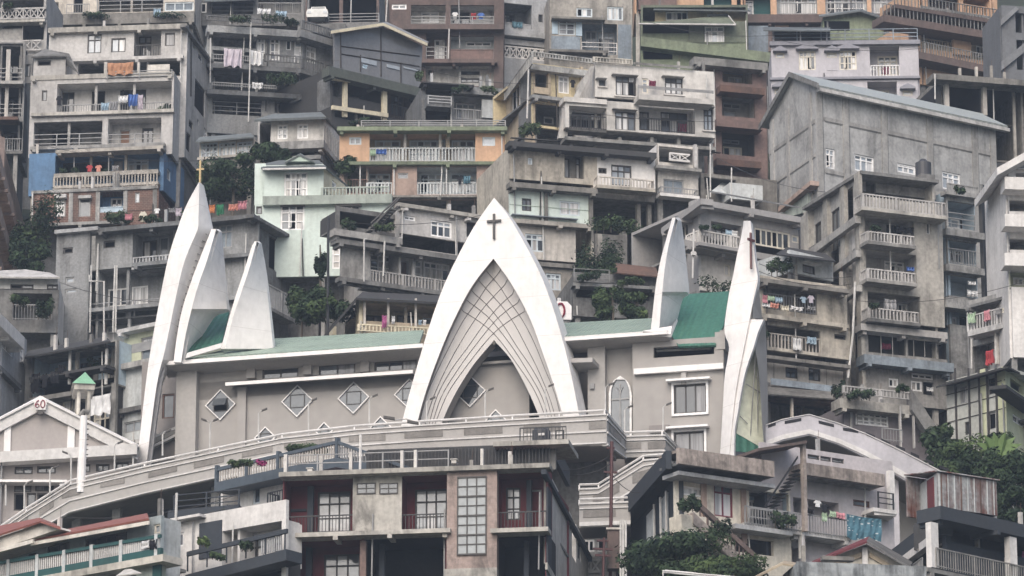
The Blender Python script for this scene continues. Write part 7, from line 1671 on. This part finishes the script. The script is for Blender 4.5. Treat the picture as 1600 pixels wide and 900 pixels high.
b.pole('drainpipe', [(277, 770, .6), (272, 900, .6)], .07, 'pipew'); b.pole('drainpipe', [(254, 780, .8), (254, 870, .8)], .07, 'white')
b = B('roof_terrace', 'dark roof terrace with a tin awning and scrap chairs under the ramp', 'terrace', (265, 800), (372, 790), 224, 'slateb')
b.face(262, 798, 372, 830, '', mat='slateb'); b.body(4); mb = MB(); railing(mb, b.fr, 0.2, b.W, -.1, b.fr.z, b.fr.z+.9, 'pipe:slateb'); b.part('railing', mb); b.quad('red_tin_sheet', [(285, 806, -.6), (335, 812, -.6), (330, 797, -2), (292, 795, -2)], .05, 'redroof'); bush(355, 796, 223, 20, 18, 'leafy plant at the right end of the dark roof terrace', 'leafl', 200, 76)
# teal balcony house with red roofs
b = B('teal_house', 'grey house with red tin roof and teal balcony at the bottom left', 'house', (0, 868), (250, 822), 214, 'gwhite', G1, at=1)
plaster('greyblue', (0.33, 0.37, 0.38), .25); F_ = b.fr
b.face(-40, 860, 250, 990, '''W 5 855 18 868 w1.l
W 75 852 110 860 d2.g
W 135 842 200 852 d4.g
W 242 820 252 833 w1.l
W 45 865 58 882 d2.m
L -30 900 205 940 2 - dark''', mat='greyblue', zb=F_.uv(100, 990)[1]); b.body(1.6, zb=F_.uv(100, 985)[1])
beam(b, F_, [(-40, 882), (252, 835)], .16, 1.0, 1.12, 'teal'); beam(b, F_, [(-40, 908), (252, 856)], .35, .9, 1.12, 'teal'); beam(b, F_, [(-40, 918), (256, 866)], .35, -.2, 1.2, 'concw'); slope_rail(b, F_, (-40, 882), (250, 836), 1.0, 1.0, 'white', 92)
for x, y in ((17, 874), (62, 867), (104, 860), (147, 852), (193, 845), (248, 836)): u, z = F_.uv(x, y, 1.0); mb = MB(); mb.box(F_, u-.1, u+.1, .88, 1.14, z-1.3, z+.02, 'gwhite'); b.part('rail_post', mb)
b.quad('red_roof', [(52, 842, 1.4), (234, 810, 1.4), (232, 802, -2.5), (70, 833, -2.5)], .1, 'redroof'); b.quad('red_roof', [(-40, 848, 1.8), (50, 815, 1.8), (90, 812, 0), (100, 816, -1), (-40, 835, -3)], .1, 'redroof') if False else None
b.quad('red_roof', [(-40, 846, 2.0), (66, 813, 2.0), (64, 808, -2), (-40, 828, -2)], .1, 'redroof'); b.quad('red_roof', [(66, 813, 2.0), (97, 824, 2.0), (94, 820, -2), (64, 808, -2)], .1, 'redroof'); b.poly('gable_wall', [(-40, 870), (-40, 852), (66, 816), (94, 826), (52, 840)], -.3, 1.7, 'offw'); beam(b, F_, [(50, 846), (234, 814)], .18, 1.4, 1.5, 'offw', 'fascia')
mb = MB(); p, q, r_ = F_.uv(-40, 867, 1.75), F_.uv(55, 842, 1.75), 0; mb.prism(F_, [(p[0], p[1]-.2), (q[0], q[1]-.2), q, p], 1.72, 1.85, 'offw'); b.part('fascia', mb)
b.bx('side_panel', 215, 868, 250, 990, .2, .6, 'gmint'); b.bx('teal_strip', 240, 868, 250, 990, .61, .7, 'teal')
for x0, y0, x1, y1, c_, t_ in ((222, 845, 232, 856, 'white', 'white spotted cloth'), (233, 844, 245, 857, 'black', 'black and white cloth')): cloth(F_, x0, y0, x1, y1, 1.2, c_, t_+' over the right end of the teal balcony rail')
bush(8, 908, 212, 10, 10, 'small plant at the foot of the teal balcony', 'leafm', 60, 77); b.quad('tin_awning', [(182, 900, 3.0), (222, 895, 3.0), (206, 889, 1.5), (196, 890, 1.5)], .06, 'concl')
for i, (x, y0, y1) in enumerate(((255, 780, 875), )): pass
# slate and cream house right of the stairs
b = B('hillside_house', 'cream house with a maroon window, slate flank and a stained concrete roof edge', 'house', (1062, 745), (1205, 766), 222, 'cream', G1)
plaster('crm', (0.60, 0.56, 0.48), .3); plaster('stain', (0.36, 0.31, 0.28), .65, dirt=(0.05, 0.045, 0.04), streak=1.3)
b.face(1057, 742, 1240, 990, '''W 1067 758 1104 778 w2.c
W 1117 752 1147 810 m2t.c
L 1172 765 1235 830 1.2 - lblue
L 1150 838 1210 870 1 - dark''', mat='crm'); b.body(4, 'RB', 'slateb', U0=1.6); F_ = b.fr
for x in (1098, 1160): b.bx('tan_pier', x, 745, x+9, 850, .003, .12, 'pink')
b.wing(1062, 699, 1212, 746, 1.6, '', 'stain', back=-.3, sides='R'); b.slab(1062, 735, 1212, .3, 1.3, .3, 'concl')
L_ = b.left((962, 856)); b.face(962, 856, 1057, 990, '', fr=L_, mat='slateb', name='side_wall', zb=F_.uv(1060, 985)[1])
zt = F_.uv(1062, 699, 1.6)[1]; mb = MB(); mb.box(L_, -.8, L_.len+1.2, .6, .9, zt-.95, zt-.01, 'slateb'); mb.box(L_, -.8, L_.len-.2, -1.2, .59, zt-.95, zt-.75, 'slateb'); b.part('roof_edge', mb)
mb = MB(); mb.box(L_, 0, L_.len, -.25, .02, F_.uv(1060, 985)[1], zt-.96, 'slateb'); b.part('upper_flank', mb)
for x0, x1 in ((1012, 1022), (1036, 1046)): u0, u1 = L_.uv(x0, 850, .05)[0], L_.uv(x1, 850, .05)[0]; mb = MB(); mb.box(L_, u0, u1, .021, .06, zt-5.0, zt-1.3, 'gwhite'); b.part('white_panel', mb)
for x in (1024, 1034, 1043): u = L_.uv(x, 850, .2)[0]; mb = MB(); mb.tube([L_.pt(u, .2, zt-5), L_.pt(u, .2, zt-1.3)], .07, 'pipew'); b.part('drainpipe', mb)
for x in (970, 974, 978): mb = MB(); mb.tube([P(x, 960, 219), P(x+1, 812, 219)], .06, 'pipew'); b.part('drainpipe', mb)
beam(b, F_, [(1093, 783), (1185, 868)], .3, 1.0, 1.25, 'brown', 'stair_rail'); beam(b, F_, [(1085, 800), (1170, 880)], .6, .4, 1.6, 'stain', 'outside_stair'); slope_rail(b, F_, (1095, 785), (1180, 863), 1.0, 1.1, 'brown', 14); b.bx('stair_wall', 1066, 803, 1105, 860, .4, 1.5, 'crm')
b.rail(1172, 793, 1240, 820, .9, 'bar:gry'); b.slab(1150, 818, 1240, .35, 1.1, .2, 'concl')
bush(1078, 783, 219.3, 50, 34, 'trailing plant over the stair head of the cream house', 'leafd', 700, 78); bush(1125, 820, 219.5, 50, 50, 'creeper along the outside stair of the cream house', 'leafd', 420, 79)
# mauve washing house
b = B('hillside_house', 'pale mauve house with a stained balcony, washing and a blue patterned sheet', 'house', (1262, 722), (1400, 743), 227, 'lav', G1)
plaster('pm', (0.47, 0.44, 0.45), .2); F_ = b.fr
b.face(1190, 690, 1402, 990, '''W 1263 709 1282 719 d1.l
W 1283 712 1300 722 d1.l
W 1301 715 1320 725 d1.l
L 1240 776 1312 812 1.2 - pm
> 1242 778 1312 800 d4t.m
W 1334 780 1360 794 b1.g
L 1205 850 1250 880 .6 - pm''', mat='pm'); b.body(7)
b.wing(1256, 722, 1384, 760, 1.3, '', 'stain', back=0); b.bx('brown_post', 1256, 695, 1263, 830, 1.32, 1.6, 'stain'); b.slab(1165, 815, 1330, .4, 1.3, .2, 'concl'); mb = MB(); u0, z = F_.uv(1165, 819, 1.2); u1 = F_.uv(1325, 838, 1.2)[0]; railing(mb, F_, u0, u1, 1.2, z, z+1.0, 'bar:gry'); b.part('railing', mb)
b.bx('white_post', 1253, 823, 1259, 872, .9, 1.2, 'white'); beam(b, F_, [(1185, 700), (1262, 688)], .15, -1, 1.8, 'brown', 'awning'); b.bx('white_post', 1391, 735, 1400, 800, .3, .6, 'white'); b.quad('white_balcony', [(1366, 796, 1.0), (1400, 798, 1.0), (1388, 806, 0), (1370, 800, 0)], .3, 'white'); b.rail(1373, 768, 1397, 797, .9, 'pipe:blk'); b.slab(1366, 793, 1402, .3, 1.2, .1, 'white')
mb = MB()
for i in range(12): t = i/12; u, z = F_.uv(1205+50*t, 800-72*t, 1.0); mb.box(F_, u-.2, u+.2, .5, 1.1, z-.05, z, 'blk')
b.part('iron_stair', mb); beam(b, F_, [(1196, 790), (1248, 712)], .12, 1.1, 1.18, 'blk', 'stair_string')
pm_ = plaster('bluesheet', (0.075, 0.17, 0.22), .1)
nt = pm_.node_tree; vo = nt.nodes.new('ShaderNodeTexVoronoi'); vo.inputs['Scale'].default_value = 2.6; gg = nt.nodes.new('ShaderNodeNewGeometry'); mpp = nt.nodes.new('ShaderNodeMapping'); mpp.inputs['Rotation'].default_value = (0, .6, 0); mpp.inputs['Scale'].default_value = (1, 1, 2.2); nt.links.new(gg.outputs['Position'], mpp.inputs[0]); nt.links.new(mpp.outputs[0], vo.inputs['Vector'])
lt = nt.nodes.new('ShaderNodeMath'); lt.operation = 'LESS_THAN'; lt.inputs[1].default_value = .22; nt.links.new(vo.outputs['Distance'], lt.inputs[0]); mm = nt.nodes.new('ShaderNodeMix'); mm.data_type = 'RGBA'; mm.inputs[7].default_value = (.45, .5, .52, 1); nt.links.new([n for n in nt.nodes if n.type == 'HUE_SAT'][0].outputs[0], mm.inputs[6]); nt.links.new(lt.outputs[0], mm.inputs[0]); nt.links.new(mm.outputs[2], nt.nodes['Principled BSDF'].inputs['Base Color'])
cloth(F_, 1323, 803, 1378, 848, 1.5, 'teal', 'large blue sheet patterned with white leaves hung from the washing balcony', None, 'patterned_sheet', 'sheet', pm_)
for x0, y0, x1, y1, c_, t_ in ((1272, 781, 1283, 793, 'white', 'white garment'), (1283, 787, 1295, 800, 'black', 'black garment'), (1262, 793, 1272, 803, 'black', 'small black garment at the left'), (1297, 797, 1306, 808, 'lgreen', 'pale green towel'), (1307, 799, 1321, 811, 'pink', 'pink towel'), (1284, 800, 1292, 815, 'lgreen', 'grey green shirt')): cloth(F_, x0, y0, x1, y1, 1.4, c_, t_+' beside the blue patterned sheet')
bush(1225, 810, 224, 60, 30, 'dark plants and clutter behind the washing balcony rail', 'leafd', 420, 80)
# dark house with rusty shed
b = B('hillside_house', 'charcoal house with white posts and a slatted balcony at the bottom right', 'house', (1477, 795), (1640, 832), 213, 'slate', G1)
b.face(1477, 795, 1640, 990, '''L 1486 808 1640 880 2.2 - dark
> 1480 848 1500 884 m2t.c
> 1504 852 1526 884 Dwood
L 1486 905 1640 985 2.2 - dark''', mat='slateb'); b.body(3, 'RBT', U0=2.2); F_ = b.fr
b.slab(1470, 790, 1640, .95, 1.5, .2, 'slateb', x1y=832); L_ = b.left((1376, 872)); zt = F_.uv(1477, 791, 1.5)[1]; mb = MB(); mb.box(L_, 1.2, L_.len+.2, -.3, .5, zt-.95, zt-.003, 'slateb'); b.part('roof_edge', mb); b.face(1376, 872, 1477, 990, '', fr=L_, mat='dark', name='side_wall', zb=F_.uv(1477, 985)[1])
mb = MB(); mb.box(L_, -.5, L_.len-.4, .4, .8, zt-1.35, zt-.96, 'white'); b.part('white_beam', mb)
for x, y0, y1 in ((1455, 815, 888), (1578, 838, 905)): b.bx('white_post', x, y0, x+13, y1, .9, 1.25, 'white')
b.slab(1450, 886, 1640, .3, 1.4, .2, 'concd', x1y=915); mb = MB(); u0, z = F_.uv(1464, 887, 1.3); railing(mb, F_, u0, F_.uv(1640, 920, 1.3)[0], 1.3, z, z+1.0, 'bar:concd'); b.part('railing', mb); mb = MB(); z = F_.uv(1464, 887, 1.3)[1]; railing(mb, L_, 0, L_.len, 1.2, z, z+1.0, 'bar:gry'); mb.box(L_, 0, L_.len, .003, 1.3, z-.3, z-.003, 'concd'); b.part('side_balcony', mb)
cloth(F_, 1596, 858, 1612, 884, -.4, 'magenta', 'purple curtain cloth at the right end of the slatted charcoal balcony', None)
rs = plaster('rusty', (0.36, 0.37, 0.37), .95, dirt=(0.13, 0.045, 0.03), streak=1.7, rough=.5)
SH = B('tin_shed', 'rusty corrugated tin shed on the flat roof of the charcoal house', 'shed', (1465, 738), (1557, 752), 213.6, 'rusty', base=795)
F_ = SH.fr; L_ = SH.left((1437, 757)); zb_ = F_.uv(1465, 792)[1]; mb = MB(); mb.box(F_, 0, SH.W, -.1, 0, zb_, F_.z, 'rusty'); SH.part('front_sheet', mb); mb = MB(); mb.box(L_, 0, L_.len-.01, -.1, 0, zb_, F_.z, 'gwhite'); SH.part('side_sheet', mb); u0 = L_.uv(1450, 770)[0]; mb = MB(); mb.box(L_, u0, u0+.35*L_.len, .003, .05, zb_+.05, F_.z-.1, 'maroon'); SH.part('maroon_sheet', mb)
for i in range(9): u = SH.W*(i+.5)/9; mb = MB(); mb.box(F_, u-.03, u+.03, .003, .03, zb_, F_.z-.02, 'gwhite' if i % 3 else 'rust'); SH.part('seam', mb)
mb = MB(); mb.slabpoly([F_.pt(-.1, .15, F_.z+.02), F_.pt(SH.W+.1, .15, F_.z+.02), F_.pt(SH.W+.1, -2.6, F_.z+.35), F_.pt(-.1, -2.6, F_.z+.35)], (0, 0, .05), 'rusty'); SH.part('roof', mb); mb = MB(); mb.box(F_, 0, SH.W, -2.6, -2.5, zb_, F_.z+.3, 'rusty'); mb.box(F_, SH.W-.1, SH.W, -2.5, -.11, zb_, F_.z, 'rusty'); SH.part('rear_sheet', mb)
# small gabled house and stained slab along the bottom
b = B('gabled_house', 'small cream gabled house with a dark red roof edge at the bottom right', 'house', (1262, 886), (1415, 888), 211, 'crm')
F_ = b.fr; b.poly('gable_wall', [(1262, 990), (1262, 884), (1353, 850), (1412, 884), (1412, 990)], -.3, 0, 'crm'); b.quad('roof', [(1252, 886, .7), (1353, 845, .7), (1356, 838, -5), (1270, 876, -5)], .1, 'maroon'); b.quad('roof', [(1353, 845, .7), (1420, 885, .7), (1425, 878, -5), (1356, 838, -5)], .1, 'concd'); b.bx('white_post', 1346, 855, 1356, 930, .003, .2, 'white'); beam(b, F_, [(1262, 894), (1345, 862)], .25, .003, .12, 'tan'); beam(b, F_, [(1357, 862), (1410, 893)], .25, .003, .12, 'tan'); b.zbot = F_.uv(1300, 985)[1]; b.body(5, 'LRB', zt=F_.uv(1262, 886)[1])
b = B('stained_wall', 'blackened grey concrete roof edge along the bottom right', 'wall', (1246, 878), (1450, 886), 208, 'conc')
plaster('bw', (0.34, 0.36, 0.37), .9, dirt=(0.035, 0.038, 0.042), fine=2.5); b.face(1245, 877, 1450, 990, '', mat='bw'); b.body(3, mat='bw'); b.bx('junk_board', 1285, 868, 1335, 876, -1, -.6, 'concd')
b = B('hillside_house', 'low tan roofed shed at the bottom edge left of the stained wall', 'shed', (1180, 905), (1245, 905), 209.5, 'tan')
b.face(1182, 900, 1243, 990); b.quad('roof', [(1176, 902, .6), (1222, 880, .6), (1226, 876, -3), (1190, 894, -3)], .1, 'tan'); b.quad('roof', [(1222, 880, .6), (1250, 884, .6), (1250, 880, -3), (1226, 876, -3)], .1, 'tan'); b.body(3)
tree(1065, 876, 213, 180, 92, 'broad dark dense tree in front of the cream house', 'leafd', 9500, 81, group='trees between the houses', lobes=16, size=.13); tree(1142, 890, 211, 110, 58, 'brighter green low tree right of the broad dark tree', 'leafm', 5200, 82, group='trees between the houses', lobes=10, size=.12)
b = B('white_canopy', 'white metal canopy frame in front of the broad dark tree', 'canopy', (1036, 892), (1150, 900), 209, 'white')
mb = MB(); mb.tube([P(1036, 990, 209), P(1036, 892, 209), P(1150, 902, 209)], .05, 'white'); b.part('frame', mb); b.quad('sheet', [(1036, 894, 0), (1150, 904, 0), (1150, 900, -1.5), (1040, 890, -1.5)], .04, 'white')
# utility poles and wires
def pole(label, x, y0, y1, d, r, mat, arms=(), tr=None):
    a, c = P(x, y1, d), P(x+3, y0, d); root = empty('utility_pole', a); tag(root, label, 'pole', None); mb = MB(); mb.tube([a, c], r, mat, 7); mb.build('shaft', root)
    for y, h in arms: p = P(x+1, y, d); mb = MB(); mb.box(Frame(p, Vector((1, .2, 0))), -h, h, -.05, .05, p.z-.05, p.z+.05, mat); mb.build('crossarm', root)
    if tr: p = P(*tr, d); mb = MB(); mb.tube([p-Vector((0, .25, 0)), p-Vector((0, .25, -1.8))], .3, 'brown', 10); mb.build('transformer', root)
plain('polered', (0.075, 0.03, 0.03), .6)
pole('dark red steel pole in front of the church stairs', 953, 690, 960, 221, .09, 'polered', ((738, .35), (700, .2)), None)
pole('short dark pole with crossarms beside the maroon house', 941, 840, 960, 219.5, .07, 'polered', ((858, .5), (868, .4), (845, .3)))
b = B('pillar_box', 'dark brown cabinet standing beside the steel pole', 'cabinet', (946, 828), (975, 828), 220, 'brown'); b.bx('cabinet', 949, 826, 975, 888, -.8, 0, 'brown'); b.bx('cabinet_top', 947, 824, 977, 827, -.9, .1, 'concl')
def wire(label, pts, sag=.4, r=.018):
    a, c = P(*pts[0]), P(*pts[1]); q = [a+(c-a)*(i/10)-Vector((0, 0, sag*4*(i/10)*(1-i/10))) for i in range(11)]; mb = MB(); mb.tube(q, r, 'fd', 4); tag(mb.build('cable', None, q[0]), label, 'cable', 'overhead cables')
wire('black cable from the steel pole down to the slate flank', ((954, 738, 221), (1000, 770, 221)), .3); wire('thin cable from the steel pole to the maroon house roof', ((954, 712, 221), (880, 735, 221)), .2); wire('second thin cable just below the one to the maroon house roof', ((954, 725, 221), (890, 742, 221)), .2)
wire('long thin cable hanging under the ramp at the left', ((100, 808, 222), (380, 770, 222)), .5); wire('lower long cable across the dark void under the ramp', ((115, 826, 222), (372, 788, 222)), .4); wire('cable slung across the roofs behind the small pale shed', ((1186, 412, 250), (1330, 432, 250)), .4)
for p_, q_, t_ in (((345, 60, 303), (530, 95, 301), 'cable across the round-fronted house to the gabled glass house'), ((640, 100, 300), (860, 130, 287), 'cable from the brown house over to the yellow house'), ((800, 150, 285), (1120, 190, 284), 'cable across the front of the pale modern block'), ((60, 225, 293), (330, 250, 292), 'cable across the tall pale house just above the blue house'), ((1110, 240, 272), (1290, 300, 250), 'cable from the grey sheds to the tall corner building'), ((525, 345, 258), (780, 330, 259), 'cable passing in front of the pale concrete house left of the arch'), ((90, 440, 265), (300, 470, 262), 'cable across the wide concrete house behind the tallest spire'), ((1340, 470, 249), (1600, 440, 244), 'cable from the corner building to the white balconies at the right edge'), ((1205, 60, 304), (1445, 75, 303), 'cable along the roof terrace of the lavender house'), ((1000, 30, 310), (1210, 55, 304), 'cable between the mossy green house and the lavender house')):
    wire(t_, (p_, q_), .5, .016)
wire('second cable slung just above the stained house with washing', ((1186, 424, 250), (1330, 444, 250)), .4)
# ================================================================== CAMERA, LIGHT, AIR
cam = bpy.data.cameras.new('camera'); co = bpy.data.objects.new('camera', cam); COL.objects.link(co)
co.location = (0, 0, 0); co.rotation_euler = (math.pi/2+PH, 0, 0)
cam.sensor_width = 36; cam.lens = FPX/1600*36; cam.clip_start = 1; cam.clip_end = 6000
S.camera = co
w = bpy.data.worlds.new('World'); S.world = w; w.use_nodes = True
N = w.node_tree.nodes; L = w.node_tree.links
sky = N.new('ShaderNodeTexSky'); sky.sky_type = 'NISHITA'; sky.sun_disc = False
EL, AZ = math.radians(40), math.radians(196)
sky.sun_elevation = EL; sky.sun_rotation = AZ; sky.air_density = 1.0; sky.dust_density = 4.0; sky.ozone_density = 0.6
hs = N.new('ShaderNodeHueSaturation'); hs.inputs['Saturation'].default_value = 0.95   # overcast: the sky's blue greyed out
L.new(sky.outputs[0], hs.inputs['Color']); L.new(hs.outputs[0], N['Background'].inputs[0]); N['Background'].inputs[1].default_value = SKY
sd = bpy.data.lights.new('sun', 'SUN'); sd.energy = SUN; sd.angle = math.radians(60); sd.color = (1.0, 0.985, 0.97)
so = bpy.data.objects.new('sun', sd); COL.objects.link(so)
v = Vector((math.sin(AZ)*math.cos(EL), math.cos(AZ)*math.cos(EL), math.sin(EL)))   # towards the sun
so.rotation_euler = (-v).to_track_quat('-Z', 'Y').to_euler(); so.location = v*400
if HAZE > 0:
    mb = MB(); hm = bpy.data.materials.new('haze_air'); hm.use_nodes = True; nt = hm.node_tree
    nt.nodes.remove(nt.nodes['Principled BSDF']); pv = nt.nodes.new('ShaderNodeVolumePrincipled'); pv.inputs['Density'].default_value = HAZE; pv.inputs['Color'].default_value = (0.72, 0.84, 1.0, 1); pv.inputs['Anisotropy'].default_value = 0.2
    nt.links.new(pv.outputs[0], nt.nodes['Material Output'].inputs['Volume'])
    bx = [Vector((x, y, z)) for z in (-3.5, 215) for x, y in ((-1250, -1550), (1250, -1550), (1250, 3050), (-1250, 3050))]
    mb.hexa(bx, hm); o = mb.build('haze'); o['kind'] = 'stuff'
S.view_settings.view_transform = 'Standard'; S.view_settings.look = 'None'; S.view_settings.gamma = 1.0; S.view_settings.exposure = EXPO; S.view_settings.use_curve_mapping = False
S.cycles.max_bounces = 5; S.cycles.diffuse_bounces = 3; S.cycles.glossy_bounces = 2; S.cycles.transmission_bounces = 2; S.cycles.volume_bounces = 0
S.cycles.use_denoising = True
